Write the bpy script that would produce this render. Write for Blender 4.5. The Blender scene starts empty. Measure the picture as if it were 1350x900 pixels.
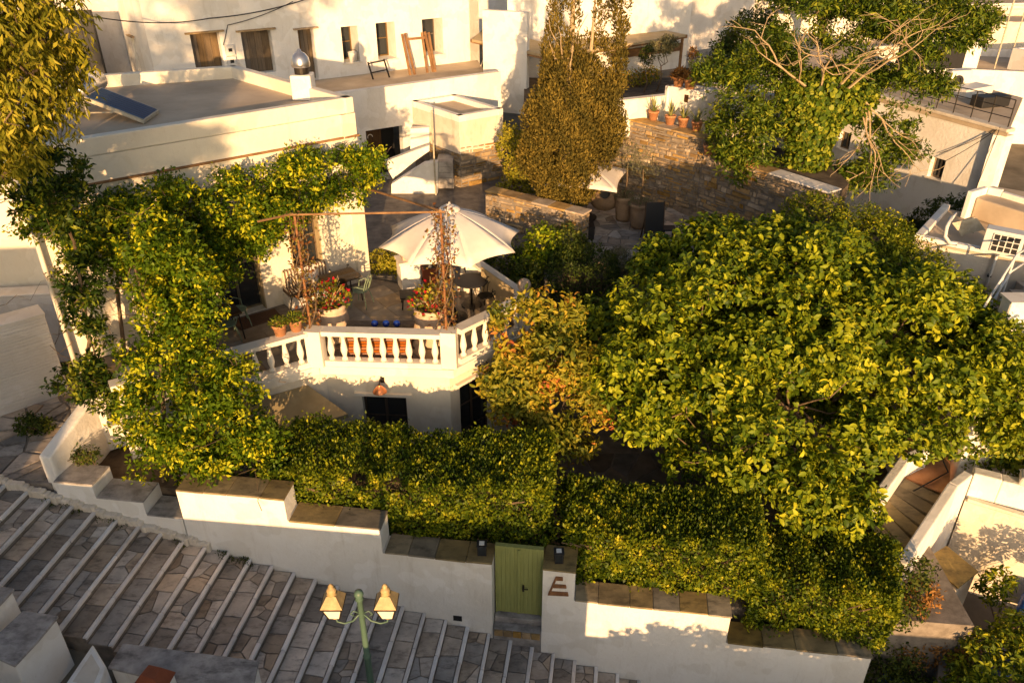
import bpy, bmesh, math, random
import numpy as np
from mathutils import Vector, Matrix, Euler

# ---------------------------------------------------------------- camera, sky, sun, exposure
scene = bpy.context.scene
CAM_H, PITCH, FPX = 13.5, 30.0, 1050.0          # camera height over the gate, degrees down, focal length in photo pixels
cam_data = bpy.data.cameras.new('camera')
cam_data.sensor_width = 36.0
cam_data.lens = 36.0 * FPX / 1350.0
cam_data.clip_start = 0.1
cam_data.clip_end = 6000.0
cam = bpy.data.objects.new('camera', cam_data)
cam.location = (0, 0, CAM_H)
cam.rotation_euler = (math.radians(90 - PITCH), 0, 0)
scene.collection.objects.link(cam)
scene.camera = cam

SUN_EL = 8.6
SUN_DX = -0.067                                   # light travels towards (SUN_DX, 1) on the ground
world = bpy.data.worlds.new('World')
scene.world = world
world.use_nodes = True
wn = world.node_tree.nodes
sky = wn.new('ShaderNodeTexSky')
sky.sky_type = 'NISHITA'
sky.sun_disc = False
sky.sun_elevation = math.radians(SUN_EL + 6)
sky.sun_rotation = math.radians(180 - 3.8)
sky.air_density = 1.0
sky.dust_density = 2.5
sky.ozone_density = 1.0
wn['Background'].inputs['Strength'].default_value = 0.072
world.node_tree.links.new(sky.outputs[0], wn['Background'].inputs[0])

sun_data = bpy.data.lights.new('sun', 'SUN')
sun_data.energy = 5.0
sun_data.angle = math.radians(0.5)
sun_data.color = (1.0, 0.60, 0.275)
sun = bpy.data.objects.new('sun', sun_data)
_d = Vector((SUN_DX, 1, -math.tan(math.radians(SUN_EL)))).normalized()
sun.rotation_euler = _d.to_track_quat('-Z', 'Y').to_euler()
sun.location = (0, -30, 40)
scene.collection.objects.link(sun)

scene.view_settings.view_transform = 'Standard'
scene.view_settings.look = 'None'
scene.view_settings.exposure = 0.76
scene.view_settings.gamma = 1.0
scene.view_settings.use_curve_mapping = False
scene.cycles.max_bounces = 7
scene.cycles.diffuse_bounces = 2
scene.cycles.transparent_max_bounces = 8

# ---------------------------------------------------------------- measuring helpers: a photo pixel and one known quantity give a point of the place
_s, _c = math.sin(math.radians(PITCH)), math.cos(math.radians(PITCH))
def _ray(px, py):
    u = (px - 675.0) / FPX; v = -(py - 450.0) / FPX
    return np.array([u, _c + v * _s, -_s + v * _c])
_C = np.array([0.0, 0.0, CAM_H])
def atz(px, py, z):
    r = _ray(px, py); return _C + r * ((z - CAM_H) / r[2])
def aty(px, py, y):
    r = _ray(px, py); return _C + r * (y / r[1])
def onplane(px, py, p, az):
    a = math.radians(az); n = np.array([-math.sin(a), math.cos(a), 0.0]); r = _ray(px, py)
    return _C + r * (((np.array([p[0], p[1], 0.0]) - _C) @ n) / (r @ n))
def height_at(p, py):
    k = -(py - 450.0) / FPX
    y = p[1]                                       # v/w = k with v = y*s + dz*c, w = y*c - dz*s
    return CAM_H + (k * y * _c - y * _s) / (_c + k * _s)

rnd = random.Random(7)
col = scene.collection

# ---------------------------------------------------------------- mesh helpers
class MB:
    def __init__(self): self.v = []; self.f = []
    def quad(self, *p):
        n = len(self.v); self.v += [tuple(q) for q in p]; self.f.append(tuple(range(n, n + len(p)))); return self
    def box(self, x0, x1, y0, y1, z0, z1):
        return self.prism([(x0, y0), (x1, y0), (x1, y1), (x0, y1)], z0, z1)
    def prism(self, poly, z0, z1, top=None):
        """poly counter-clockwise; top: optional shrunken polygon for the upper ring; z0/z1 may be lists"""
        n = len(poly); b = len(self.v); tp = top or poly
        a0 = z0 if isinstance(z0, (list, tuple)) else [z0] * n
        a1 = z1 if isinstance(z1, (list, tuple)) else [z1] * n
        self.v += [(p[0], p[1], a0[i]) for i, p in enumerate(poly)] + [(p[0], p[1], a1[i]) for i, p in enumerate(tp)]
        for i in range(n):
            j = (i + 1) % n
            self.f.append((b + i, b + j, b + n + j, b + n + i))
        self.f.append(tuple(b + n + i for i in range(n)))
        self.f.append(tuple(b + i for i in reversed(range(n))))
        return self
    def obox(self, c, ax, ay, az):
        """box from a centre and three half-axis vectors"""
        c, ax, ay, az = (Vector(q) for q in (c, ax, ay, az)); b = len(self.v)
        for k in (-1, 1):
            for (i, j) in ((-1, -1), (1, -1), (1, 1), (-1, 1)):
                self.v.append(tuple(c + ax * i + ay * j + az * k))
        flip = ax.cross(ay).dot(az) < 0
        for q in ((0, 3, 2, 1), (4, 5, 6, 7), (0, 1, 5, 4), (1, 2, 6, 5), (2, 3, 7, 6), (3, 0, 4, 7)):
            q = tuple(b + t for t in q)
            self.f.append(tuple(reversed(q)) if flip else q)
        return self
    def bar(self, p, q, w, h=None, up=(0, 0, 1)):
        p, q = Vector(p), Vector(q); d = (q - p); L = d.length; d.normalize(); u = Vector(up)
        if abs(d.dot(u)) > .99: u = Vector((0, 1, 0))
        s = d.cross(u).normalized(); t = s.cross(d)
        return self.obox((p + q) / 2, d * (L / 2), s * (w / 2), t * ((h or w) / 2))
    def tube(self, pts, r, seg=8, cap=True):
        pts = [Vector(p) for p in pts]; n = len(pts)
        rs = r if isinstance(r, (list, tuple)) else [r] * n
        b = len(self.v); ref = None
        for i, p in enumerate(pts):
            d = (pts[min(i + 1, n - 1)] - pts[max(i - 1, 0)]).normalized()
            if ref is None:
                ref = Vector((0, 0, 1)) if abs(d.z) < .9 else Vector((1, 0, 0))
            s = d.cross(ref).normalized(); t = s.cross(d).normalized(); ref = t
            for k in range(seg):
                a = 2 * math.pi * k / seg
                self.v.append(tuple(p + (s * math.cos(a) + t * math.sin(a)) * rs[i]))
        for i in range(n - 1):
            for k in range(seg):
                k2 = (k + 1) % seg
                self.f.append((b + i * seg + k, b + i * seg + k2, b + (i + 1) * seg + k2, b + (i + 1) * seg + k))
        if cap:
            self.f.append(tuple(b + k for k in reversed(range(seg))))
            self.f.append(tuple(b + (n - 1) * seg + k for k in range(seg)))
        return self
    def lathe(self, prof, c=(0, 0, 0), seg=16, cap=True):
        """prof: (radius, z) from bottom to top"""
        b = len(self.v); n = len(prof)
        for (r, z) in prof:
            for k in range(seg):
                a = 2 * math.pi * k / seg
                self.v.append((c[0] + r * math.cos(a), c[1] + r * math.sin(a), c[2] + z))
        for i in range(n - 1):
            for k in range(seg):
                k2 = (k + 1) % seg
                self.f.append((b + i * seg + k, b + i * seg + k2, b + (i + 1) * seg + k2, b + (i + 1) * seg + k))
        if cap:
            self.f.append(tuple(b + k for k in reversed(range(seg))))
            self.f.append(tuple(b + (n - 1) * seg + k for k in range(seg)))
        return self
    def mesh(self, name):
        m = bpy.data.meshes.new(name); m.from_pydata(self.v, [], self.f); m.update(); return m

def tag(o, label=None, cat=None, group=None, kind=None):
    if label: o['label'] = label
    if cat: o['category'] = cat
    if group: o['group'] = group
    if kind: o['kind'] = kind
    return o
def link(o, parent=None):
    col.objects.link(o)
    if parent is not None:
        o.parent = parent
        if parent.type == 'EMPTY' and not parent.get('_local'):
            o.matrix_parent_inverse = Matrix.Translation(parent.location).inverted()
    return o
def add(name, mb, mat, parent=None, label=None, cat=None, group=None, kind=None, smooth=False, bevel=0, seg=2):
    m = mb.mesh(name) if isinstance(mb, MB) else mb
    if not len(m.materials): m.materials.append(mat)
    if smooth: m.polygons.foreach_set('use_smooth', [True] * len(m.polygons))
    o = bpy.data.objects.new(name, m)
    link(o, parent); tag(o, label, cat, group, kind)
    if bevel:
        b = o.modifiers.new('bevel', 'BEVEL'); b.width = bevel; b.segments = seg; b.limit_method = 'ANGLE'; b.angle_limit = math.radians(40)
    return o
def thing(name, label, cat, loc=(0, 0, 0), group=None, local=False):
    o = bpy.data.objects.new(name, None); o.location = loc; o.empty_display_size = .2
    col.objects.link(o); tag(o, label, cat, group)
    if local: o['_local'] = 1
    return o
def children(o): return [c for c in bpy.data.objects if c.parent == o]
def copy_tree(o, parent=None):
    c = o.copy(); col.objects.link(c); c.parent = parent
    for ch in children(o): copy_tree(ch, c)
    return c
def strip_local():
    for o in bpy.data.objects:
        if '_local' in o: del o['_local']

# ---------------------------------------------------------------- materials
def new_mat(name):
    m = bpy.data.materials.new(name); m.use_nodes = True
    nt = m.node_tree
    return m, nt, nt.nodes['Principled BSDF'], nt.nodes['Material Output']
def L(nt, a, b): nt.links.new(a, b)
def noise(nt, scale, detail=4, rough=.6, coord='Object', vec=None, stretch=None):
    t = nt.nodes.new('ShaderNodeTexCoord')
    n = nt.nodes.new('ShaderNodeTexNoise'); n.inputs['Scale'].default_value = scale
    n.inputs['Detail'].default_value = detail; n.inputs['Roughness'].default_value = rough
    if stretch:
        mp = nt.nodes.new('ShaderNodeMapping'); mp.inputs['Scale'].default_value = stretch
        L(nt, t.outputs[coord], mp.inputs[0]); L(nt, mp.outputs[0], n.inputs['Vector'])
    else: L(nt, t.outputs[coord], n.inputs['Vector'])
    return n
def ramp(nt, fac, stops):
    r = nt.nodes.new('ShaderNodeValToRGB'); e = r.color_ramp.elements
    while len(e) < len(stops): e.new(.5)
    for i, (p, c) in enumerate(stops):
        e[i].position = p; e[i].color = (c[0], c[1], c[2], 1)
    L(nt, fac, r.inputs[0]); return r
def bump(nt, bsdf, height, strength, dist=.02):
    b = nt.nodes.new('ShaderNodeBump'); b.inputs['Strength'].default_value = strength; b.inputs['Distance'].default_value = dist
    L(nt, height, b.inputs['Height']); L(nt, b.outputs[0], bsdf.inputs['Normal']); return b
def mat_noise(name, c0, c1, scale=3, rough=.85, bstr=.25, bscale=None, bdist=.02, detail=5, lo=.35, hi=.7, metal=0, stretch=None, coord='Object', rand=0.0, spec=.3, speck=0):
    m, nt, b, out = new_mat(name)
    n = noise(nt, scale, detail, .62, coord, stretch=stretch)
    r = ramp(nt, n.outputs['Fac'], [(lo, c0), (hi, c1)])
    src = r.outputs[0]
    if speck:
        n4 = noise(nt, speck, 9, .7, coord, stretch=(1, 2.2, 1)); r4 = ramp(nt, n4.outputs['Fac'], [(.50, (0, 0, 0)), (.68, (.75, .75, .75))])
        mx = nt.nodes.new('ShaderNodeMixRGB'); mx.inputs[2].default_value = (c0[0] * .35, c0[1] * .35, c0[2] * .36, 1); L(nt, r4.outputs[0], mx.inputs[0]); L(nt, src, mx.inputs[1]); src = mx.outputs[0]
    if rand:
        oi = nt.nodes.new('ShaderNodeObjectInfo')
        hsv = nt.nodes.new('ShaderNodeHueSaturation')
        mr = nt.nodes.new('ShaderNodeMapRange'); mr.inputs['To Min'].default_value = 1 - rand; mr.inputs['To Max'].default_value = 1 + rand
        L(nt, oi.outputs['Random'], mr.inputs['Value']); L(nt, mr.outputs[0], hsv.inputs['Value'])
        mu = nt.nodes.new('ShaderNodeMath'); mu.operation = 'MULTIPLY'; mu.inputs[1].default_value = 7.31
        fr = nt.nodes.new('ShaderNodeMath'); fr.operation = 'FRACT'
        L(nt, oi.outputs['Random'], mu.inputs[0]); L(nt, mu.outputs[0], fr.inputs[0])
        mr2 = nt.nodes.new('ShaderNodeMapRange'); mr2.inputs['To Min'].default_value = .55; mr2.inputs['To Max'].default_value = 1.45
        L(nt, fr.outputs[0], mr2.inputs['Value']); L(nt, mr2.outputs[0], hsv.inputs['Saturation'])
        L(nt, src, hsv.inputs['Color']); src = hsv.outputs[0]
    L(nt, src, b.inputs['Base Color'])
    b.inputs['Roughness'].default_value = rough; b.inputs['Metallic'].default_value = metal
    b.inputs['Specular IOR Level'].default_value = spec
    if bstr:
        n2 = noise(nt, bscale or scale * 6, 5, .65, coord, stretch=stretch)
        bump(nt, b, n2.outputs['Fac'], bstr, bdist)
    return m
def mat_plaster(name, base, stain, streak, amount=.5, bstr=.35):
    """limewashed render: broad tone, blotches, drips running down, trowel relief"""
    m, nt, b, out = new_mat(name)
    n1 = noise(nt, .9, 6, .65); n2 = noise(nt, 2.2, 6, .7, stretch=(1.6, 1.6, .22))
    r1 = ramp(nt, n1.outputs['Fac'], [(.42, base), (.78, stain)])
    r2 = ramp(nt, n2.outputs['Fac'], [(.56, (0, 0, 0)), (.80, (amount,) * 3)])
    mx = nt.nodes.new('ShaderNodeMixRGB'); mx.inputs[2].default_value = (*streak, 1)
    L(nt, r2.outputs[0], mx.inputs[0]); L(nt, r1.outputs[0], mx.inputs[1])
    n5 = noise(nt, .55, 3, .75); r5 = ramp(nt, n5.outputs['Fac'], [(.515, (1, 1, 1)), (.53, (.93, .92, .90))])          # edges of older coats
    n6 = noise(nt, 14, 8, .8); r6 = ramp(nt, n6.outputs['Fac'], [(.30, (.80, .77, .72)), (.42, (1, 1, 1))])              # small chips and specks of dirt
    m5 = nt.nodes.new('ShaderNodeMixRGB'); m5.blend_type = 'MULTIPLY'; m5.inputs[0].default_value = 1
    m6 = nt.nodes.new('ShaderNodeMixRGB'); m6.blend_type = 'MULTIPLY'; m6.inputs[0].default_value = .8
    L(nt, mx.outputs[0], m5.inputs[1]); L(nt, r5.outputs[0], m5.inputs[2]); L(nt, m5.outputs[0], m6.inputs[1]); L(nt, r6.outputs[0], m6.inputs[2])
    L(nt, m6.outputs[0], b.inputs['Base Color'])
    b.inputs['Roughness'].default_value = .9; b.inputs['Specular IOR Level'].default_value = .15
    n3 = noise(nt, 9, 6, .6); bump(nt, b, n3.outputs['Fac'], bstr, .03)
    return m
def mat_leaf(name, stops, trans=.35, rough=.45, spec=.4, tcol=None):
    """per-leaf tint, glossy upper side, light passing through"""
    m, nt, b, out = new_mat(name)
    a = nt.nodes.new('ShaderNodeAttribute'); a.attribute_name = 'tint'
    r = ramp(nt, a.outputs['Fac'], stops)
    L(nt, r.outputs[0], b.inputs['Base Color'])
    b.inputs['Roughness'].default_value = max(rough, .5); b.inputs['Specular IOR Level'].default_value = spec * .4; trans *= .5
    t = nt.nodes.new('ShaderNodeBsdfTranslucent')
    g = nt.nodes.new('ShaderNodeHueSaturation'); g.inputs['Saturation'].default_value = 1.15; g.inputs['Value'].default_value = 1.35
    L(nt, r.outputs[0], g.inputs['Color']); L(nt, g.outputs[0], t.inputs[0])
    mx = nt.nodes.new('ShaderNodeMixShader'); mx.inputs[0].default_value = trans
    L(nt, b.outputs[0], mx.inputs[1]); L(nt, t.outputs[0], mx.inputs[2]); L(nt, mx.outputs[0], out.inputs['Surface'])
    return m
def mat_plain(name, c, rough=.6, metal=0, spec=.4, var=.12):
    d = tuple(x * (1 - var) for x in c)
    return mat_noise(name, d, c, scale=8, rough=rough, bstr=.08, metal=metal, spec=spec)
def mat_glass(name, c=(.02, .025, .03)):
    m, nt, b, out = new_mat(name)
    b.inputs['Base Color'].default_value = (*c, 1); b.inputs['Roughness'].default_value = .06; b.inputs['Specular IOR Level'].default_value = .6
    return m
def mat_planks(name, c0, c1, axis='Z', scale=6):
    st = {'Z': (14, 14, .8), 'X': (.8, 14, 14), 'Y': (14, .8, 14)}[axis]
    return mat_noise(name, c0, c1, scale=scale / 4, rough=.65, bstr=.3, stretch=st, lo=.3, hi=.72, rand=.15)

M = {}
M['plaster'] = mat_plaster('plaster', (.87, .85, .81), (.78, .74, .67), (.50, .44, .35), .5, .5)
M['plaster_house'] = mat_plaster('plaster_house', (.83, .77, .65), (.76, .68, .55), (.55, .46, .34), .35)
M['plaster_old'] = mat_plaster('plaster_old', (.72, .66, .57), (.58, .50, .39), (.36, .28, .19), .75, .6)
M['plaster_trim'] = mat_plaster('plaster_trim', (.82, .77, .68), (.76, .70, .60), (.6, .52, .42), .2, .15)
M['paint_cool'] = mat_plaster('paint_cool', (.70, .68, .66), (.60, .57, .54), (.45, .42, .38), .5, .7)
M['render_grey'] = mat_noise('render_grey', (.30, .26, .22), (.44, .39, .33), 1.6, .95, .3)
M['roof_screed'] = mat_noise('roof_screed', (.44, .35, .25), (.62, .51, .38), .8, .95, .2, detail=8)
M['flag'] = mat_noise('flag', (.26, .22, .185), (.55, .47, .39), 2.4, .7, .35, 14, .012, detail=8, lo=.25, hi=.75, rand=.42, speck=3.2)
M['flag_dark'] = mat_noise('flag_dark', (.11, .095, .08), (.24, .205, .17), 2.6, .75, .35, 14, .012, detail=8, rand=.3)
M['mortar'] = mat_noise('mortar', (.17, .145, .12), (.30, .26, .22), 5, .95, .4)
M['marble'] = mat_noise('marble', (.58, .55, .52), (.78, .74, .71), 2.5, .5, .2, 20, .008, detail=8, lo=.3, hi=.6, rand=.12)
M['marble_dark'] = mat_noise('marble_dark', (.20, .185, .175), (.46, .43, .41), 3.2, .5, .25, 20, .01, detail=10, lo=.32, hi=.66, speck=2.1)
M['slate'] = mat_noise('slate', (.13, .10, .055), (.36, .28, .15), 1.7, .6, .5, 10, .015, detail=9, lo=.28, hi=.75, rand=.22, spec=.5, speck=2.5)
M['stone'] = mat_noise('stone', (.24, .165, .09), (.50, .37, .22), 3, .9, .7, 12, .02, detail=8, rand=.32)
M['earth'] = mat_noise('earth', (.07, .05, .035), (.17, .13, .09), 2.5, .97, .6)
M['ground'] = mat_noise('ground', (.12, .10, .07), (.26, .22, .16), .6, .97, .4)
M['terracotta'] = mat_noise('terracotta', (.42, .19, .09), (.56, .29, .15), 4, .8, .25)
M['pot_pale'] = mat_noise('pot_pale', (.50, .36, .25), (.66, .52, .39), 3, .85, .3)
M['pot_brown'] = mat_noise('pot_brown', (.22, .145, .09), (.36, .25, .16), 3, .85, .3)
M['rust_paint'] = mat_noise('rust_paint', (.20, .055, .025), (.28, .08, .035), 3, .6, .2)
M['wood_dark'] = mat_planks('wood_dark', (.035, .022, .013), (.09, .055, .03))
M['wood_red'] = mat_planks('wood_red', (.22, .075, .03), (.36, .14, .055), 'X')
M['wood_beam'] = mat_noise('wood_beam', (.19, .10, .045), (.33, .19, .085), 4, .75, .4)
M['wood_grey'] = mat_planks('wood_grey', (.20, .14, .085), (.34, .25, .16))
M['wood_frame'] = mat_planks('wood_frame', (.10, .07, .04), (.19, .135, .08))
M['door_olive'] = mat_noise('door_olive', (.11, .095, .06), (.17, .15, .10), 5, .55, .15)
M['gate_green'] = mat_noise('gate_green', (.24, .26, .085), (.31, .33, .12), 3, .5, .2, stretch=(8, 8, .7))
M['iron'] = mat_noise('iron', (.018, .016, .015), (.045, .038, .032), 8, .5, .2, metal=.4)
M['iron_pale'] = mat_noise('iron_pale', (.42, .36, .26), (.6, .54, .42), 8, .55, .2)
M['steel'] = mat_noise('steel', (.5, .5, .5), (.68, .68, .68), 4, .28, .1, metal=.9)
M['copper'] = mat_noise('copper', (.50, .19, .08), (.66, .28, .13), 6, .4, .15, metal=.7)
M['rust'] = mat_noise('rust', (.18, .08, .035), (.33, .16, .07), 12, .8, .4)
M['glass'] = mat_glass('glass')
M['panel_sky_blue'] = mat_plain('panel_sky_blue', (.05, .10, .19), .6, 0, .12)  # blue of the reflected sky put into the matte base colour
M['blue_glass'] = mat_glass('blue_glass', (.01, .04, .28))
M['fabric_white'] = mat_noise('fabric_white', (.70, .64, .58), (.78, .72, .66), 3, .9, .12, 60, .004)
M['canvas_olive'] = mat_noise('canvas_olive', (.27, .22, .12), (.35, .29, .17), 3, .9, .15)
M['fabric_tan'] = mat_noise('fabric_tan', (.42, .33, .19), (.50, .40, .25), 3, .9, .15)
M['metal_green'] = mat_plain('metal_green', (.22, .30, .20), .45)
M['lamp_green'] = mat_plain('lamp_green', (.085, .15, .115), .45)
M['tile_warm'] = mat_noise('tile_warm', (.24, .185, .13), (.42, .34, .25), 1.6, .55, .25, 14, .01, detail=8, rand=.14, spec=.5)
M['lantern_pane'] = mat_noise('lantern_pane', (.72, .66, .54), (.84, .78, .66), 6, .5, .08)
M['lantern_paint'] = mat_noise('lantern_paint', (.34, .24, .11), (.52, .38, .19), 9, .45, .2)
M['plastic_white'] = mat_plain('plastic_white', (.72, .72, .70), .5)
M['blue_plastic'] = mat_plain('blue_plastic', (.02, .09, .42), .4)
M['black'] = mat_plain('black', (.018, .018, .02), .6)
M['mat_brown'] = mat_noise('mat_brown', (.10, .055, .03), (.15, .085, .05), 30, .95, .5)
M['bark'] = mat_noise('bark', (.11, .075, .045), (.24, .17, .105), 5, .95, .8, stretch=(3, 3, .6))
M['bark_pale'] = mat_noise('bark_pale', (.34, .25, .14), (.52, .40, .25), 5, .9, .6, stretch=(3, 3, .6))
M['twig'] = mat_noise('twig', (.045, .034, .02), (.10, .075, .045), 6, .95, .6)  # dark twig brown for the hedge cores that stand in for inner shade
M['leaf_big'] = mat_leaf('leaf_big', [(0, (.025, .055, .004)), (.35, (.10, .15, .007)), (.7, (.28, .315, .013)), (1, (.50, .48, .025))], .3, .38, .5)
M['leaf_hedge'] = mat_leaf('leaf_hedge', [(0, (.018, .04, .004)), (.4, (.08, .12, .006)), (.75, (.26, .285, .012)), (1, (.48, .42, .025))], .3, .42, .45)
M['leaf_vine'] = mat_leaf('leaf_vine', [(0, (.022, .055, .004)), (.4, (.10, .165, .007)), (.72, (.27, .325, .012)), (1, (.52, .50, .02))], .4, .5, .35)
M['leaf_ivy'] = mat_leaf('leaf_ivy', [(0, (.02, .045, .006)), (.45, (.085, .135, .010)), (1, (.36, .36, .03))], .3, .4, .45)
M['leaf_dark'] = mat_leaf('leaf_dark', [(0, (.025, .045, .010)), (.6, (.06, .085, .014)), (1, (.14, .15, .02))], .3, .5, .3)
M['leaf_cypress'] = mat_leaf('leaf_cypress', [(0, (.05, .048, .014)), (.5, (.125, .10, .022)), (1, (.27, .195, .04))], .25, .7, .15)
M['leaf_pepper'] = mat_leaf('leaf_pepper', [(0, (.08, .10, .010)), (.5, (.25, .24, .018)), (1, (.52, .43, .05))], .4, .55, .3)
M['leaf_photinia'] = mat_leaf('leaf_photinia', [(0, (.06, .09, .010)), (.5, (.24, .23, .02)), (.74, (.44, .33, .03)), (.9, (.50, .22, .04)), (1, (.40, .10, .04))], .38, .38, .5)
M['leaf_aloe'] = mat_leaf('leaf_aloe', [(0, (.13, .16, .05)), (1, (.30, .29, .10))], .12, .5, .3)
M['leaf_red'] = mat_leaf('leaf_red', [(0, (.12, .04, .02)), (.5, (.20, .10, .035)), (1, (.26, .22, .05))], .35, .6, .2)
M['petal_red'] = mat_leaf('petal_red', [(0, (.40, .012, .02)), (1, (.62, .03, .05))], .35, .6, .2)
M['leaf_olive'] = mat_leaf('leaf_olive', [(0, (.09, .10, .05)), (1, (.22, .21, .11))], .25, .6, .2)
M['leaf_dry'] = mat_leaf('leaf_dry', [(0, (.24, .11, .03)), (1, (.42, .22, .07))], .25, .8, .1)

# ---------------------------------------------------------------- foliage helpers (numpy)
def leaf_mesh(name, P, D, length, width, mat, fold=True, seed=1, curl=.25, tint=None, jit=.35, face=None):
    """one mesh of many leaves: P roots, D axis directions"""
    rg = np.random.default_rng(seed); N = len(P)
    D = D / np.maximum(np.linalg.norm(D, axis=1, keepdims=True), 1e-6)
    U = rg.normal(size=(N, 3)) * .55 + (np.array([0, 0, 1.0]) if face is None else face * .9 + np.array([0, 0, .45]))
    S = np.cross(D, U); S /= np.maximum(np.linalg.norm(S, axis=1, keepdims=True), 1e-6)
    T = np.cross(S, D)
    ln = (length * (1 + jit * (rg.random(N) * 2 - 1)))[:, None]; wd = ln * (width / length) * (.85 + .3 * rg.random(N))[:, None]
    if fold:                                         # six-point oval leaf folded along its midrib
        rel = [(0, 0, 0), (.22, .36, .08), (.55, .5, .09), (.85, .30, .0), (1, 0, -curl), (.85, -.30, .0), (.55, -.5, .09), (.22, -.36, .08), (.5, 0, 0)]
        faces = np.array([[k_, 8, (k_ + 1) % 8] for k_ in range(8)])
    else:
        rel = [(0, 0, 0), (.5, .5, .06), (1, 0, -curl * .6), (.5, -.5, .06)]
        faces = np.array([[0, 1, 2, 3]])
    k = len(rel); V = np.zeros((N, k, 3))
    for i, (a, b, c) in enumerate(rel):
        V[:, i] = P + D * ln * a + S * wd * b + T * ln * c
    nf, fs = faces.shape
    idx = (faces[None] + (np.arange(N) * k)[:, None, None]).reshape(-1)
    m = bpy.data.meshes.new(name)
    m.vertices.add(N * k); m.vertices.foreach_set('co', V.reshape(-1))
    m.loops.add(len(idx)); m.loops.foreach_set('vertex_index', idx.astype(np.int32))
    m.polygons.add(N * nf)
    m.polygons.foreach_set('loop_start', (np.arange(N * nf) * fs).astype(np.int32))
    m.polygons.foreach_set('loop_total', np.full(N * nf, fs, np.int32))
    m.update(calc_edges=True)
    tv = rg.random(N) if tint is None else np.clip(tint, 0, 1)
    at = m.attributes.new('tint', 'FLOAT', 'FACE')
    at.data.foreach_set('value', np.repeat(tv, nf).astype(np.float32))
    m.materials.append(mat)
    return m
def blob_points(blobs, n, rg, shell=.35, down=.35):
    """points in the outer shell of a union of ellipsoids (cx,cy,cz,rx,ry,rz); points deep inside another blob are dropped"""
    B = np.array(blobs, float); w = (B[:, 3] * B[:, 4] + B[:, 4] * B[:, 5] + B[:, 3] * B[:, 5]); w /= w.sum()
    out_p, out_n = [], []
    got = 0
    while got < n:
        k = rg.choice(len(B), size=n, p=w); d = rg.normal(size=(n, 3)); d /= np.linalg.norm(d, axis=1, keepdims=True)
        keep = (d[:, 2] > -down) | (rg.random(n) < .35)
        r = 1 - shell * rg.random(n) ** 1.6
        p = B[k, :3] + d * B[k, 3:] * r[:, None]
        q = (p[:, None, :] - B[None, :, :3]) / B[None, :, 3:]
        inside = ((q ** 2).sum(2) < (1 - shell) ** 2).any(1)
        keep &= ~inside
        nn = d / B[k, 3:]; nn /= np.linalg.norm(nn, axis=1, keepdims=True)
        out_p.append(p[keep]); out_n.append(nn[keep]); got += keep.sum()
    return np.concatenate(out_p)[:n], np.concatenate(out_n)[:n]
def inset(poly, d):
    out = list(poly); n = len(poly)
    for i in range(n):
        a, b2 = poly[i], poly[(i + 1) % n]; l = math.hypot(b2[0] - a[0], b2[1] - a[1]); nx, ny = (b2[1] - a[1]) / l, -(b2[0] - a[0]) / l
        out = clip(out, nx, ny, nx * a[0] + ny * a[1] - d)
    return out
def sub_blobs(blobs, n, r, rg, rz=None, lo=.78, hi=1.0, down=.5):
    B = np.array(blobs, float); w = B[:, 3] * B[:, 4] + B[:, 4] * B[:, 5] + B[:, 3] * B[:, 5]; w /= w.sum(); out = []
    while len(out) < n:
        k = rg.choice(len(B), p=w); d = rg.normal(size=3); d /= np.linalg.norm(d)
        if d[2] < -down and rg.random() > .3: continue
        p = B[k, :3] + d * B[k, 3:] * rg.uniform(lo, hi)
        if ((((p - B[:, :3]) / B[:, 3:]) ** 2).sum(1) < .55).any(): continue
        s = r * rg.uniform(.6, 1.35); out.append((*p, s, s, (rz or r * .75) * rg.uniform(.7, 1.3)))
    return out
def clump_leaves(P, Nn, per, spread, rg, out=.6, upw=.35):
    """rosettes: each twig tip carries several leaves that radiate around its direction"""
    n = len(P); ax = Nn * out + rg.normal(size=(n, 3)) * .35 + np.array([0, 0, upw])
    ax /= np.linalg.norm(ax, axis=1, keepdims=True)
    i = np.repeat(np.arange(n), per)
    r = rg.normal(size=(len(i), 3)); r -= (r * ax[i]).sum(1, keepdims=True) * ax[i]; r /= np.maximum(np.linalg.norm(r, axis=1, keepdims=True), 1e-6)
    along = (rg.random(len(i)) - .75)[:, None]
    pos = P[i] + ax[i] * along * spread * 1.6 + r * spread * .12
    return pos, ax[i] * .55 + r * .9 + np.array([0, 0, -.12]), i
def branches(mb, base, tips, r0, rg, seg=6, wob=.15, sag=0.0):
    for t in tips:
        b = Vector(base); t = Vector(t); pts = []
        for i in range(6):
            f = i / 5
            p = b.lerp(t, f) + Vector(rg.normal(size=3) * wob * math.sin(f * 3.14)); p.z += sag * math.sin(f * 3.14)
            pts.append(p)
        mb.tube(pts, [r0 * (1 - .8 * i / 5) for i in range(6)], seg)
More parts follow.
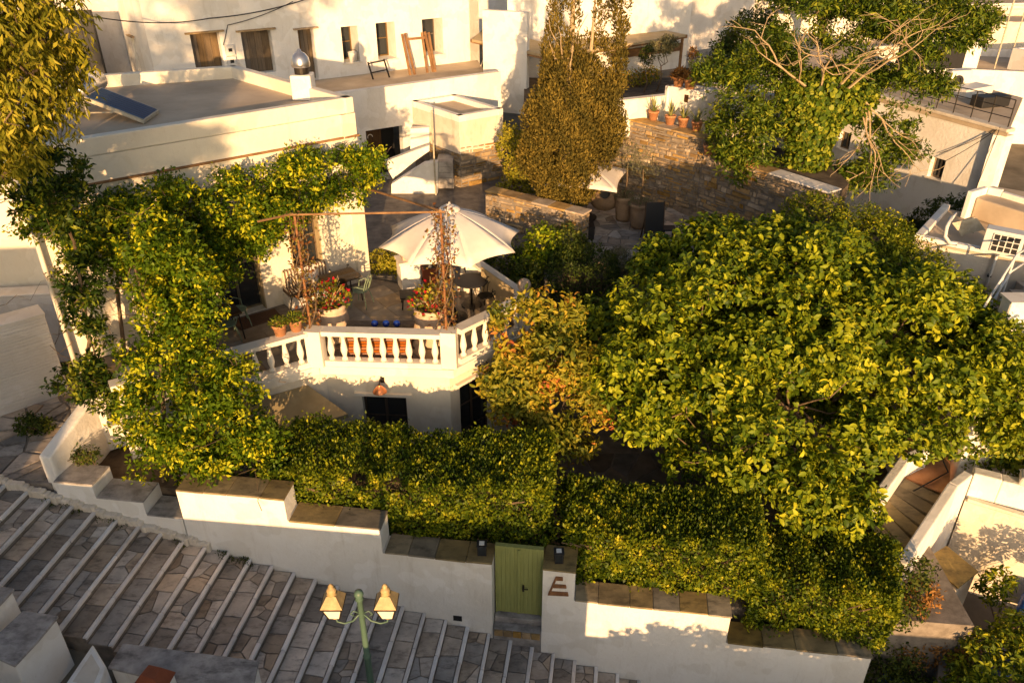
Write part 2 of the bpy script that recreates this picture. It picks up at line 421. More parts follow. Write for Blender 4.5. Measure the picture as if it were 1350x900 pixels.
# ---------------------------------------------------------------- polygons for paving and rubble
def clip(poly, a, b, c):
    """keep a*x+b*y<=c"""
    out = []
    for i in range(len(poly)):
        p, q = poly[i], poly[(i + 1) % len(poly)]
        dp, dq = a * p[0] + b * p[1] - c, a * q[0] + b * q[1] - c
        if dp <= 0: out.append(p)
        if (dp < 0) != (dq < 0) and abs(dp - dq) > 1e-12:
            t = dp / (dp - dq); out.append((p[0] + (q[0] - p[0]) * t, p[1] + (q[1] - p[1]) * t))
    return out
def voronoi(poly, seeds, gap, aniso=1.0):
    cells = []
    for i, s in enumerate(seeds):
        c = list(poly)
        for j, t in enumerate(seeds):
            if i == j or not c: continue
            dx, dy = t[0] - s[0], (t[1] - s[1]) * aniso
            n = math.hypot(dx, dy)
            if n < 1e-6: continue
            mx, my = (s[0] + t[0]) / 2, (s[1] + t[1]) / 2
            dy2 = dy * aniso; nn = math.hypot(dx, dy2)
            c = clip(c, dx / nn, dy2 / nn, (dx * mx + dy2 * my) / nn - gap / 2)
        if len(c) >= 3: cells.append(c)
    return cells
def area(p): return abs(sum(p[i][0] * p[(i + 1) % len(p)][1] - p[(i + 1) % len(p)][0] * p[i][1] for i in range(len(p)))) / 2
def ccw(p):
    a = sum(p[i][0] * p[(i + 1) % len(p)][1] - p[(i + 1) % len(p)][0] * p[i][1] for i in range(len(p)))
    return p if a > 0 else p[::-1]
def shrink(p, f):
    cx = sum(q[0] for q in p) / len(p); cy = sum(q[1] for q in p) / len(p)
    r = max(math.hypot(q[0] - cx, q[1] - cy) for q in p); k = max(.5, 1 - f / r)
    return [(cx + (q[0] - cx) * k, cy + (q[1] - cy) * k) for q in p]
def rough_poly(p, j):
    """break each edge once so that the stone looks split, not cut"""
    out = []
    for i in range(len(p)):
        a, b = p[i], p[(i + 1) % len(p)]; l = math.hypot(b[0] - a[0], b[1] - a[1])
        out.append(a)
        if l > .12:
            nx, ny = -(b[1] - a[1]) / l, (b[0] - a[0]) / l; d = rnd.uniform(0, j)
            t = rnd.uniform(.35, .65); out.append((a[0] + (b[0] - a[0]) * t + nx * d, a[1] + (b[1] - a[1]) * t + ny * d))
    return out

# ---------------------------------------------------------------- ground, street of steps
WAZ = -7.7
wd = np.array([math.cos(math.radians(WAZ)), math.sin(math.radians(WAZ)), 0.0])      # along the garden wall, downhill
wnrm = np.array([wd[1], -wd[0], 0.0])                                                # out of the wall, to the street
P0 = np.array([-0.39, 11.27, 0.0])
def wall_xy(x, off=0.0):
    """point on the wall face at abscissa x, moved off metres towards the street"""
    t = (x - P0[0]) / wd[0]; p = P0 + wd * t + wnrm * off
    return (p[0], p[1])
def street_z(x): return 0.02 - 0.2968 * (x + .45)

def ground_z(x, y):
    def ss(a, b, t):
        t = min(1, max(0, (t - a) / (b - a))); return t * t * (3 - 2 * t)
    low = min(3.6, max(-3.4, street_z(x) - .55))
    g = low + (3.55 - 2.6 * ss(9.9, 11.2, x) - low) * ss(17.2, 19.6, y)
    if y > 70: g -= (y - 70) * .30
    return max(g, -30)
xs = [-600, -300, -150, -80, -50, -30] + [-20 + 2 * i for i in range(21)] + [30, 50, 80, 150, 300, 600]
ys = [-200, -80, -40, -20] + [-10 + 2 * i for i in range(14)] + [17.5, 18.5, 19.6, 22, 30, 45, 60, 70, 90, 120, 180, 300, 700]
ys = sorted(set(ys))
g = MB()
for y in ys:
    for x in xs: g.v.append((x, y, ground_z(x, y)))
nx = len(xs)
for j in range(len(ys) - 1):
    for i in range(nx - 1):
        g.f.append((j * nx + i, j * nx + i + 1, (j + 1) * nx + i + 1, (j + 1) * nx + i))
add('ground', g, M['ground'], kind='structure')
mw, nt, b_, o_ = new_mat('sea_water')
b_.inputs['Base Color'].default_value = (.01, .06, .11, 1); b_.inputs['Roughness'].default_value = .12
n_ = noise(nt, .15, 5); bump(nt, b_, n_.outputs['Fac'], .4, .3)
add('sea', MB().quad((-3000, 120, -15), (3000, 120, -15), (3000, 5000, -15), (-3000, 5000, -15)), mw, kind='structure')

STEP = .4455; SW = 2.70
body = MB(); stones = []
K0, K1 = -25, 12
for k in range(K0, K1 + 1):
    x1 = -.45 + STEP * k; x0 = x1 - STEP; z = street_z(x1)
    a, b2 = np.array(wall_xy(x0, -.05)), np.array(wall_xy(x1, -.05)); o = wnrm[:2]
    body.prism([tuple(a + o * (SW + .05)), tuple(b2 + o * (SW + .05)), tuple(b2), tuple(a)], z - 1.0, z - .022)
street = add('stepped_street', body, M['mortar'], kind='structure')
cnt = 0; rest = MB()
for k in range(K0, K1 + 1):
    x1 = -.45 + STEP * k; x0 = x1 - STEP; z = street_z(x1)
    o2 = np.array(wall_xy(x0, 0.0)); e1 = wd[:2]; e2 = wnrm[:2]; Lx = STEP / wd[0]
    # irregular flags between the riser behind and the nosing in front
    rect = [(.012, .02), (Lx - .074, .02), (Lx - .074, SW), (.012, SW)]
    seeds = []; v = .1
    while v < SW:
        if rnd.random() < .30:
            seeds.append((rnd.uniform(.05, .13), v)); seeds.append((rnd.uniform(.24, .33), v + rnd.uniform(-.06, .1)))
            if rnd.random() < .4: seeds.append((rnd.uniform(.1, .3), v + .11))
            v += rnd.uniform(.16, .36)
        else:
            seeds.append((rnd.uniform(.12, .26), v)); v += rnd.uniform(.40, .80)
    for c in voronoi(rect, seeds, .016):
        if area(c) < .0015: continue
        c = rough_poly(ccw(c), .007)
        h = z + rnd.uniform(-.004, .003)
        w0 = [tuple(o2 + e1 * p[0] + e2 * p[1]) for p in c]; w0 = ccw(w0)
        mb = rest if cnt >= 300 or x1 > 3.9 or x1 < -10.6 else MB()
        mb.prism(w0, z - .05, h, shrink(w0, .006))
        if mb is not rest:
            add('flagstone', mb, M['flag'], street); cnt += 1
    for (va, vb) in ((0.0, .9), (.9, 1.78), (1.78, SW)):
        t = rnd.uniform(-.05, .05) if va > 0 else 0
        f = [tuple(o2 + e1 * u + e2 * q) for u, q in ((Lx - .062, va + .004), (Lx + .014, va + .004), (Lx + .014, vb - .004), (Lx - .062, vb - .004))]
        add('nosing', MB().prism(ccw([(p_[0] + rnd.uniform(-.007, .007), p_[1] + rnd.uniform(-.003, .003)) for p_ in f]), z - .062, [z + .006 + rnd.uniform(-.008, .006) for _ in range(4)]), M['marble'], street, bevel=.014, seg=2)
if rest.v: add('small_flagstones', rest, M['flag'], street, kind='stuff')

# ---------------------------------------------------------------- garden wall beside the steps
def wall_block(mb, xa, xb, ztop, thick=.5, front=0.0, zbot=None):
    a, b2 = wall_xy(xa, front), wall_xy(xb, front); c2, d2 = wall_xy(xb, front - thick), wall_xy(xa, front - thick)
    za = zbot if zbot is not None else min(street_z(xa), street_z(xb)) - .6
    mb.prism([a, b2, c2, d2], za, ztop); return mb
def coping(parent, xa, xb, z, thick=.5, over=.03, step=.55, th=.045, name='coping_slab'):
    n = max(1, round((xb - xa) / step)); cuts = [xa + (xb - xa) * i / n + (rnd.uniform(-.07, .07) if 0 < i < n else 0) for i in range(n + 1)]
    for i in range(n):
        u0, u1 = cuts[i] + .004, cuts[i + 1] - .004
        j = rnd.uniform(-.012, .012)
        poly = [wall_xy(u0, over + j), wall_xy(u1, over + j + rnd.uniform(-.01, .01)), wall_xy(u1, -thick - .02), wall_xy(u0, -thick - .02)]
        add(name, MB().prism(poly, z + .002, z + th + rnd.uniform(-.006, .006)), M['slate'], parent, bevel=.008, seg=1)
lw = thing('garden_wall', 'whitewashed garden wall with three slate copings stepping down to the left of the green gate', 'wall', (-3.5, 11.7, 0))
mb = MB(); wall_block(mb, -6.62, -4.42, 3.13); wall_block(mb, -4.42, -2.56, 2.60); wall_block(mb, -2.56, -.40, 1.99)
add('wall_body', mb, M['plaster'], lw)
coping(lw, -6.60, -4.40, 3.13); coping(lw, -4.38, -2.54, 2.60, step=.9); coping(lw, -2.52, -.38, 1.99, step=.5)
# end piers where the coping steps down (small rendered upstands)
rw = thing('garden_wall', 'whitewashed garden wall with slate copings running downhill from the letter pillar', 'wall', (3.8, 10.9, 0))
mb = MB(); wall_block(mb, .60, 1.22, 1.99, .62); wall_block(mb, 1.22, 4.22, 1.22); wall_block(mb, 4.22, 6.95, .50)
add('wall_body', mb, M['plaster'], rw)
coping(rw, .585, 1.235, 1.99, .62, step=.7); coping(rw, 1.24, 4.24, 1.22, step=.48); coping(rw, 4.25, 6.97, .50, step=.62)
# small drain hole low in the left wall
add('drain_hole', MB().obox((*wall_xy(-1.12, .0), .36), wd * .09, wnrm * .012, (0, 0, .07)), M['black'], lw)

# letter on the pillar, raised brown strokes
sg = thing('letter_sign', 'brown metal letter E fixed to the white pillar right of the gate', 'sign', (.9, 11.08, 1.5))
def wallpt(px, py, off): 
    p = onplane(px, py, P0, WAZ); return p + wnrm * off
def wall_plate(name, pix, off0, off1, mat, parent):
    a = [wallpt(x, y, off0) for x, y in pix]; b2 = [wallpt(x, y, off1) for x, y in pix]; m = MB(); n = len(a)
    m.v += [tuple(q) for q in a] + [tuple(q) for q in b2]
    for i in range(n): m.f.append((i, (i + 1) % n, n + (i + 1) % n, n + i))
    m.f.append(tuple(range(n, 2 * n))); m.f.append(tuple(reversed(range(n))))
    return add(name, m, mat, parent)
def cr3(x, y): return (680 + x / 3, 600 + y / 3)
for nm, pl in (('stroke', [(158, 477), (186, 479), (187, 491), (160, 490), (141, 533), (128, 545)]), ('stroke', [(150, 507), (198, 510), (201, 521), (146, 519)]), ('stroke', [(131, 535), (206, 539), (209, 552), (127, 548)])):
    wall_plate(nm, [cr3(*q) for q in pl], .003, .035, M['rust'], sg)

# ---------------------------------------------------------------- the gate and its threshold
gt = thing('garden_gate', 'light green double wooden gate set into the white garden wall', 'gate', (.1, 11.6, .35))
GX0, GX1, GZ0, GZ1 = -.37, .58, .36, 2.22
gm = (GX0 + GX1) / 2
for (a, b2) in ((GX0 + .03, gm - .004), (gm + .004, GX1 - .03)):
    lf = add('gate_leaf', wall_block(MB(), a, b2, GZ1 - .03, .03, -.30, GZ0 + .02), M['gate_green'], gt)
    n = 5
    for i in range(n):
        u0 = a + (b2 - a) * i / n + .0012; u1 = a + (b2 - a) * (i + 1) / n - .0012
        add('plank', wall_block(MB(), u0, u1, GZ1 - .035, .02, -.28, GZ0 + .025), M['gate_green'], lf, bevel=.002, seg=1)
add('cover_strip', wall_block(MB(), gm - .03, gm + .03, GZ1 - .06, .03, -.25, GZ0 + .04), M['gate_green'], gt, bevel=.005)
for zc in (GZ0 + .3, GZ1 - .32):
    for (a, b2) in ((GX0 + .04, gm - .05), (gm + .05, GX1 - .04)):
        pass
mb = MB(); wall_block(mb, GX0, GX0 + .03, GZ1, .1, -.27, GZ0); wall_block(mb, GX1 - .03, GX1, GZ1, .1, -.27, GZ0); wall_block(mb, GX0 + .03, GX1 - .03, GZ1, .1, -.27, GZ1 - .03)
add('gate_frame', mb, M['gate_green'], gt)
hp = np.array([*wall_xy(gm + .09, -.245), 1.18])
hd = MB(); hd.tube([hp, hp + wnrm * .05, hp + wnrm * .05 + wd * .1], .012, 6); hd.obox(hp + np.array([0, 0, -.03]), wd * .02, wnrm * .006, (0, 0, .09))
add('handle', hd, M['iron'], gt)
th = thing('gate_threshold', 'worn grey stone doorstep of two slabs below the green gate', 'doorstep', (.1, 11.3, 0))
add('step_slab', wall_block(MB(), -.385, .595, .19, .52, .02, -.5), M['marble_dark'], th, bevel=.015)
add('step_slab', wall_block(MB(), -.38, .59, .35, .45, -.16, .195), M['marble_dark'], th, bevel=.015)
for i in range(5):
    u = -.36 + .19 * i
    add('edge_stone', wall_block(MB(), u, u + .175, .19 + .12 * 0, .04, .065, .03), M['stone'], th, bevel=.01)

def pillar_lantern(x, label):
    p = wall_xy(x, -.22); z = 2.036
    t = thing('pillar_lantern', label, 'lantern', (p[0], p[1], z), 'square lanterns on the gate pillars')
    m = MB(); m.box(p[0] - .085, p[0] + .085, p[1] - .085, p[1] + .085, z, z + .02)
    add('base', m, M['black'], t)
    c = MB(); 
    for sx in (-1, 1):
        for sy in (-1, 1): c.box(p[0] + sx * .075 - .012, p[0] + sx * .075 + .012, p[1] + sy * .075 - .012, p[1] + sy * .075 + .012, z + .02, z + .24)
    add('frame', c, M['black'], t)
    for k in range(4):
        a = k * math.pi / 2; d = Vector((math.cos(a), math.sin(a), 0)); s = Vector((-math.sin(a), math.cos(a), 0))
        add('pane', MB().obox(Vector((p[0], p[1], z + .13)) + d * .07, s * .062, d * .003, (0, 0, .108)), M['black'] if k in (1,) else M['glass'], t)
    r = MB(); r.box(p[0] - .1, p[0] + .1, p[1] - .1, p[1] + .1, z + .24, z + .262)
    add('cap', r, M['black'], t, bevel=.006)
    add('cap_panel', MB().box(p[0] - .05, p[0] + .05, p[1] - .055, p[1] + .055, z + .2625, z + .268), M['plastic_white'], t)
pillar_lantern(-.62, 'small black square lantern on the slate coping left of the gate')
pillar_lantern(.88, 'small black square lantern on top of the letter pillar right of the gate')

# ---------------------------------------------------------------- left end of the wall: stepped planter ledges and the slanting parapet
pl = thing('planter_ledge', 'low white stepped ledges with slate tops below the trailing vine', 'planter', (-8.2, 12.5, 2.6))
ledges = [(-9.25, -8.42, 3.02), (-8.42, -7.42, 2.70), (-7.42, -6.66, 2.36)]
mb = MB()
for (a, b2, z) in ledges: wall_block(mb, a, b2, z, .62, -.02)
add('ledge_body', mb, M['plaster'], pl)
for (a, b2, z) in ledges:
    poly = [wall_xy(a + .02, 0), wall_xy(b2 + .02, 0), wall_xy(b2 + .02, -.6), wall_xy(a + .02, -.6)]
    add('slate_top', MB().prism(poly, z + .002, z + .04), M['marble_dark'], pl, bevel=.008, seg=1)
# crumbling limewashed kerb along the foot of the ledges
kb = MB(); 
for i in range(52):
    x = -10.6 + i * .085; j = rnd.uniform(-.015, .03); h_ = .03 + .05 * math.sin(i * .7) ** 2 + rnd.uniform(-.02, .035)
    wall_block(kb, x, x + .1, street_z(x) + h_, .14 + j, .085 + j, street_z(x + .3) - .4)
add('limewashed_kerb', kb, M['plaster_old'], label='crumbling limewashed kerb along the foot of the planter ledges', cat='kerb', bevel=.025)

# parapet that climbs from the street corner to the terrace
A1 = atz(52, 590, 3.5); A2 = atz(135, 535, 3.95)
pv = MB()
def slab_wall(mb, p, q, z0p, z0q, z1p, z1q, t):
    d = np.array([q[0] - p[0], q[1] - p[1]]); d /= np.linalg.norm(d); n = np.array([d[1], -d[0]]) * t / 2
    poly = [(p[0] + n[0], p[1] + n[1]), (q[0] + n[0], q[1] + n[1]), (q[0] - n[0], q[1] - n[1]), (p[0] - n[0], p[1] - n[1])]
    poly2 = ccw(poly); z0 = [z0p, z0q, z0q, z0p]; z1 = [z1p, z1q, z1q, z1p]
    if poly2 != poly: z0.reverse(); z1.reverse()
    mb.prism(poly2, z0, z1)
    return mb
slab_wall(pv, (-9.35, 12.62), (-9.0, 14.1), 2.2, 2.6, 3.55, 4.0, .28)
slab_wall(pv, (-9.0, 14.1), (-7.9, 14.9), 2.6, 2.6, 4.0, 4.6, .28)
slab_wall(pv, (-8.35, 16.2), (-6.9, 13.3), 1.5, 1.5, 5.0, 3.6, .3)
add('stair_parapet', pv, M['plaster'], label='white slanting parapet rising from the street corner behind the vine', cat='parapet', bevel=.04)
bd = MB(); bd.prism([wall_xy(-9.2, -.7), wall_xy(-6.7, -.66), (-6.6, 14.6), (-8.9, 14.2)], 1.0, 2.55)
add('planting_bed', bd, M['earth'], kind='structure')

# ---------------------------------------------------------------- courtyard behind the hedge
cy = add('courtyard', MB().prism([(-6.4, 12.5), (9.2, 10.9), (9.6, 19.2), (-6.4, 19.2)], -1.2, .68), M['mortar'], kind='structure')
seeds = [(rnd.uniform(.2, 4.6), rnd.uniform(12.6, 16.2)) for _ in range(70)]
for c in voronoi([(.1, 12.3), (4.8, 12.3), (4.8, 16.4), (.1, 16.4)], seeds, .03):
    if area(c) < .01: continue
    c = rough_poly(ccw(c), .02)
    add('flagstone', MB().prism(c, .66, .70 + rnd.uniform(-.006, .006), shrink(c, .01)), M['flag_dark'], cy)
# ---------------------------------------------------------------- walls with openings
def wall_run(mb, p, q, z0, z1, t, ops=()):
    """wall from p to q (xy), thickness t to the left of the direction, with openings (s0,s1,za,zb) in metres along it"""
    p, q = np.array(p[:2], float), np.array(q[:2], float); Lw = np.linalg.norm(q - p); d = (q - p) / Lw; n = np.array([-d[1], d[0]])
    def piece(a, b2, za, zb):
        if b2 - a < 1e-3 or zb - za < 1e-3: return
        A, B = p + d * a, p + d * b2
        mb.prism([tuple(A), tuple(B), tuple(B + n * t), tuple(A + n * t)], za, zb)
    s = 0
    for (a, b2, za, zb) in sorted(ops):
        piece(s, a, z0, z1); piece(a, b2, z0, za); piece(a, b2, zb, z1); s = b2
    piece(s, Lw, z0, z1); return d, n
class Frame:
    """local frame on a wall: s along, h up, o outwards to the viewer"""
    def __init__(self, p, q):
        self.p = np.array(p[:2], float); v = np.array(q[:2], float) - self.p; self.L = np.linalg.norm(v); self.d = v / self.L; self.n = np.array([-self.d[1], self.d[0]])
        self.az = math.degrees(math.atan2(self.d[1], self.d[0]))
    def pt(self, s, o, z): r = self.p + self.d * s - self.n * o; return (r[0], r[1], z)
    def box(self, mb, s0, s1, o0, o1, z0, z1):
        a, b2, c, e = (self.pt(s0, o1, 0), self.pt(s1, o1, 0), self.pt(s1, o0, 0), self.pt(s0, o0, 0))
        mb.prism([a[:2], b2[:2], c[:2], e[:2]], z0, z1); return mb
    def pix(self, px, py):
        w = onplane(px, py, self.p, self.az); return float((w[:2] - self.p) @ self.d), float(w[2])
def window_unit(parent, fr, s0, s1, z0, z1, depth=.22, frame_mat='wood_frame', pane_mat='glass', cols=2, rows=2, name='window', sill=True, lintel=None, shutter=None):
    """recessed joinery inside an opening: frame as the part, panes, sill and lintel as its pieces"""
    m = MB(); w = .055
    fr.box(m, s0, s0 + w, -depth - .06, -depth, z0, z1); fr.box(m, s1 - w, s1, -depth - .06, -depth, z0, z1)
    fr.box(m, s0 + w, s1 - w, -depth - .06, -depth, z1 - w, z1); fr.box(m, s0 + w, s1 - w, -depth - .06, -depth, z0, z0 + w)
    for i in range(1, cols):
        c = s0 + (s1 - s0) * i / cols; fr.box(m, c - .03, c + .03, -depth - .055, -depth + .004, z0 + w, z1 - w)
    for i in range(1, rows):
        c = z0 + (z1 - z0) * i / rows; fr.box(m, s0 + w, s1 - w, -depth - .05, -depth - .008, c - .02, c + .02)
    o = add(name, m, M[frame_mat], parent)
    for i in range(cols):
        for j in range(rows):
            a = s0 + w + (s1 - s0 - 2 * w) * i / cols; b2 = s0 + w + (s1 - s0 - 2 * w) * (i + 1) / cols
            za = z0 + w + (z1 - z0 - 2 * w) * j / rows; zb = z0 + w + (z1 - z0 - 2 * w) * (j + 1) / rows
            add('pane', fr.box(MB(), a, b2, -depth - .045, -depth - .03, za, zb), M[pane_mat], o)
    if sill: add('sill', fr.box(MB(), s0 - .06, s1 + .06, -depth + .01, .06, z0 - .06, z0 - .002), M['plaster_trim'], o)
    if lintel: add('lintel', fr.box(MB(), s0 - .16, s1 + .16, .003, .10, z1 + .02, z1 + .10), M[lintel], o)
    return o

# ---------------------------------------------------------------- the terrace house
FZ = 3.72
HL, HR = (-10.2, 15.92), (-4.02, 20.56)
FF = Frame(HL, HR)
house = thing('terrace_house', 'cream two storey house with flat roof and balustraded terrace above the hedge', 'house', (-5, 17, .68))
WL, WC0, WC1, WR, WK, WK2 = (-8.3, 13.52), (-4.52, 15.93), (-1.43, 15.74), (.36, 17.62), (-1.03, 19.78), (-2.5, 19.95)
# upper storey
dS0, _ = FF.pix(290, 400); dS1, _ = FF.pix(351, 400)
wS0, wZ1 = FF.pix(378, 297); wS1, _ = FF.pix(420, 300)
upW = MB()
wall_run(upW, HL, HR, 2.2, 8.38, .45, [(dS0, dS1, FZ, 6.35), (wS0, wS1, 4.55, 6.15)])
RB, RC = (-8.2, 24.6), (-13.6, 22.6)
wall_run(upW, HR, RB, 2.2, 8.38, .4); wall_run(upW, RB, RC, 2.2, 8.38, .4); wall_run(upW, RC, HL, 2.2, 8.38, .4)
add('wall', upW, M['plaster_house'], house)
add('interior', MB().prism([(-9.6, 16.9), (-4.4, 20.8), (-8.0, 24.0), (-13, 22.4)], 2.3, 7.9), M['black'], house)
rf = add('roof', MB().prism(inset([HL, HR, RB, RC], .2), 8.385, 8.45), M['roof_screed'], house)
pp = MB(); 
for a, b2 in ((HL, HR), (RB, RC), (RC, HL)): wall_run(pp, a, b2, 8.383, 8.78, .26)
wall_run(pp, HR, RB, 8.383, 8.78, .26)
add('parapet', pp, M['plaster_house'], rf, bevel=.03)
add('cornice', FF.box(MB(), -.02, FF.L + .05, .004, .06, 7.78, 7.83), M['wood_beam'], house)
window_unit(house, FF, dS0, dS1, FZ + .02, 6.35, .24, 'door_olive', 'glass', 2, 2, 'french_door', sill=False)
window_unit(house, FF, wS0, wS1, 4.55, 6.15, .26, 'wood_frame', 'glass', 2, 2)
for s0, s1, z0, z1 in ((dS0, dS1, FZ, 6.35), (wS0, wS1, 4.55, 6.15)):
    rv = MB(); FF.box(rv, s0 + .002, s0 + .03, -.22, .02, z0, z1 - .03); FF.box(rv, s1 - .03, s1 - .002, -.22, .02, z0, z1 - .03); FF.box(rv, s0 + .002, s1 - .002, -.22, .02, z1 - .03, z1 - .002)
    add('door_lining' if z0 == FZ else 'window_lining', rv, M['fabric_tan'], house)
dp = MB(); dp.tube([(-10.12, 15.72, 3.6), (-10.12, 15.74, 6.8), (-10.12, 15.8, 8.1)], .055, 10)
add('drainpipe', dp, M['plaster_trim'], house, smooth=True)
# lower storey and terrace slab
inner = [(-8.3, 13.8), (-4.45, 16.08), (-1.48, 15.88), (.12, 17.6), (-1.1, 19.65)]
FA, FB, FC = Frame(inner[0], inner[1]), Frame(inner[1], inner[2]), Frame(inner[2], inner[3])
d1a, d1z = FB.pix(477, 520); d1b, _ = FB.pix(535, 520)
d2a, _ = FC.pix(606, 515); d2b, _ = FC.pix(647, 500)
lo = MB()
wall_run(lo, inner[0], inner[1], .68, 3.52, .3); wall_run(lo, inner[1], inner[2], .68, 3.52, .3, [(d1a, d1b, .70, d1z)])
wall_run(lo, inner[2], inner[3], .68, 3.52, .3, [(d2a, d2b, .70, 2.98)]); wall_run(lo, inner[3], inner[4], .68, 3.52, .3)
add('lower_wall', lo, M['plaster_house'], house)
window_unit(house, FB, d1a, d1b, .70, d1z, .16, 'wood_dark', 'glass', 2, 3, 'terrace_room_door', sill=False, lintel='plaster_trim')
window_unit(house, FC, d2a, d2b, .70, 2.98, .16, 'wood_dark', 'glass', 2, 3, 'terrace_room_door', sill=False, lintel='plaster_trim')
tpoly = [WL, WC0, WC1, WR, WK, WK2, (-3.4, 20.3), (-4.0, 20.52), (-10.1, 15.95)]
add('terrace_slab', MB().prism(tpoly, 3.52, 3.70), M['mortar'], house)
tout = [(-8.36, 13.38), (-4.49, 15.78), (-1.36, 15.59), (.55, 17.6), (-.95, 19.95)]
lg = MB()
for a, b2 in zip(tout[:-1], tout[1:]): wall_run(lg, a, b2, 3.50, 3.72, .28)
add('terrace_ledge', lg, M['plaster_trim'], house, bevel=.015)
def inside(p, poly):
    r = False; n = len(poly)
    for i in range(n):
        a, b2 = poly[i], poly[(i + 1) % n]
        if (a[1] > p[1]) != (b2[1] > p[1]) and p[0] < (b2[0] - a[0]) * (p[1] - a[1]) / (b2[1] - a[1]) + a[0]: r = not r
    return r
fl = add('terrace_floor', MB().prism(tpoly, 3.703, 3.712), M['mortar'], house)
e1, e2 = FF.d, FF.n; ts = .62; org = np.array([-9.6, 15.2])
for i in range(-2, 18):
    for j in range(-8, 12):
        c = org + e1 * i * ts + e2 * j * ts
        q = [c + e1 * a * ts / 2 * .985 + e2 * b2 * ts / 2 * .985 for a, b2 in ((-1, -1), (1, -1), (1, 1), (-1, 1))]
        if all(inside(k, tpoly) for k in q):
            add('floor_tile', MB().prism([tuple(k) for k in q], 3.706, 3.722 + rnd.uniform(-.002, .002)), M['tile_warm'], fl)
# balustrade
bprof = [(.075, 0), (.075, .05), (.05, .07), (.045, .10), (.062, .16), (.082, .25), (.078, .32), (.058, .44), (.044, .54), (.042, .58), (.06, .61), (.06, .63), (.075, .65), (.075, .70)]
bal_mesh = MB().lathe(bprof, seg=12).mesh('baluster'); bal_mesh.materials.append(M['plaster_trim']); bal_mesh.polygons.foreach_set('use_smooth', [True] * len(bal_mesh.polygons))
bst = MB(); RZ = 4.65
def rail_run(p, q):
    f = Frame(p, q); f.box(bst, 0, f.L, -.11, .11, 3.722, 3.86); f.box(bst, 0, f.L, -.15, .15, RZ - .09, RZ); f.box(bst, 0, f.L, -.11, .11, RZ - .13, RZ - .09)
    return f
runs = [((-8.2, 13.60), (-4.72, 15.82), 12), ((-4.34, 15.90), (-1.62, 15.75), 9), ((-1.26, 15.93), (.22, 17.48), 6), ((.22, 17.80), (-.95, 19.63), 7), ((-1.2, 19.80), (-2.7, 19.98), 5)]
frs = [rail_run(a, b2) for a, b2, n in runs]
for (x, y) in ((-4.53, 15.88), (-1.44, 15.82), (.30, 17.64), (-1.05, 19.75)):
    f = Frame((x - .2, y + .02), (x + .2, y - .02)); f.box(bst, .02, .38, -.17, .17, 3.724, RZ + .015)
balus = add('balustrade', bst, M['plaster_trim'], house)
for f, (a, b2, n) in zip(frs, runs):
    for i in range(n):
        p = f.pt(f.L * (i + .5) / n, 0, 3.86)
        o = bpy.data.objects.new('baluster', bal_mesh); o.location = p; link(o, balus)
# reed screens fixed inside the back balustrade
sc = MB(); f = frs[3]; f.box(sc, .1, f.L - .5, -.16, -.13, 3.75, 4.72)
add('reed_screen', sc, M['fabric_tan'], house)
# wall lamps
def wall_lamp(fr, s, z, label):
    b0 = fr.pt(s, 0, z); t = thing('wall_lamp', label, 'lamp', b0)
    add('backplate', fr.box(MB(), s - .05, s + .05, .002, .03, z - .07, z + .07), M['iron'], t)
    m = MB(); m.tube([fr.pt(s, .03, z), fr.pt(s, .12, z + .12), fr.pt(s, .26, z + .15), fr.pt(s, .34, z + .06)], .014, 6); add('arm', m, M['iron'], t)
    c = fr.pt(s, .34, z - .10); m = MB(); m.lathe([(.17, -.02), (.165, 0), (.10, .09), (.05, .13), (.035, .17)], c, 16, cap=False); add('shade', m, M['copper'], t, smooth=True)
    m = MB(); m.lathe([(.01, -.06), (.045, -.03), (.05, .02), (.03, .07)], c, 10); add('bulb', m, M['plastic_white'], t, smooth=True)
s, z = FB.pix(505, 508); wall_lamp(FB, s, 3.22, 'copper bell lamp over the dark door below the terrace balustrade')
s, z = FC.pix(628, 487); wall_lamp(FC, s + .1, 3.30, 'iron scroll lamp beside the right hand door under the terrace corner')
# awning on the left wing
aw = thing('awning', 'tan canvas awning sloping out beside the vine below the left balustrade', 'awning', (-5.6, 15, 3.1))
q = [FA.pt(2.4, .02, 3.18), FA.pt(4.0, .02, 3.18), FA.pt(4.6, 1.0, 2.72), FA.pt(2.2, 1.0, 2.72)]
m = MB(); m.quad(*q); m.quad(*[(a, b2, c - .02) for a, b2, c in reversed(q)])
for i in range(4):
    a, b2 = q[i], q[(i + 1) % 4]; dz = .02 if i != 2 else .10
    m.quad((a[0], a[1], a[2] - dz), (b2[0], b2[1], b2[2] - dz), b2, a)
add('canvas', m, M['canvas_olive'], aw)
for s in (2.5, 3.9): add('arm', MB().bar(FA.pt(s, .03, 2.5), FA.pt(s, 1.08, 2.6), .025), M['iron'], aw)

# roof things
ch = thing('roof_vent', 'steel dome vent on a white block at the roof corner', 'vent', (-5.35, 21.35, 8.15))
p = atz(424, 133, 8.2); px_, py_ = -5.55, 21.75
add('vent_block', MB().prism([(px_ - .27, py_ - .27), (px_ + .27, py_ - .27), (px_ + .27, py_ + .27), (px_ - .27, py_ + .27)], 8.455, 9.10), M['plaster'], ch, bevel=.03)
add('collar', MB().lathe([(.19, 9.102), (.19, 9.28)], (px_, py_, 0), 16), M['iron'], ch, smooth=False)
add('dome', MB().lathe([(.24, 9.28), (.25, 9.36), (.225, 9.5), (.15, 9.61), (.06, 9.66), (.05, 9.71), (.02, 9.73)], (px_, py_, 0), 18), M['steel'], ch, smooth=True)
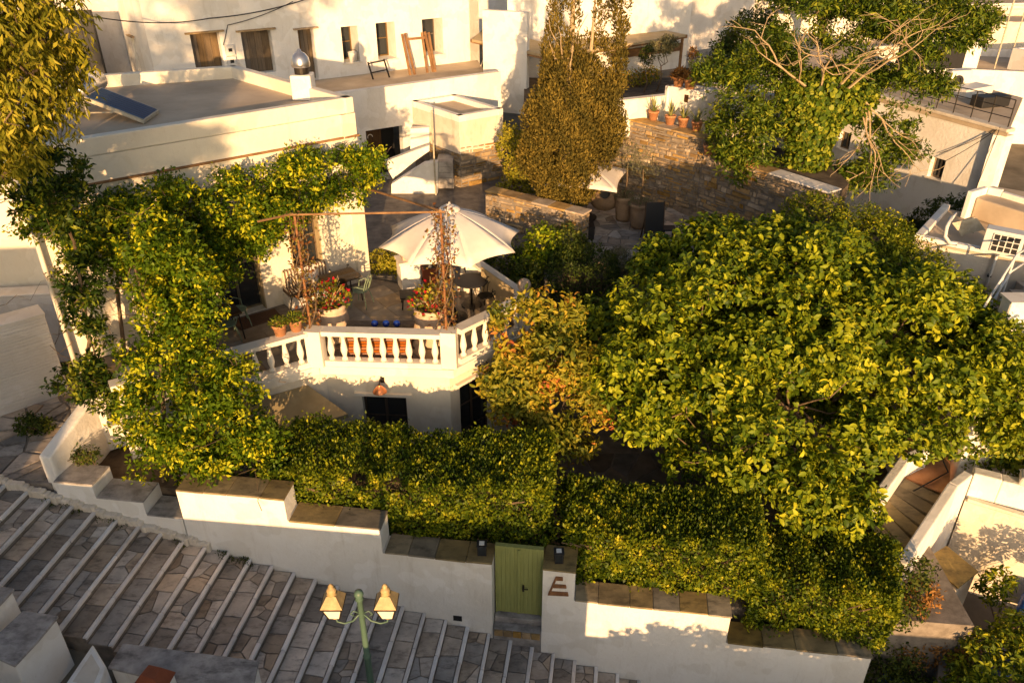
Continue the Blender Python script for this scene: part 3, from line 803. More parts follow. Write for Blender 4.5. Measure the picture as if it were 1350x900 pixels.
# solar water heater
c0, c1, c2, c3 = (np.array(aty(*q)) for q in ((108, 128, 19.3), (128, 117, 19.9), (210, 149, 19.2), (190, 162, 18.6)))
sp = thing('solar_panel', 'tilted blue solar water heater panel on the flat roof', 'solar panel', (-8.6, 19.1, 8.15))
lo0 = np.array([-8.55, 17.9, 8.22]); ax = np.array([.62, .42, 0]); 
pc = [atz(190, 161, 8.52), atz(210, 147, 8.52)]
base_a, base_b = pc
slope_dir = aty(110, 130, base_a[1] + .55) - base_a
tA, tB = base_a + slope_dir, base_b + slope_dir
nrm = np.cross(base_b - base_a, tA - base_a); nrm /= np.linalg.norm(nrm); 
if nrm[2] < 0: nrm = -nrm
ctr = (base_a + base_b + tA + tB) / 4; hx, hy = (base_b - base_a) / 2, (tA - base_a) / 2
add('casing', MB().obox(ctr, hx, hy, nrm * .045), M['iron_pale'], sp)
add('collector', MB().obox(ctr + nrm * .05, hx * .9, hy * .95, nrm * .004), M['panel_sky_blue'], sp)
for i in range(1, 7): add('fin_strip', MB().obox(ctr + nrm * .056 + hx * (-.9 + 1.8 * i / 7), hx * .012, hy * .94, nrm * .002), M['black'], sp)
fr_ = MB()
for e in (tA, tB):
    fr_.bar(e - nrm * .04, (e[0], e[1], 8.46), .035); fr_.bar(e - nrm * .04, (e[0] - .35, e[1] + .5, 8.46), .03)
    fr_.bar((e + (base_a if e is tA else base_b)) / 2 - nrm * .05, (e[0], e[1], 8.6), .03)
add('stand', fr_, M['iron_pale'], sp)
tk = (tA + tB) / 2 + np.array([-.25, .35, .12])
wt = thing('water_tank', 'polished steel water tank behind the solar panel on the roof', 'tank', tuple(tk))
dv = (tB - tA) / np.linalg.norm(tB - tA)
mm = MB(); mm.tube([tk - dv * .66, tk - dv * .62, tk + dv * .62, tk + dv * .66], [.18, .24, .24, .18], 18); add('barrel', mm, M['steel'], wt, smooth=True)
mm = MB()
for sgn in (-.45, .45):
    for o in (-.2, .2):
        w = tk + dv * sgn; mm.bar((w[0], w[1], w[2] - .15), (w[0] - o * .8, w[1] + o, 8.46), .03)
add('stand', mm, M['iron_pale'], wt)

# ---------------------------------------------------------------- pergola poles over the terrace
pg = thing('pergola_frame', 'rusty pole pergola frame standing at the front corners of the terrace', 'pergola', (-3, 15.9, 4.66))
pA, pB = (-4.62, 15.98), (-1.50, 15.86)
zA, zB = height_at(pA, 285), height_at(pB, 281)
for p, z in ((pA, zA), (pB, zB)): add('post', MB().tube([(p[0], p[1], RZ + .02), (p[0], p[1], z)], .028, 8), M['rust'], pg)
w1 = tuple(aty(340, 292, 15.2))
add('beam', MB().tube([(pA[0] - .2, pA[1], zA + .03), (pB[0] + .1, pB[1], zB + .03)], .024, 8), M['wood_beam'], pg)
add('beam', MB().tube([(pA[0], pA[1] - .1, zA + .09), w1], .024, 8), M['wood_beam'], pg)
add('beam', MB().tube([(pB[0], pB[1] - .1, zB + .09), (-4.05, 20.45, height_at((-4.05, 20.45), 246))], .032, 8), M['wood_beam'], pg)
for i in range(3):
    f = (i + 1) / 4; add('wire', MB().tube([(pA[0] + (pB[0] - pA[0]) * f * .6, 16.0 + 1.2 * f, zA + .06), (-4.1 - f, 20.4 - f * .7, zA + .35)], .006, 4), M['iron'], pg)

# ---------------------------------------------------------------- potted plants and furniture of the terrace
def pot_mesh(r, h, kind='belly'):
    if kind == 'belly': pr = [(r * .62, 0), (r * .72, h * .05), (r * .97, h * .35), (r, h * .55), (r * .9, h * .8), (r * .84, h * .86), (r * .92, h * .9), (r * .92, h), (r * .8, h), (r * .78, h * .9)]
    elif kind == 'tall': pr = [(r * .66, 0), (r * .75, h * .15), (r * .92, h * .7), (r * .92, h * .84), (r, h * .86), (r, h), (r * .86, h), (r * .84, h * .92)]
    else: pr = [(r * .68, 0), (r * .9, h * .78), (r, h * .79), (r, h), (r * .86, h), (r * .84, h * .92)]
    return MB().lathe(pr, seg=20)
def spray(name, c, r, h, n, mat, parent, length, width, seed, fold=False, upw=.8, tint=None, kind=None):
    rg = np.random.default_rng(seed); d = rg.normal(size=(n, 3)); d[:, 2] = np.abs(d[:, 2]); d /= np.linalg.norm(d, axis=1, keepdims=True)
    P = np.array(c) + d * np.array([r, r, h]) * (rg.random(n)[:, None] ** .5)
    return add(name, leaf_mesh(name, P, d + rg.normal(size=(n, 3)) * .5 + np.array([0, 0, upw * .3]), length, width, mat, fold, seed, tint=tint), mat, parent, kind='stuff')
def big_pot(x, y, label, seed):
    t = thing('potted_bougainvillea', label, 'potted plant', (x, y, FZ + .002))
    m = pot_mesh(.43, 1.02); m.v = [(a + x, b2 + y, c + FZ + .004) for a, b2, c in m.v]
    pt = add('pot', m, M['pot_pale'], t, smooth=True)
    add('soil', MB().lathe([(.34, FZ + .93), (.34, FZ + .95)], (x, y, 0), 16), M['earth'], pt)
    rg = np.random.default_rng(seed)
    st = MB()
    for i in range(9):
        a = rg.random() * 6.28; st.tube([(x, y, FZ + .9), (x + .12 * math.cos(a), y + .12 * math.sin(a), FZ + 1.15), (x + .36 * math.cos(a), y + .36 * math.sin(a), FZ + 1.3 + rg.random() * .35)], [.014, .01, .005], 5)
    add('stem', st, M['bark_pale'], t)
    spray('foliage', (x, y, FZ + 1.0), .5, .55, 420, M['leaf_photinia'], t, .10, .055, seed, tint=np.random.default_rng(seed).random(420) * .7)
    spray('flowers', (x, y, FZ + 1.02), .52, .60, 130, M['petal_red'], t, .075, .06, seed + 1)
    return t
big_pot(-4.38, 17.0, 'pale belly pot of red flowers behind the left terrace corner', 11)
big_pot(-1.95, 16.85, 'pale belly pot of red flowers behind the right terrace corner', 12)
def climber(pole, z0, z1, label, seed):
    t = thing('climbing_bougainvillea', label, 'climbing plant', (pole[0], pole[1], z0)); rg = np.random.default_rng(seed)
    st = MB()
    for k in range(4):
        pts = []
        for i in range(9):
            f = i / 8; a = f * 7 + k * 1.6; r = .16 * (1 - f * .4) + .05; pts.append((pole[0] + r * math.cos(a), pole[1] + .1 + r * math.sin(a), z0 + (z1 - z0) * f))
        st.tube(pts, [.016 - .001 * i for i in range(9)], 5)
    add('stem', st, M['bark'], t)
    n = 720; f = rg.random(n); P = np.stack([pole[0] + rg.normal(size=n) * .15, pole[1] + .1 + rg.normal(size=n) * .15, z0 + (z1 - z0) * f], 1)
    add('foliage', leaf_mesh('foliage', P, rg.normal(size=(n, 3)), .085, .05, M['leaf_red'], False, seed), M['leaf_red'], t)
climber(pA, RZ + .05, zA + .05, 'dry reddish climber twined up the left pergola pole', 21)
climber(pB, RZ + .05, zB + .05, 'dry reddish climber twined up the right pergola pole', 22)
def small_pot(px, py, z, r, h, label, mat, seed, grp=None):
    p = atz(px, py, z); t = thing('potted_herb', label, 'potted plant', tuple(p), grp)
    m = pot_mesh(r, h, 'rim'); m.v = [(a + p[0], b2 + p[1], c + z + .003) for a, b2, c in m.v]
    add('pot', m, M['terracotta'], t, smooth=True)
    spray('foliage', (p[0], p[1], z + h * .9), r * 1.25, r * 1.2, 420, mat, t, .06, .02, seed)
small_pot(370, 441, RZ, .17, .27, 'terracotta pot of green herb on the rail, the left one of two', M['leaf_ivy'], 31)
small_pot(391, 435, RZ, .17, .27, 'terracotta pot of green herb on the rail, the right one of two', M['leaf_ivy'], 32)

# slatted wood bench behind the middle balusters with three blue glass balls on it
bn = thing('slatted_bench', 'reddish slatted wooden bench box behind the middle balusters', 'bench', (-3.1, 16.4, FZ))
bx0, bx1, by0, by1 = -3.85, -2.35, 16.14, 16.62
fm = MB()
for x in (bx0, (bx0 + bx1) / 2 - .03, bx1 - .06):
    for y in (by0 + .02, by1 - .06): fm.box(x, x + .06, y, y + .05, FZ + .003, FZ + .72)
add('frame', fm, M['wood_dark'], bn)
for i in range(8):
    z = FZ + .08 + i * .08; add('slat', MB().box(bx0, bx1, by0 - .002, by0 + .018, z, z + .062), M['wood_red'], bn)
for i in range(5):
    y = by0 + i * .1; add('seat_slat', MB().box(bx0 - .05, bx1 + .05, y, y + .088, FZ + .722, FZ + .75), M['wood_frame'], bn)
for i, (px, w) in enumerate(((494, 'leftmost'), (509, 'middle'), (523, 'rightmost'))):
    p = atz(px, 431, FZ + .75); p[1] = 16.34; p[0] = (px - 675) / FPX * (16.34 * _c + (CAM_H - 4.55) * _s)
    t = thing('glass_ball', 'shiny blue glass ball on the bench, the %s of three' % w, 'glass ball', (p[0], p[1], FZ + .75), 'blue glass balls')
    m = MB(); r = .085
    m.lathe([(r * math.sin(a * math.pi / 12) + .001, r - r * math.cos(a * math.pi / 12)) for a in range(13)], (p[0], p[1], FZ + .751), 16)
    add('ball', m, M['blue_glass'], t, smooth=True)
    add('stand_ring', MB().lathe([(.05, 0), (.055, .012), (.045, .02)], (p[0], p[1], FZ + .7505), 12), M['iron'], t)

def chair(name_mat, label, loc, rz):
    t = thing('metal_chair', label, 'chair', loc, local=True); t.rotation_euler.z = rz
    mt = M[name_mat]; S = .2
    m = MB(); m.lathe([(.20, .44), (.215, .455), (.20, .47)], (0, 0, 0), 16); add('seat', m, mt, t)
    for sx in (-1, 1):
        for sy in (-1, 1):
            add('leg', MB().tube([(sx * .15, sy * .14, .45), (sx * .2, sy * .19, .22), (sx * .23, sy * .22, 0)], .013, 6), mt, t)
    m = MB(); m.tube([(-.19, -.15, .46), (-.21, -.22, .7), (-.14, -.26, .86), (0, -.27, .9), (.14, -.26, .86), (.21, -.22, .7), (.19, -.15, .46)], .013, 6); add('back_hoop', m, mt, t)
    m = MB(); m.tube([(-.08, -.17, .47), (-.1, -.23, .68), (0, -.255, .80), (.1, -.23, .68), (.08, -.17, .47)], .011, 6); add('back_loop', m, mt, t)
    m = MB(); m.tube([(-.2, -.18, .58), (-.29, -.02, .66), (-.22, .14, .60), (-.17, .14, .46)], .011, 6); add('armrest', m, mt, t); m = MB(); m.tube([(.2, -.18, .58), (.29, -.02, .66), (.22, .14, .60), (.17, .14, .46)], .011, 6); add('armrest', m, mt, t)
    return t
def tz(px, py): return tuple(atz(px, py, FZ + .004))
chair('metal_green', 'pale green metal armchair right of the wooden table by the house wall', tz(478, 402), math.radians(75))
chair('metal_green', 'pale green metal armchair at the table in front of the glazed door', tz(318, 428), math.radians(-60))
chair('metal_green', 'dark green metal armchair half hidden by the vine at the left terrace table', tz(304, 448), math.radians(-150))
chair('iron', 'black metal armchair between striped bench and wooden table', tz(398, 408), math.radians(-100))
chair('iron', 'black metal armchair behind the wooden table against the house wall', tz(449, 378), math.radians(185))
chair('iron', 'black metal armchair under the big umbrella near the corner balusters', tz(640, 410), math.radians(140))
chair('iron', 'black metal armchair under the big umbrella close to the reed screen', tz(632, 378), math.radians(200))
def table(px, py, w, d, h, mat, legmat, label, rz):
    p = tz(px, py); t = thing('terrace_table', label, 'table', p, local=True); t.rotation_euler.z = rz
    n = 6
    for i in range(n):
        y = -d / 2 + d * i / n; add('top_plank', MB().box(-w / 2, w / 2, y + .003, y + d / n - .003, h - .035, h), M[mat], t)
    for sx in (-1, 1):
        for sy in (-1, 1): add('leg', MB().tube([(sx * (w / 2 - .08), sy * (d / 2 - .06), h - .035), (sx * (w / 2 - .04), sy * (d / 2 - .03), 0)], .018, 6), M[legmat], t)
    m = MB(); m.bar((-w / 2 + .06, -d / 2 + .06, h - .06), (w / 2 - .06, -d / 2 + .06, h - .06), .03, .045); m.bar((-w / 2 + .06, d / 2 - .06, h - .06), (w / 2 - .06, d / 2 - .06, h - .06), .03, .045); add('apron', m, M[legmat], t)
    return t
table(452, 396, .95, .7, .74, 'wood_frame', 'iron', 'brown wooden table beside the red flower pot near the house wall', math.radians(37))
table(292, 446, 1.0, .8, .74, 'wood_dark', 'iron', 'dark wooden table in front of the glazed terrace door', math.radians(37))
table(548, 402, .8, .5, .36, 'black', 'iron', 'low black table behind the right flower pot', math.radians(10))
bl = thing('fruit_bowl', 'dark round basket standing on the brown wooden table', 'basket', (-4.36, 18.7, FZ + .75))
pbw = atz(449, 378, FZ + .745)
add('bowl', MB().lathe([(.08, 0), (.16, .05), (.19, .13), (.18, .135), (.15, .06), (.05, .03)], (pbw[0], pbw[1], FZ + .746), 14), M['wood_dark'], bl)
add('rim', MB().tube([(pbw[0] + .19 * math.cos(i * .524), pbw[1] + .19 * math.sin(i * .524), FZ + .883) for i in range(13)], .012, 5), M['wood_dark'], bl)
# round dark table below the umbrella
rt = thing('round_table', 'black round table in the shade of the big umbrella', 'table', tz(622, 402), local=True)
add('top', MB().lathe([(.45, .70), (.46, .72), (.45, .735)], seg=24), M['black'], rt); add('stem', MB().tube([(0, 0, .03), (0, 0, .7)], .03, 8), M['iron'], rt); add('foot', MB().lathe([(.28, 0), (.27, .03), (.05, .05)], seg=16), M['iron'], rt)
# striped bench against the wall
sB = FF.pix(372, 404)[0]; wb = thing('striped_bench', 'wall bench with brown and white striped cushions by the house', 'bench', FF.pt(sB + .6, .3, FZ))
add('base', FF.box(MB(), sB + .05, sB + 1.35, .02, .55, FZ + .003, FZ + .36), M['plaster'], wb, bevel=.01)
stm = M['stripe'] = None
m_, nt, b_, o_ = new_mat('stripe_fabric')
tc = nt.nodes.new('ShaderNodeTexCoord'); mp = nt.nodes.new('ShaderNodeMapping'); mp.inputs['Rotation'].default_value = (0, 0, math.radians(-37)); wv = nt.nodes.new('ShaderNodeTexWave'); wv.inputs['Scale'].default_value = 3.6
L(nt, tc.outputs['Object'], mp.inputs[0]); L(nt, mp.outputs[0], wv.inputs['Vector']); r_ = ramp(nt, wv.outputs['Fac'], [(.48, (.16, .10, .06)), (.52, (.72, .64, .50))]); L(nt, r_.outputs[0], b_.inputs['Base Color']); b_.inputs['Roughness'].default_value = .9
M['stripe'] = m_
add('seat_cushion', FF.box(MB(), sB + .06, sB + 1.34, .05, .56, FZ + .362, FZ + .48), M['stripe'], wb, bevel=.04, seg=3)
for i in range(2): add('back_cushion', FF.box(MB(), sB + .1 + i * .64, sB + .70 + i * .64, .03, .18, FZ + .485, FZ + .95), M['stripe'], wb, bevel=.05, seg=3)
pc_ = thing('white_cushion', 'plump white cushion leaning on the striped bench', 'cushion', FF.pt(sB + .75, .25, FZ + .49))
cm = MB()
for j in range(9):
    for i in range(9):
        u, v = i / 4 - 1, j / 4 - 1; th_ = .10 * (1 - u ** 4) * (1 - v ** 4); cm.v.append(FF.pt(sB + .78 + u * .24, .25 + th_ - v * .06, FZ + .73 + v * .23))
for j in range(9):
    for i in range(9):
        u, v = i / 4 - 1, j / 4 - 1; th_ = .10 * (1 - u ** 4) * (1 - v ** 4); cm.v.append(FF.pt(sB + .78 + u * .24, .25 - th_ * .5 - v * .06, FZ + .73 + v * .23))
for j in range(8):
    for i in range(8):
        a = j * 9 + i; cm.f.append((a, a + 1, a + 10, a + 9)); cm.f.append((81 + a, 81 + a + 9, 81 + a + 10, 81 + a + 1))
add('cover', cm, M['fabric_white'], pc_, smooth=True)
add('piping', MB().tube([FF.pt(sB + .78 + u * .235, .25 - v * .06, FZ + .73 + v * .225) for u, v in ((-1, -1), (1, -1), (1, 1), (-1, 1), (-1, -1))], .008, 5), M['fabric_white'], pc_)
# door mat
dm = [tz(318, 436), tz(372, 418), tz(362, 407), tz(302, 424)]
add('door_mat', MB().prism(ccw([q[:2] for q in dm]), FZ + .006, FZ + .02), M['mat_brown'], label='dark brown mat on the terrace floor before the glazed door', cat='mat', bevel=.005)
# mosaic pedestal and square planter
pp_ = tz(533, 383); pd = thing('pedestal', 'white pedestal with a paler capped chimney block on the terrace edge', 'pedestal', pp_)
rot = lambda cx, cy, w, a: [(cx + w * (i * math.cos(a) - j * math.sin(a)), cy + w * (i * math.sin(a) + j * math.cos(a))) for i, j in ((-1, -1), (1, -1), (1, 1), (-1, 1))]
cx, cy = pp_[0] + .12, pp_[1] + .25
add('shaft', MB().prism(rot(cx, cy, .27, .35), FZ, FZ + .80), M['plaster'], pd, bevel=.01); add('cap', MB().prism(rot(cx, cy, .31, .35), FZ + .802, FZ + .87), M['plaster_trim'], pd, bevel=.01)
add('top_block', MB().prism(rot(cx, cy, .17, .35), FZ + .872, FZ + 1.28), M['pot_pale'], pd, bevel=.02)
q = tz(568, 380); sq = thing('square_planter', 'rust red square planter with a small trimmed olive beside the pedestal', 'planter', q)
cx, cy = q[0] + .05, q[1] + .3
pn = MB(); w0, w1 = rot(cx, cy, .30, .3), rot(cx, cy, .36, .3); pn.prism(w0, FZ + .003, FZ + .62, w1); add('box', pn, M['rust_paint'], sq, bevel=.012)
add('soil', MB().prism(rot(cx, cy, .31, .3), FZ + .622, FZ + .628), M['earth'], sq); add('trunk', MB().tube([(cx, cy, FZ + .62), (cx + .03, cy, FZ + 1.1), (cx, cy, FZ + 1.5)], [.04, .03, .02], 7), M['bark_pale'], sq)
spray('foliage', (cx, cy, FZ + 1.55), .42, .38, 900, M['leaf_olive'], sq, .07, .018, 41)
# stone ball on the corner pier
fb = thing('stone_ball', 'round carved stone ball on the right corner pier of the balustrade', 'ornament', (.30, 17.64, RZ + .016))
m = MB(); m.lathe([(.13, 0), (.13, .04), (.07, .07), (.10, .10)] + [(.17 * math.sin(a * math.pi / 10), .25 - .17 * math.cos(a * math.pi / 10)) for a in range(3, 11)], (.30, 17.64, RZ + .017), 16)
add('ball', m, M['pot_pale'], fb, smooth=True)
add('base', MB().lathe([(.16, 0), (.16, .015)], (.30, 17.64, RZ + .0165), 16), M['plaster_trim'], fb)

# ---------------------------------------------------------------- umbrellas
def umbrella(c, zf, rim_z, top_z, R, label, n=8, rot0=.39, mat='fabric_white'):
    t = thing('parasol', label, 'umbrella', (c[0], c[1], zf))
    add('pole', MB().tube([(c[0], c[1], zf), (c[0], c[1], top_z - .03)], .028, 8), M['wood_frame'], t)
    add('base', MB().lathe([(.36, 0), (.36, .05), (.1, .09), (.05, .3)], (c[0], c[1], zf + .004), 20), M['iron'], t)
    for k in range(n):
        m = MB(); a0, a1 = rot0 + 2 * math.pi * k / n, rot0 + 2 * math.pi * (k + 1) / n; U, W = 6, 6; vt = {}
        for i in range(U + 1):
            f = i / U
            for j in range(W + 1):
                g_ = j / W
                e = (np.array([math.cos(a0), math.sin(a0)]) * (1 - g_) + np.array([math.cos(a1), math.sin(a1)]) * g_) * R * f
                e *= 1 - .10 * f * 4 * g_ * (1 - g_) * (f ** 2)
                z = top_z + (rim_z - top_z) * f + .07 * math.sin(f * 3.14) + .05 * 4 * g_ * (1 - g_) * f * (1 - f)
                vt[i, j] = len(m.v); m.v.append((c[0] + e[0], c[1] + e[1], z))
        for i in range(U):
            for j in range(W):
                m.f.append((vt[i, j], vt[i + 1, j], vt[i + 1, j + 1], vt[i, j + 1]))
        o = add('canopy_panel', m, M[mat], t, smooth=True)
        so = o.modifiers.new('thick', 'SOLIDIFY'); so.thickness = .006
        add('rib', MB().bar((c[0], c[1], top_z - .06), (c[0] + math.cos(a0) * R * .98, c[1] + math.sin(a0) * R * .98, rim_z - .03), .018), M['wood_frame'], t)
    add('vent_cap', MB().lathe([(.26, -.06), (.24, -.02), (.12, .05), (.03, .08), (.02, .13)], (c[0], c[1], top_z + .02), 16, cap=False), M[mat], t, smooth=True)
umbrella((-1.50, 18.15), FZ, 5.92, 6.72, 1.78, 'large pink white octagonal parasol open over the terrace', 8, .30)
# ---------------------------------------------------------------- rubble faces: every stone its own piece
def rubble(parent, fr, s0, s1, z0, z1, sw, sh, budget, out=.05, mat='stone', name='stone'):
    rest = MB(); n = 0; z = z0; pend = []
    while z < z1 - .03:
        h = min(sh * rnd.uniform(.7, 1.35), z1 - z); s = s0
        while s < s1 - .03:
            w = min(sw * rnd.choice((.35, .5, .7, .9, 1.2, 1.5, 2.0)) * rnd.uniform(.8, 1.2), s1 - s)
            if h > .12 and w > .2 and rnd.random() < .35:
                k = z + h * rnd.uniform(.35, .65); pend.append((s, s + w, z, k)); pend.append((s, s + w * .97, k, z + h))
            else: pend.append((s, s + w, z + rnd.uniform(-.03, .03) * (z > z0), z + h + rnd.uniform(-.03, .03)))
            s += w
        z += h
    pend.sort(key=lambda q: -(q[1] - q[0]) * (q[3] - q[2]))
    for (a, b2, c, d) in pend:
        g_ = .012; a += g_; b2 -= g_; c += g_; d -= g_
        if b2 - a < .03 or d - c < .03: continue
        o = out * rnd.uniform(.35, 1.0); k = .3
        j = [rnd.uniform(.0, .05) * min(1, (b2 - a) / .3) for _ in range(8)]
        P = [fr.pt(a + j[0], 0, c + j[1] * .6), fr.pt(b2 - j[2], 0, c + j[3] * .6), fr.pt(b2 - j[4], 0, d - j[5] * .6), fr.pt(a + j[6], 0, d - j[7] * .6)]
        cs, cz = (a + b2) / 2, (c + d) / 2
        def q(s, zz, f): return fr.pt(s + (cs - s) * .16, o * f, zz + (cz - zz) * .16)
        F = [q(a + j[0], c + j[1] * .6, rnd.uniform(.8, 1.1)), q(b2 - j[2], c + j[3] * .6, rnd.uniform(.8, 1.1)), q(b2 - j[4], d - j[5] * .6, rnd.uniform(.8, 1.1)), q(a + j[6], d - j[7] * .6, rnd.uniform(.8, 1.1))]
        mb = MB() if n < budget else rest; b0 = len(mb.v); mb.v += P + F
        for i in range(4): mb.f.append((b0 + i, b0 + (i + 1) % 4, b0 + 4 + (i + 1) % 4, b0 + 4 + i))
        mb.f.append((b0 + 4, b0 + 5, b0 + 6, b0 + 7))
        if mb is not rest: add(name, mb, M[mat], parent); n += 1
    if rest.v: add('small_stones', rest, M[mat], parent, kind='stuff')

# ---------------------------------------------------------------- stone hut and stair behind the terrace
hy = 28.0
kc = aty(605, 153, hy); hz = kc[2]; kl = atz(543, 133, hz); kr = atz(663, 143, hz)
kb2 = kl + kr - kc
hut = thing('stone_hut', 'small flat roofed hut, whitewashed above and bare rubble stone below', 'hut', (kc[0], kc[1], 3.7))
hp4 = [tuple(kc[:2]), tuple(kr[:2]), tuple(kb2[:2]), tuple(kl[:2])]
zst = height_at(kc, 200)
core = MB(); core.prism(hp4, 3.4, zst - .1); add('core', core, M['mortar'], hut)
up_ = MB(); up_.prism(hp4, zst - .1, hz - .22); add('wall', up_, M['plaster_old'], hut)
pr_ = MB(); FH1, FH2 = Frame(kl, kc), Frame(kc, kr)
for a, b2 in ((kl, kc), (kc, kr), (kr, kb2), (kb2, kl)): wall_run(pr_, a, b2, hz - .218, hz, .2)
add('parapet', pr_, M['plaster'], hut)
add('roof', MB().prism(shrink(hp4, .15), hz - .217, hz - .18), M['roof_screed'], hut)
rubble(hut, FH2, 0, FH2.L, 3.7, zst + .15, .36, .15, 90, .06); rubble(hut, FH1, FH1.L * .35, FH1.L, 3.7, zst - .1, .36, .15, 40, .06)

# alley wall with its doorway, terrace on top
aL, aR = atz(440, 124, 7.0), atz(660, 95, 7.0)
FAW = Frame(aL - (aR - aL) * .2, aR)
dsa, dza = FAW.pix(482, 173); dsb, dzb = FAW.pix(530, 166)
aly = thing('alley_house', 'white house with a row of deep windows and a terrace above the alley', 'house', (aL[0], aL[1], 3.7))
mb = MB(); wall_run(mb, FAW.p, aR, 3.3, 7.0, .3, [(dsa, dsb, 3.75, dza)])
add('terrace_wall', mb, M['plaster'], aly)
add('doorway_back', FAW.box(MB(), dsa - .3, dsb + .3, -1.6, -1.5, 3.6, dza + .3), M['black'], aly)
dr = add('alley_door', FAW.box(MB(), dsa + .02, dsa + .75, -.42, -.36, 3.76, dza - .03), M['wood_dark'], aly)
add('door_ring', MB().tube([FAW.pt(dsa + .3 + .1 * math.cos(i * .5), -.35, dza - .35 + .1 * math.sin(i * .5)) for i in range(8)], .015, 5), M['plaster_trim'], dr)
tD = atz(398, 108, 6.35); UAZ = 33
uL, uR = onplane(196, 60, tD, UAZ), onplane(632, 60, tD, UAZ)
UF = Frame(uL, uR)
add('terrace_floor', MB().prism([tuple(FAW.pt(0, -.305, 0)[:2]), tuple(FAW.pt(FAW.L, -.305, 0)[:2]), tuple(UF.pt(UF.L, -.3, 0)[:2]), tuple(UF.pt(0, -.3, 0)[:2])], 6.2, 6.35), M['roof_screed'], aly)
ops = []; spec = [(250, 289, 46, 95, 'shut'), (317, 357, 43, 100, 'shut'), (392, 413, 40, 108, 'door'), (449, 471, 36, 84, 'win'), (495, 520, 31, 80, 'win'), (556, 583, 26, 74, 'win')]
for (x0, x1, y0, y1, kd) in spec:
    s0, z1 = UF.pix(x0, y0); s1, _ = UF.pix(x1, y0); _, z0 = UF.pix(x0, y1)
    ops.append((s0, s1, max(z0, 6.37) if kd != 'door' else 6.36, z1, kd))
mb = MB(); wall_run(mb, uL, uR, 5.6, 13.5, .95, [o[:4] for o in ops])
pf = uL[:2] + 7 * np.array([math.cos(math.radians(128)), math.sin(math.radians(128))])
FS = Frame(pf, uL)
sl = [FS.pix(142, 38), FS.pix(172, 48)]
slit = [(s_, s_ + .42, z_ - 1.5, z_) for s_, z_ in sl]
wall_run(mb, pf, uL, 5.6, 13.5, .5, slit)
pb = uR[:2] + 7 * np.array([math.cos(math.radians(123)), math.sin(math.radians(123))])
wall_run(mb, uR, pb, 5.6, 13.5, .5)
add('wall', mb, M['plaster'], aly)
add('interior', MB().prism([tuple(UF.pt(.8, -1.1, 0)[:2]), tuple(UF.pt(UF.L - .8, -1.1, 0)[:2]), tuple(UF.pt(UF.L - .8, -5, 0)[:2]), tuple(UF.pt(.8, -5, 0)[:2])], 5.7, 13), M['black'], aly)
for (s0, s1, z0, z1, kd) in ops:
    if kd == 'win':
        window_unit(aly, UF, s0, s1, z0, z1, .8, 'wood_frame', 'glass', 1, 2, 'window', sill=True)
    else:
        o = add('shutter' if kd == 'shut' else 'door', UF.box(MB(), s0 + .02, s1 - .02, -.40, -.34, z0 + .01, z1 - .02), M['wood_dark'], aly)
        for i in range(4):
            a = s0 + .03 + (s1 - s0 - .06) * i / 4; add('board', UF.box(MB(), a + .006, a + (s1 - s0 - .06) / 4 - .006, -.338, -.325, z0 + .02, z1 - .03), M['wood_frame'], o)
        add('stone_lintel', UF.box(MB(), s0 - .18, s1 + .18, .003, .14, z1 + .02, z1 + .08), M['stone'], aly)
for (s0, s1, z0, z1) in slit:
    window_unit(aly, FS, s0, s1, z0, z1, .3, 'wood_dark', 'glass', 1, 2, 'slit_window', sill=False); add('stone_lintel', FS.box(MB(), s0 - .15, s1 + .15, .003, .12, z1 + .01, z1 + .07), M['stone'], aly)
# meter boxes and cables
ms, mz = UF.pix(300, 88)
mt = thing('meter_boxes', 'two pale grey electric meter boxes on the alley house wall', 'meter box', UF.pt(ms, 0, mz))
for k in range(2):
    o = add('box', UF.box(MB(), ms, ms + .34, .003, .16, mz + k * .42, mz + k * .42 + .38), M['plastic_white'], mt, bevel=.015); add('dial', UF.box(MB(), ms + .1, ms + .24, .161, .17, mz + k * .42 + .14, mz + k * .42 + .26), M['black'], o)
def cable(pts, r, label):
    P = [Vector(p) for p in pts]; out = []
    for a, b2 in zip(P[:-1], P[1:]):
        n = 14
        for i in range(n):
            f = i / n; q = a.lerp(b2, f); q.z -= .12 * (b2 - a).length * f * (1 - f); out.append(q)
    out.append(P[-1]); add('cable', MB().tube(out, r, 6), M['black'], label=label, cat='cable')
cable([aty(122, 22, 26.5), UF.pt(UF.pix(275, 24)[0], .10, UF.pix(275, 24)[1]), UF.pt(UF.pix(410, 0)[0], .15, UF.pix(410, -4)[1])], .02, 'thick black cable sagging across the alley house wall')
cable([UF.pt(ms - .05, .08, mz + .8), UF.pt(ms + .25, .06, mz + 1.5), UF.pt(UF.pix(385, 2)[0], .1, UF.pix(385, 2)[1])], .014, 'thin black cable rising from the meter boxes')
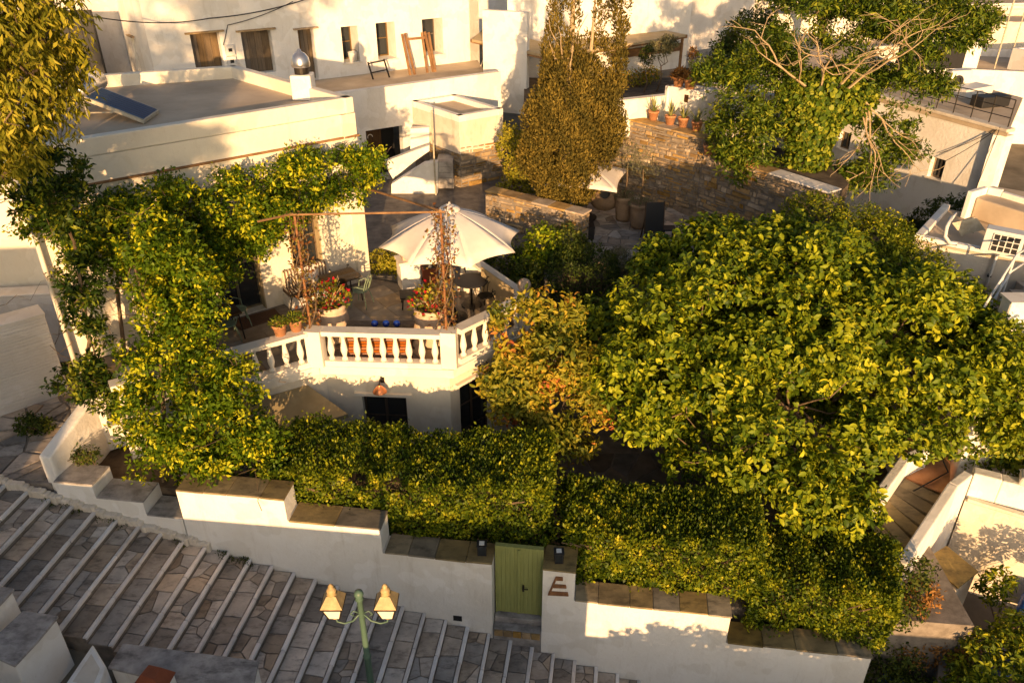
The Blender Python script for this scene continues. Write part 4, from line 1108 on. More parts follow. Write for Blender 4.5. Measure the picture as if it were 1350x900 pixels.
# things left on the alley house terrace
def fpt(fr, px, py, off):
    """point on the plane parallel to frame fr, off metres in front of it"""
    b0 = fr.pt(0, off, 0); return onplane(px, py, b0, fr.az)
ld = thing('step_frame', 'black metal trestle frame leaning on the alley house terrace', 'trestle', tuple(fpt(UF, 498, 114, 1.2)))
for a, b2 in (((485, 82), (496, 118)), ((506, 78), (517, 114))): add('leg', MB().bar(fpt(UF, *a, 1.0), fpt(UF, *b2, 1.3), .05), M['iron'], ld)
for a, b2 in (((486, 84), (507, 80)), ((490, 96), (511, 92)), ((493, 106), (514, 103))): add('rung', MB().bar(fpt(UF, *a, 1.05), fpt(UF, *b2, 1.05), .045), M['iron'], ld)
wf = thing('wooden_frame', 'old orange brown door frame of weathered wood propped on the terrace', 'door frame', tuple(fpt(UF, 555, 106, 1.0)))
for a, b2 in (((530, 45), (542, 105)), ((534, 44), (548, 104)), ((556, 43), (565, 107)), ((560, 42), (573, 104)), ((565, 43), (575, 102))): add('upright', MB().bar(fpt(UF, *a, .8), fpt(UF, *b2, 1.3), .09, .07), M['wood_beam'], wf)
add('crosspiece', MB().bar(fpt(UF, 537, 52, .86), fpt(UF, 560, 50, .86), .09), M['wood_beam'], wf)
bk = fpt(UF, 466, 83, -.12); bt = thing('bucket', 'white plastic bucket standing on a window ledge', 'bucket', tuple(bk))
add('pail', MB().lathe([(.15, 0), (.2, .42), (.21, .44), (.18, .44), (.14, .05)], (bk[0], bk[1], bk[2]), 16), M['plastic_white'], bt, smooth=True); add('handle', MB().tube([(bk[0] + .2 * math.cos(a * .4), bk[1], bk[2] + .42 + .12 * math.sin(a * .4)) for a in range(9)], .01, 5), M['iron'], bt)
pfm = thing('picture_frame', 'pale wooden chair frame leaning at the end of the alley house terrace', 'frame', tuple(fpt(UF, 640, 108, 1.6)))
for a, b2 in (((640, 73), (632, 93)), ((640, 73), (655, 78)), ((655, 78), (646, 98)), ((632, 93), (646, 98)), ((632, 93), (650, 112)), ((646, 98), (656, 108))): add('bar', MB().bar(fpt(UF, *a, 1.2), fpt(UF, *b2, 1.3), .05), M['iron_pale'], pfm)
# stair up to the alley: two slanting parapets and steps between
sp1 = thing('alley_stair', 'white stair with slanting parapets climbing to the alley doorway', 'stair', tuple(aty(540, 255, 27.3)))
yb = 27.6
def face_prism(name, pix, y0, y1, mat, parent):
    a = [aty(x, y, y0) for x, y in pix]; m = MB(); n = len(a); m.v += [tuple(q) for q in a] + [(q[0], q[1] + (y1 - y0), q[2]) for q in a]
    m.f.append(tuple(range(n))); m.f.append(tuple(reversed(range(n, 2 * n))))
    for i in range(n): m.f.append((i, n + i, n + (i + 1) % n, (i + 1) % n))
    return add(name, m, mat, parent)
face_prism('parapet', [(516, 243), (516, 272), (577, 272), (577, 214), (559, 216)], 27.35, 27.65, M['plaster'], sp1)
face_prism('parapet', [(506, 214), (518, 236), (545, 214), (566, 199), (566, 192), (548, 198)], 28.6, 28.9, M['plaster'], sp1)
for i in range(5):
    z = 3.9 + .2 * i; x = -4.0 + .33 * i
    add('step', MB().box(x, x + 1.9 - .33 * i, 27.66, 28.6, z, z + .19), M['marble_dark'], sp1)
face_prism('landing_wall', [(541, 170), (541, 199), (566, 196), (566, 168)], 29.2, 29.5, M['plaster'], sp1)
ap = aty(575, 262, 27.2)
po = thing('pipe_pole', 'thin white metal pole in front of the stone hut', 'pole', (ap[0], ap[1], 3.9))
add('shaft', MB().tube([(ap[0], ap[1], 3.6), (ap[0], ap[1], height_at(ap, 148))], .03, 8), M['iron_pale'], po); add('cap', MB().lathe([(.045, 0), (.04, .05), (.01, .07)], (ap[0], ap[1], height_at(ap, 148)), 8), M['iron_pale'], po)
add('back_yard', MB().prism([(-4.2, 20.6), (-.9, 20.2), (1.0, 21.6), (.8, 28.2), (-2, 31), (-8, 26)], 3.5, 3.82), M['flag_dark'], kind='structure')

# ---------------------------------------------------------------- plaza with its stone walls
PZ = 4.0
plz = add('plaza', MB().prism([(.9, 19.9), (9.4, 19.9), (9.4, 22), (6.4, 25), (3.6, 28), (.9, 28)], 2.6, PZ - .02), M['mortar'], kind='structure')
seeds = [(rnd.uniform(1.8, 7.2), rnd.uniform(20.6, 26.8)) for _ in range(150)]
for c in voronoi([(1.6, 20.4), (7.4, 20.4), (7.4, 23.6), (5.0, 26.4), (3.4, 27.6), (1.6, 27.6)], seeds, .025):
    if area(c) < .01: continue
    c = rough_poly(ccw(c), .015); add('flagstone', MB().prism(c, PZ - .03, PZ + rnd.uniform(-.006, .006), shrink(c, .008)), M['flag'], plz)
r0, r1 = atz(806, 151, 6.6), atz(930, 181, 6.6); r2, r3 = atz(930, 191, 6.15), atz(1095, 254, 6.15)
rtw = thing('retaining_wall', 'tall rubble stone retaining wall with potted aloes along its top', 'wall', (6, 24.6, PZ))
FR1, FR2 = Frame(r0, r1), Frame(r1, r3)
mb = MB(); FR1.box(mb, 0, FR1.L, -.45, 0, 3.6, 6.55); FR2.box(mb, 0, FR2.L, -.45, 0, 3.6, 6.12); add('core', mb, M['mortar'], rtw)
rubble(rtw, FR1, 0, FR1.L, PZ, 6.54, .27, .115, 150, .08); rubble(rtw, FR2, 0, FR2.L, PZ, 6.10, .32, .135, 150, .08)
n = 6
for i in range(n): add('cap_slab', FR1.box(MB(), FR1.L * i / n + .005, FR1.L * (i + 1) / n - .005, -.5, .07, 6.552, 6.60), M['stone'], rtw, bevel=.012)
for i in range(9): add('cap_slab', FR2.box(MB(), FR2.L * i / 9 + .005, FR2.L * (i + 1) / 9 - .005, -.5, .07, 6.122, 6.17), M['marble'] if i > 4 else M['stone'], rtw, bevel=.012)
ug = MB(); ug.prism([FR1.pt(0, -.46, 0)[:2], FR1.pt(FR1.L, -.46, 0)[:2], FR2.pt(.1, -.46, 0)[:2], FR2.pt(FR2.L, -.46, 0)[:2], (9.6, 21.9), (9.9, 26), (9, 36), (.5, 36), (.5, 30)], 3.4, 6.05)
add('upper_garden', ug, M['earth'], kind='structure')
def aloe(px, py, z, label, seed, big=1.0):
    p = atz(px, py, z); t = thing('potted_aloe', label, 'potted plant', tuple(p), 'aloe pots on the stone wall')
    m = pot_mesh(.19 * big, .30 * big, 'rim'); m.v = [(a + p[0], b2 + p[1], c + z + .003) for a, b2, c in m.v]; add('pot', m, M['terracotta'], t, smooth=True)
    rg = np.random.default_rng(seed)
    for i in range(13):
        a = i * 2.4 + rg.random() * .4; el = math.radians(rg.uniform(35, 80)); Ln = rg.uniform(.38, .62) * big; m = MB(); pts = []; d = Vector((math.cos(a) * math.cos(el), math.sin(a) * math.cos(el), math.sin(el)))
        for k in range(4):
            f = k / 3; q = Vector((p[0], p[1], z + .26 * big)) + d * Ln * f; q.z -= .10 * f * f * math.cos(el) * big; pts.append(q)
        s = d.cross(Vector((0, 0, 1))).normalized(); vv = []
        for k, q in enumerate(pts):
            w = (.03, .028, .02, .002)[k] * big; vv += [q + s * w, q - s * w, q - Vector((0, 0, .02 * big * (1 - k / 3)))]
        m.v = [tuple(q) for q in vv]
        for k in range(3):
            b0 = k * 3
            for (i0, i1) in ((0, 1), (1, 2), (2, 0)): m.f.append((b0 + i0, b0 + i1, b0 + 3 + i1, b0 + 3 + i0))
        me = m.mesh('leaf'); at = me.attributes.new('tint', 'FLOAT', 'FACE'); at.data.foreach_set('value', [float(rg.random())] * len(me.polygons)); add('leaf', me, M['leaf_aloe'], t)
ordn = ['first', 'second', 'third', 'fourth']
for i, (x, y) in enumerate(((861, 158), (883, 164), (900, 167), (918, 172))): aloe(x, y, 6.60, 'terracotta potted aloe on the upper stretch of stone wall, %s from the left' % ordn[i], 60 + i)
for i, (x, y) in enumerate(((934, 204), (949, 209), (967, 214), (987, 220))): aloe(x, y, 6.17, 'terracotta potted aloe on the lower stretch of stone wall, %s from the left' % ordn[i], 70 + i, 1.05)
# low planter wall in front of the cypress
l0, l1 = atz(640, 250, 5.0), atz(768, 281, 5.0)
lpw = thing('planter_wall', 'low dry stone planter wall with flat capping in front of the cypress', 'wall', (l1[0], l1[1], PZ))
FL = Frame(l0, l1); mb = MB(); FL.box(mb, 0, FL.L, -.4, 0, 3.5, 4.93); add('core', mb, M['mortar'], lpw)
rubble(lpw, FL, 0, FL.L, 3.85, 4.92, .32, .13, 70, .05); FLe = Frame(FL.pt(FL.L, 0, 0), FL.pt(FL.L, -.4, 0)); rubble(lpw, FLe, 0, .4, 3.85, 4.92, .2, .08, 30, .04)
for i in range(6): add('cap_slab', FL.box(MB(), FL.L * i / 6 + .005, FL.L * (i + 1) / 6 - .005 + (.06 if i == 5 else 0), -.46, .06, 4.932, 4.99), M['stone'], lpw, bevel=.012)
umbrella((2.4, 24.5), PZ, 5.36, 5.72, 1.6, 'white parasol on the plaza partly behind the cypress', 4, .5)
# pithos lying on its side, tall pots, menu board
j = atz(799, 284, PZ); pj = thing('clay_jar', 'big round clay jar lying with its dark mouth to the viewer', 'jar', tuple(j))
jm = MB().lathe([(.08, 0), (.3, .08), (.5, .35), (.54, .6), (.45, .85), (.26, 1.02), (.2, 1.05), (.24, 1.1), (.24, 1.14), (.17, 1.14), (.16, 1.0), (.2, .9)], seg=20).mesh('body')
jo = add('body', jm, M['pot_brown'], pj, smooth=True)
jo.matrix_parent_inverse = Matrix.Identity(4); jo.rotation_euler = (math.radians(68), 0, math.radians(-8)); jo.location = (0, .55, .50)
jd = add('mouth', MB().lathe([(.165, .98), (.165, .99)], seg=16).mesh('mouth'), M['black'], jo)
def tall_pot(px, py, label, seed):
    p = atz(px, py, PZ); y = p[1] + .2; x = p[0]; t = thing('potted_olive', label, 'potted plant', (x, y, PZ))
    m = pot_mesh(.32, .82, 'tall'); m.v = [(a + x, b2 + y, c + PZ + .008) for a, b2, c in m.v]; add('pot', m, M['pot_brown'], t, smooth=True)
    add('trunk', MB().tube([(x, y, PZ + .7), (x + .05, y, PZ + 1.3), (x + .02, y, PZ + 1.9)], [.035, .028, .015], 6), M['bark'], t)
    spray('underplanting', (x, y, PZ + .78), .33, .18, 260, M['leaf_olive'], t, .10, .02, seed); spray('foliage', (x, y, PZ + 1.75), .5, .85, 700, M['leaf_olive'], t, .08, .018, seed + 1)
tall_pot(822, 293, 'tall clay pot with a thin olive on the plaza, nearer the jar', 81); tall_pot(842, 303, 'tall clay pot with a thin olive beside the black menu board', 83)
q = atz(861, 321, PZ); mbd = thing('menu_board', 'tall black menu board standing on the plaza', 'board', tuple(q), local=True); mbd.rotation_euler.z = .1
add('panel', MB().obox((0, .08, .66), (.27, 0, 0), (0, .02, 0), (0, .1, .58)), M['black'], mbd)
fm = MB(); fm.bar((-.28, 0, .02), (-.28, .18, 1.26), .04); fm.bar((.28, 0, .02), (.28, .18, 1.26), .04); fm.bar((-.28, .45, .02), (-.2, .18, 1.2), .03); fm.bar((.28, .45, .02), (.2, .18, 1.2), .03); add('easel', fm, M['wood_dark'], mbd)
q = atz(880, 318, PZ); st = thing('black_stool', 'small black cube stool beside the menu board', 'stool', tuple(q), local=True)
add('seat', MB().box(-.2, .2, -.2, .2, .40, .45), M['black'], st, bevel=.01)
for sx in (-1, 1):
    for sy in (-1, 1): add('leg', MB().box(sx * .17 - .025, sx * .17 + .025, sy * .17 - .025, sy * .17 + .025, .005, .40), M['black'], st)
q = atz(773, 312, PZ); bb = thing('black_bench', 'black slatted bench against the end of the planter wall', 'bench', tuple(q), local=True)
for i in range(4): add('slat', MB().box(-.18 + .1 * i, -.09 + .1 * i, -.35, .9, .42, .45), M['black'], bb)
for y in (-.25, .75): add('leg', MB().box(-.18, .21, y, y + .06, .005, .42), M['black'], bb)
pst = atz(790, 380, 3.6); ps = thing('stone_post', 'short stone gatepost catching the sun behind the shrubs', 'post', (pst[0], pst[1], 3.5))
add('shaft', MB().box(pst[0] - .16, pst[0] + .16, pst[1], pst[1] + .35, 2.8, 4.35), M['stone'], ps, bevel=.02); add('cap', MB().box(pst[0] - .2, pst[0] + .2, pst[1] - .04, pst[1] + .4, 4.352, 4.42), M['stone'], ps, bevel=.01)
sst = thing('stone_steps', 'curved stone steps at the foot of the retaining wall on the plaza', 'steps', tuple(atz(905, 300, PZ)))
cxy = atz(935, 268, PZ)
for i in range(4):
    R = 1.55 - .33 * i; pol = [(cxy[0] + .15 + R * math.cos(a), cxy[1] - .1 + R * math.sin(a)) for a in [math.radians(150 + 15 * k) for k in range(13)]] ; add('tread', MB().prism(ccw(pol), PZ + .002 + .17 * i, PZ + .168 + .17 * i), M['flag'], sst, bevel=.015)

# ---------------------------------------------------------------- upper garden: white planter block, low wall, canopy house
pk = aty(921, 120, 26.6); zt = pk[2]; pkl, pkr = atz(877, 113, zt), atz(948, 117, zt); pkb = pkl + pkr - pk
blk = thing('white_planter', 'big white plastered planter block above the stone wall', 'planter', (pk[0], pk[1], 6.05))
mb = MB()
for a, b2 in ((pkl, pk), (pk, pkr), (pkr, pkb), (pkb, pkl)): wall_run(mb, a, b2, 6.0, zt, .15)
add('walls', mb, M['plaster'], blk, bevel=.02); add('soil', MB().prism(shrink([tuple(t[:2]) for t in (pk, pkr, pkb, pkl)], .1), 6.1, zt - .12), M['earth'], blk)
FPk = Frame(pkl, pk); s_, z_ = FPk.pix(905, 130); add('vent_hole', FPk.box(MB(), s_ - .07, s_ + .07, .002, .02, z_ - .12, z_ + .12), M['wood_dark'], blk)
gw = thing('garden_low_wall', 'low white wall behind the upper row of aloe pots', 'wall', tuple(pkl)); g0, g1 = atz(815, 134, zt - .35), atz(880, 127, zt - .35)
mb = MB(); wall_run(mb, g0, g1, 6.0, zt - .35, .2); add('wall_body', mb, M['plaster'], gw, bevel=.02); add('coping', MB().bar((g0[0], g0[1] + .1, zt - .33), (g1[0], g1[1] + .1, zt - .33), .28, .04), M['plaster_trim'], gw)
def dry_pot(px, py, label, seed, h):
    p = atz(px, py, zt + .003); t = thing('potted_succulent', label, 'potted plant', tuple(p)); m = pot_mesh(.21, .32, 'rim'); m.v = [(a + p[0], b2 + p[1], c + zt + .003) for a, b2, c in m.v]; add('pot', m, M['terracotta'], t, smooth=True)
    rg = np.random.default_rng(seed)
    for i in range(5): add('stem', MB().tube([(p[0], p[1], zt + .28), (p[0] + rg.normal() * .05, p[1], zt + .28 + h * .6), (p[0] + rg.normal() * .1, p[1], zt + .3 + h)], .014, 5), M['bark_pale'], t)
    spray('foliage', (p[0], p[1], zt + .25), .25, .3, 240, M['leaf_dry'], t, .16, .04, seed); spray('tip_foliage', (p[0], p[1], zt + h), .16, .3, 160, M['leaf_dry'], t, .13, .035, seed + 1)
dry_pot(894, 114, 'low dry succulent in a clay pot on the white planter block', 91, .25); dry_pot(909, 117, 'tall dry succulent in a clay pot at the corner of the white planter block', 92, .95)
cz = 8.0
cnp = thing('canopy_house', 'white house behind the cypress with brown flat canopies on posts', 'house', (4, 33, 6))
cL, cM, cR = aty(622, 52, 33.5), aty(735, 76, 31.5), aty(904, 45, 34.5); zc = 7.55
cL, cM, cR = atz(622, 52, zc), atz(725, 74, zc), atz(904, 46, zc); bk_ = np.array([0, 5.0, 0]); cB1, cB2 = atz(640, 40, zc), atz(838, 33, zc)
m = MB(); m.prism([tuple(q[:2]) for q in (cL, cM, atz(730, 60, zc), cB1 + bk_ * .2)], zc - .1, zc); add('canopy', m, M['fabric_tan'], cnp)
m = MB(); m.prism([tuple(q[:2]) for q in (atz(722, 75, zc), cR, cB2, atz(735, 50, zc))], zc - .09, zc + .01); add('canopy', m, M['fabric_tan'], cnp)
add('beam', MB().bar(atz(722, 78, zc - .12), atz(905, 48, zc - .12), .12, .14), M['wood_beam'], cnp); add('beam', MB().bar(atz(622, 54, zc - .12), atz(722, 77, zc - .12), .12, .14), M['wood_beam'], cnp)
for (px, py) in ((900, 48), (760, 71)):
    q = atz(px, py, zc - .2); add('post', MB().tube([(q[0], q[1], 5.8), (q[0], q[1], zc - .18)], .07, 8), M['wood_beam'], cnp)
mb = MB(); wall_run(mb, (-.2, 37.5), (3.4, 36.6), 5.8, 11.5, .4); wall_run(mb, (3.4, 36.6), (8.3, 39.6), 5.8, 9.2, .4); wall_run(mb, (3.0, 39.5), (9, 44.5), 9.0, 13.5, .4); wall_run(mb, (-1.2, 34.5), (.6, 33.8), 5.0, 9.0, .3)
add('wall', mb, M['plaster'], cnp); FCn = Frame((3.4, 36.6), (8.3, 39.6)); add('wooden_rail', FCn.box(MB(), 1.2, 5.4, .004, .08, 6.6, 6.95), M['wood_beam'], cnp)
mb = MB(); wall_run(mb, (6.5, 42), (13, 46), 5.8, 9.6, .4); wall_run(mb, (6.0, 50), (16, 54), 6, 14, .4); add('upper_wall', mb, M['paint_cool'], cnp)
rl = MB(); FRl = Frame((4.2, 38.9), (10.2, 41.2))
for i in range(7): rl.bar(FRl.pt(FRl.L * i / 6, 0, 9.2), FRl.pt(FRl.L * i / 6, 0, 10.3), .06)
for z in (9.7, 10.25): rl.bar(FRl.pt(0, 0, z), FRl.pt(FRl.L, 0, z), .06)
add('roof_railing', rl, M['iron_pale'], cnp)
# garden gate arch beside the ivy tree
ag = thing('iron_arch', 'pale iron garden arch in front of the white wall by the ivy', 'arch', tuple(atz(980, 215, 6.05)))
for (xa, xb) in ((970, 985), (988, 1003)):
    a, b2 = atz(xa, 214, 6.06), atz(xb, 218, 6.06); h = 1.3; cc = (a + b2) / 2; w = (b2 - a) / 2
    pts = [a, a + [0, 0, h]] + [cc + w * -math.cos(t * math.pi / 8) + np.array([0, 0, h + .3 * math.sin(t * math.pi / 8)]) for t in range(1, 8)] + [b2 + [0, 0, h], b2]; add('hoop', MB().tube(pts, .022, 6), M['iron_pale'], ag)
    add('crossbar', MB().tube([a + [0, 0, .75], b2 + [0, 0, .75]], .016, 6), M['iron_pale'], ag)
gh = thing('garden_back_wall', 'white plastered wall behind the iron arch and lower aloes', 'wall', (9, 25.5, 6)); mb = MB(); wall_run(mb, (6.6, 27.4), (8.8, 25.2), 6.0, 7.6, .25); add('wall_body', mb, M['plaster'], gh, bevel=.03); add('coping', MB().bar((6.5, 27.55, 7.62), (8.85, 25.3, 7.62), .34, .05), M['plaster_trim'], gh)
# ---------------------------------------------------------------- white house on the right with a railed roof
zc_ = 6.1
f0, f1 = atz(1005, 88, zc_), atz(1323, 174, zc_)
FW0 = Frame(f0, f1); f1b = FW0.pt(FW0.L + .15, 0, 0)
rh = thing('roof_terrace_house', 'long white house behind the ivy tree with a railed flat roof', 'house', (f1[0], f1[1], 2))
opw = []
for (x0, x1, y0, y1) in ((1229, 1249, 206, 235), (1108, 1124, 172, 196), (1036, 1050, 158, 180)):
    s0, z1 = FW0.pix(x0, y0); s1, _ = FW0.pix(x1, y0); _, z0 = FW0.pix(x0, y1); opw.append((s0, s1, z0, z1))
mb = MB(); wall_run(mb, f0, f1b, 0.5, zc_ - .12, .4, opw)
fR = (f1b[0] + 3.2, f1b[1] + 5.0); wall_run(mb, f1b, fR, .5, zc_ - .12, .4)
add('wall', mb, M['plaster'], rh)
bkl = (f0[0] + 6, f0[1] + 7)
add('roof', MB().prism([FW0.pt(0, .06, 0)[:2], FW0.pt(FW0.L + .2, .06, 0)[:2], (fR[0] + .1, fR[1]), (fR[0] - 2, fR[1] + 6), bkl], zc_ - .12, zc_ + .02), M['roof_screed'], rh)
add('roof_edge', FW0.box(MB(), 0, FW0.L + .2, -.3, .12, zc_ + .022, zc_ + .14), M['plaster_old'], rh, bevel=.03)
for i, o in enumerate(opw): window_unit(rh, FW0, *o, .2, 'wood_grey', 'glass', 2, 1, 'window', sill=True)
rl = thing('roof_railing', 'thin black railing along the flat roof edge of the long white house', 'railing', FW0.pt(8, -.2, zc_)); 
for i in range(12):
    s = FW0.L * (.35 + .65 * i / 11); add('baluster_post', MB().bar(FW0.pt(s, -.15, zc_ + .14), FW0.pt(s, -.15, zc_ + 1.05), .03), M['iron'], rl)
for z in (zc_ + .45, zc_ + .75, zc_ + 1.05): add('rail', MB().bar(FW0.pt(FW0.L * .35, -.15, z), FW0.pt(FW0.L, -.15, z), .025), M['iron'], rl)
# cables down from the roof corner
for i, (qx, qy) in enumerate(((1240, 202), (1252, 212), (1296, 258))):
    s, z = FW0.pix(qx, qy)
    cable([FW0.pt(FW0.L - .1, .1, zc_ + .15), FW0.pt(s, .06 + i * .25, z)], .012, ('upper thin wire slanting from the roof corner to the window', 'lower thin wire slanting from the roof corner below the window', 'steep thin wire dropping from the roof corner to the lower roof')[i])
def roof_box(px, py, z, w, d, h, mat, label, name='roof_block', cat='block', rz=.3):
    p = atz(px, py, z); t = thing(name, label, cat, tuple(p), local=True); t.rotation_euler.z = rz
    add('body', MB().box(-w / 2, w / 2, 0, d, .004, h), M[mat], t, bevel=.03); return t
t = roof_box(1262, 122, zc_ + .02, .95, .4, .85, 'plastic_white', 'white air conditioner unit on the railed flat roof', 'air_conditioner', 'air conditioner', .2)
add('fan_grille', MB().lathe([(.26, 0), (.26, .015), (.05, .03)], seg=20), M['black'], t).rotation_euler = (math.radians(90), 0, 0)
children(t)[-1].location = (-.12, -.006, .42)
roof_box(1290, 128, zc_ + .02, 1.7, .8, .35, 'plastic_white', 'white low rounded tub on the railed flat roof', 'roof_tub', 'tub', .5)
roof_box(1312, 142, zc_ + .02, 1.3, .6, .4, 'black', 'dark low hatch on the railed flat roof by the right edge', 'roof_hatch', 'hatch', .3)
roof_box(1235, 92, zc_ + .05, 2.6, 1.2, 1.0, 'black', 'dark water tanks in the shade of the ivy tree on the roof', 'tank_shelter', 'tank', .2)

# ---------------------------------------------------------------- low house at the right edge with rooftop frame and air conditioner
nz = 5.2
n0, n1 = atz(1205, 313, nz), atz(1372, 347, nz); n3 = atz(1243, 272, nz)
FN = Frame(n0, n1); nb = thing('low_right_house', 'low white house at the right edge with clutter on its flat roof', 'house', (n0[0], n0[1], 1))
n2 = n3 + (n1 - n0) + np.array([2, -1.0, 0])
mb = MB()
for a, b2 in ((n0, n1), (n1, n2), (n2, n3), (n3, n0)): wall_run(mb, a, b2, .2, nz - .12, .35)
add('wall', mb, M['plaster_old'], nb)
rf2 = add('roof', MB().prism([tuple(q[:2]) for q in (n0, n1, n2, n3)], nz - .118, nz - .06), M['roof_screed'], nb)
mb = MB(); wall_run(mb, n0, n1, nz - .058, nz + .06, .2); wall_run(mb, n3, n0, nz - .058, nz + .1, .2); add('kerb', mb, M['plaster'], rf2, bevel=.02)
# sloping upper roof pane behind
rp = [atz(1283, 283, nz), atz(1345, 300, nz), aty(1400, 300, 22), aty(1330, 276, 23.5)]
m = MB(); m.prism(ccw([tuple(q[:2]) for q in (atz(1280, 285, nz), atz(1380, 318, nz), atz(1420, 290, nz), atz(1300, 268, nz))]), nz - .05, nz + .55); add('raised_roof', m, M['roof_screed'], nb, bevel=.04)
mb = MB(); a, b2, c = atz(1275, 278, nz + .2), atz(1300, 258, nz + .5), atz(1318, 262, nz + .5); wall_run(mb, a, b2, nz - .05, nz + .75, .15); wall_run(mb, b2, c, nz - .05, nz + .75, .15); wall_run(mb, c, atz(1370, 278, nz + .5), nz - .05, nz + .7, .15); add('roof_parapet', mb, M['plaster'], nb, bevel=.02)
q = atz(1318, 336, nz + .06); ac = thing('air_conditioner', 'white air conditioner with square grille on the low roof edge', 'air conditioner', tuple(q), local=True); ac.rotation_euler.z = math.radians(FN.az)
add('case', MB().box(-.46, .42, -.02, .36, .012, .62), M['plastic_white'], ac, bevel=.015)
add('grille_plate', MB().box(-.25, .36, -.032, -.022, .08, .54), M['black'], ac)
for i in range(5): add('grille_bar', MB().box(-.25 + i * .15 - .012, -.25 + i * .15 + .012, -.05, -.034, .08, .54), M['plastic_white'], ac)
for i in range(4): add('grille_bar', MB().box(-.25, .36, -.062, -.051, .08 + i * .15, .10 + i * .15), M['plastic_white'], ac)
hf = thing('heater_frame', 'tilted pale panel on a white tube stand on the low right roof', 'frame', tuple(atz(1260, 318, nz)))
pa = [atz(1256, 294, nz + .35), atz(1268, 310, nz - .02 + .06), atz(1298, 303, nz + .25), atz(1282, 285, nz + .7)]
c_ = sum(pa) / 4; hx, hy = (pa[2] - pa[1]) / 2, (pa[0] - pa[1]) / 2; nn = np.cross(hx, hy); nn /= np.linalg.norm(nn)
add('panel', MB().obox(c_, hx, hy, nn * .03), M['iron_pale'], hf)
for i in range(3): add('crossbar', MB().bar(pa[1] + hx * i + nn * .05, pa[0] + hx * i + nn * .05, .04), M['iron_pale'], hf)
tb = MB(); tb.tube([aty(1254, 286, 19.9), aty(1248, 300, 19.6), aty(1246, 312, 19.5), aty(1252, 320, 19.4), aty(1262, 322, 19.3)], .05, 8); tb.tube([aty(1260, 281, 20.2), aty(1252, 292, 19.9)], .04, 6); add('tube', tb, M['plastic_white'], hf, smooth=True)
dwn = thing('roof_pipe', 'white bent pipe coming over the low roof edge', 'pipe', tuple(n0)); add('pipe', MB().tube([FN.pt(2.2, -.3, nz + .08), FN.pt(2.1, .02, nz + .14), FN.pt(2.0, .1, nz), FN.pt(1.98, .1, nz - 1.2)], .035, 8), M['plastic_white'], dwn, smooth=True); add('clamp', FN.box(MB(), 1.93, 2.03, .003, .13, nz - .6, nz - .56), M['iron'], dwn)
hr = thing('handrail', 'white tubular handrail climbing at the right edge of the picture', 'handrail', tuple(aty(1320, 410, 17)))
R0, R1, R2 = aty(1297, 405, 16.0), aty(1340, 336, 17.6), aty(1362, 322, 18.0)
for dz in (0, -.45): add('rail', MB().tube([R0 + [0, 0, dz], R1 + [0, 0, dz], R2 + [0, 0, dz]], .028, 8), M['plastic_white'], hr, smooth=True)
for f in (.25, .6, .95): p = R0 + (R1 - R0) * f; add('post', MB().tube([p, p - [0, 0, 1.2]], .025, 8), M['plastic_white'], hr)
rs = thing('dark_stair', 'shaded concrete stair beside the white handrail', 'stair', tuple(aty(1330, 420, 17)))
for i in range(8):
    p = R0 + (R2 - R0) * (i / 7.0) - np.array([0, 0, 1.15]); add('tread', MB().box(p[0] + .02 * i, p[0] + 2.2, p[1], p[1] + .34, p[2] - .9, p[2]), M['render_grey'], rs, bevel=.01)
ew = thing('edge_wall', 'sunlit cream wall corner at the right edge by the dark stair', 'wall', tuple(aty(1345, 430, 15.6)))
mb = MB(); e0 = aty(1334, 400, 15.6); mb.box(e0[0], e0[0] + 3, 15.6, 16.0, 0, e0[2]); add('wall_body', mb, M['plaster'], ew, bevel=.05); add('coping', MB().box(e0[0] - .04, e0[0] + 3, 15.55, 16.05, e0[2] + .002, e0[2] + .05), M['plaster_trim'], ew)
# white pillar wall behind the magnolia, lower right
vw = thing('courtyard_side_wall', 'white wall seen between the leaves right of the big tree', 'wall', (10.6, 15.6, .7)); mb = MB(); w0_, w1_ = aty(1283, 560, 15.0), aty(1380, 560, 15.4); wall_run(mb, w0_, w1_, 0, aty(1300, 520, 15.2)[2], .3); add('wall_body', mb, M['plaster'], vw, bevel=.03); add('coping', MB().bar((w0_[0], w0_[1] + .15, aty(1300, 520, 15.2)[2] + .03), (w1_[0], w1_[1] + .15, aty(1300, 520, 15.2)[2] + .03), .36, .05), M['plaster_trim'], vw)

# ---------------------------------------------------------------- garden stair at lower right
gs = thing('garden_stair', 'brown stone stair between two white slanting parapets at lower right', 'stair', (9, 13, .2))
def par(a, b2, c, t, za):
    m = MB(); slab_wall(m, a, b2, za, za, a[2], b2[2], t); slab_wall(m, b2, c, za, za, b2[2], c[2], t); return m
a1, a2, a3 = aty(1150, 662, 13.2), aty(1193, 603, 14.7), aty(1222, 590, 15.1)
b1, b2_, b3 = aty(1188, 742, 11.9), aty(1257, 638, 14.0), aty(1277, 622, 14.4)
add('parapet', par(a1, a2, a3, .22, -.8), M['plaster'], gs, bevel=.03); add('parapet', par(b1, b2_, b3, .22, -1.2), M['plaster'], gs, bevel=.03)
da, db = (a2 - a1), (b2_ - b1)
for i in range(7):
    f = i / 6; l = a1 + da * f; r = b1 + db * f; zt_ = .0 + l[2] - .55; g_ = (a2 - a1)[:2] / 6.0
    q = [tuple(l[:2]), tuple(r[:2]), tuple(r[:2] + g_ * 1.12), tuple(l[:2] + g_ * 1.12)]
    add('tread', MB().prism(ccw(q), zt_ - .5, zt_), M['slate'], gs, bevel=.012, seg=1)
lnd = [tuple(a2[:2]), tuple(b2_[:2]), (b3[0] + .3, b3[1] + 1.3), (a3[0] + .2, a3[1] + 1.2)]
add('landing', MB().prism(ccw(lnd), -.8, a2[2] - .52), M['terracotta'], gs)
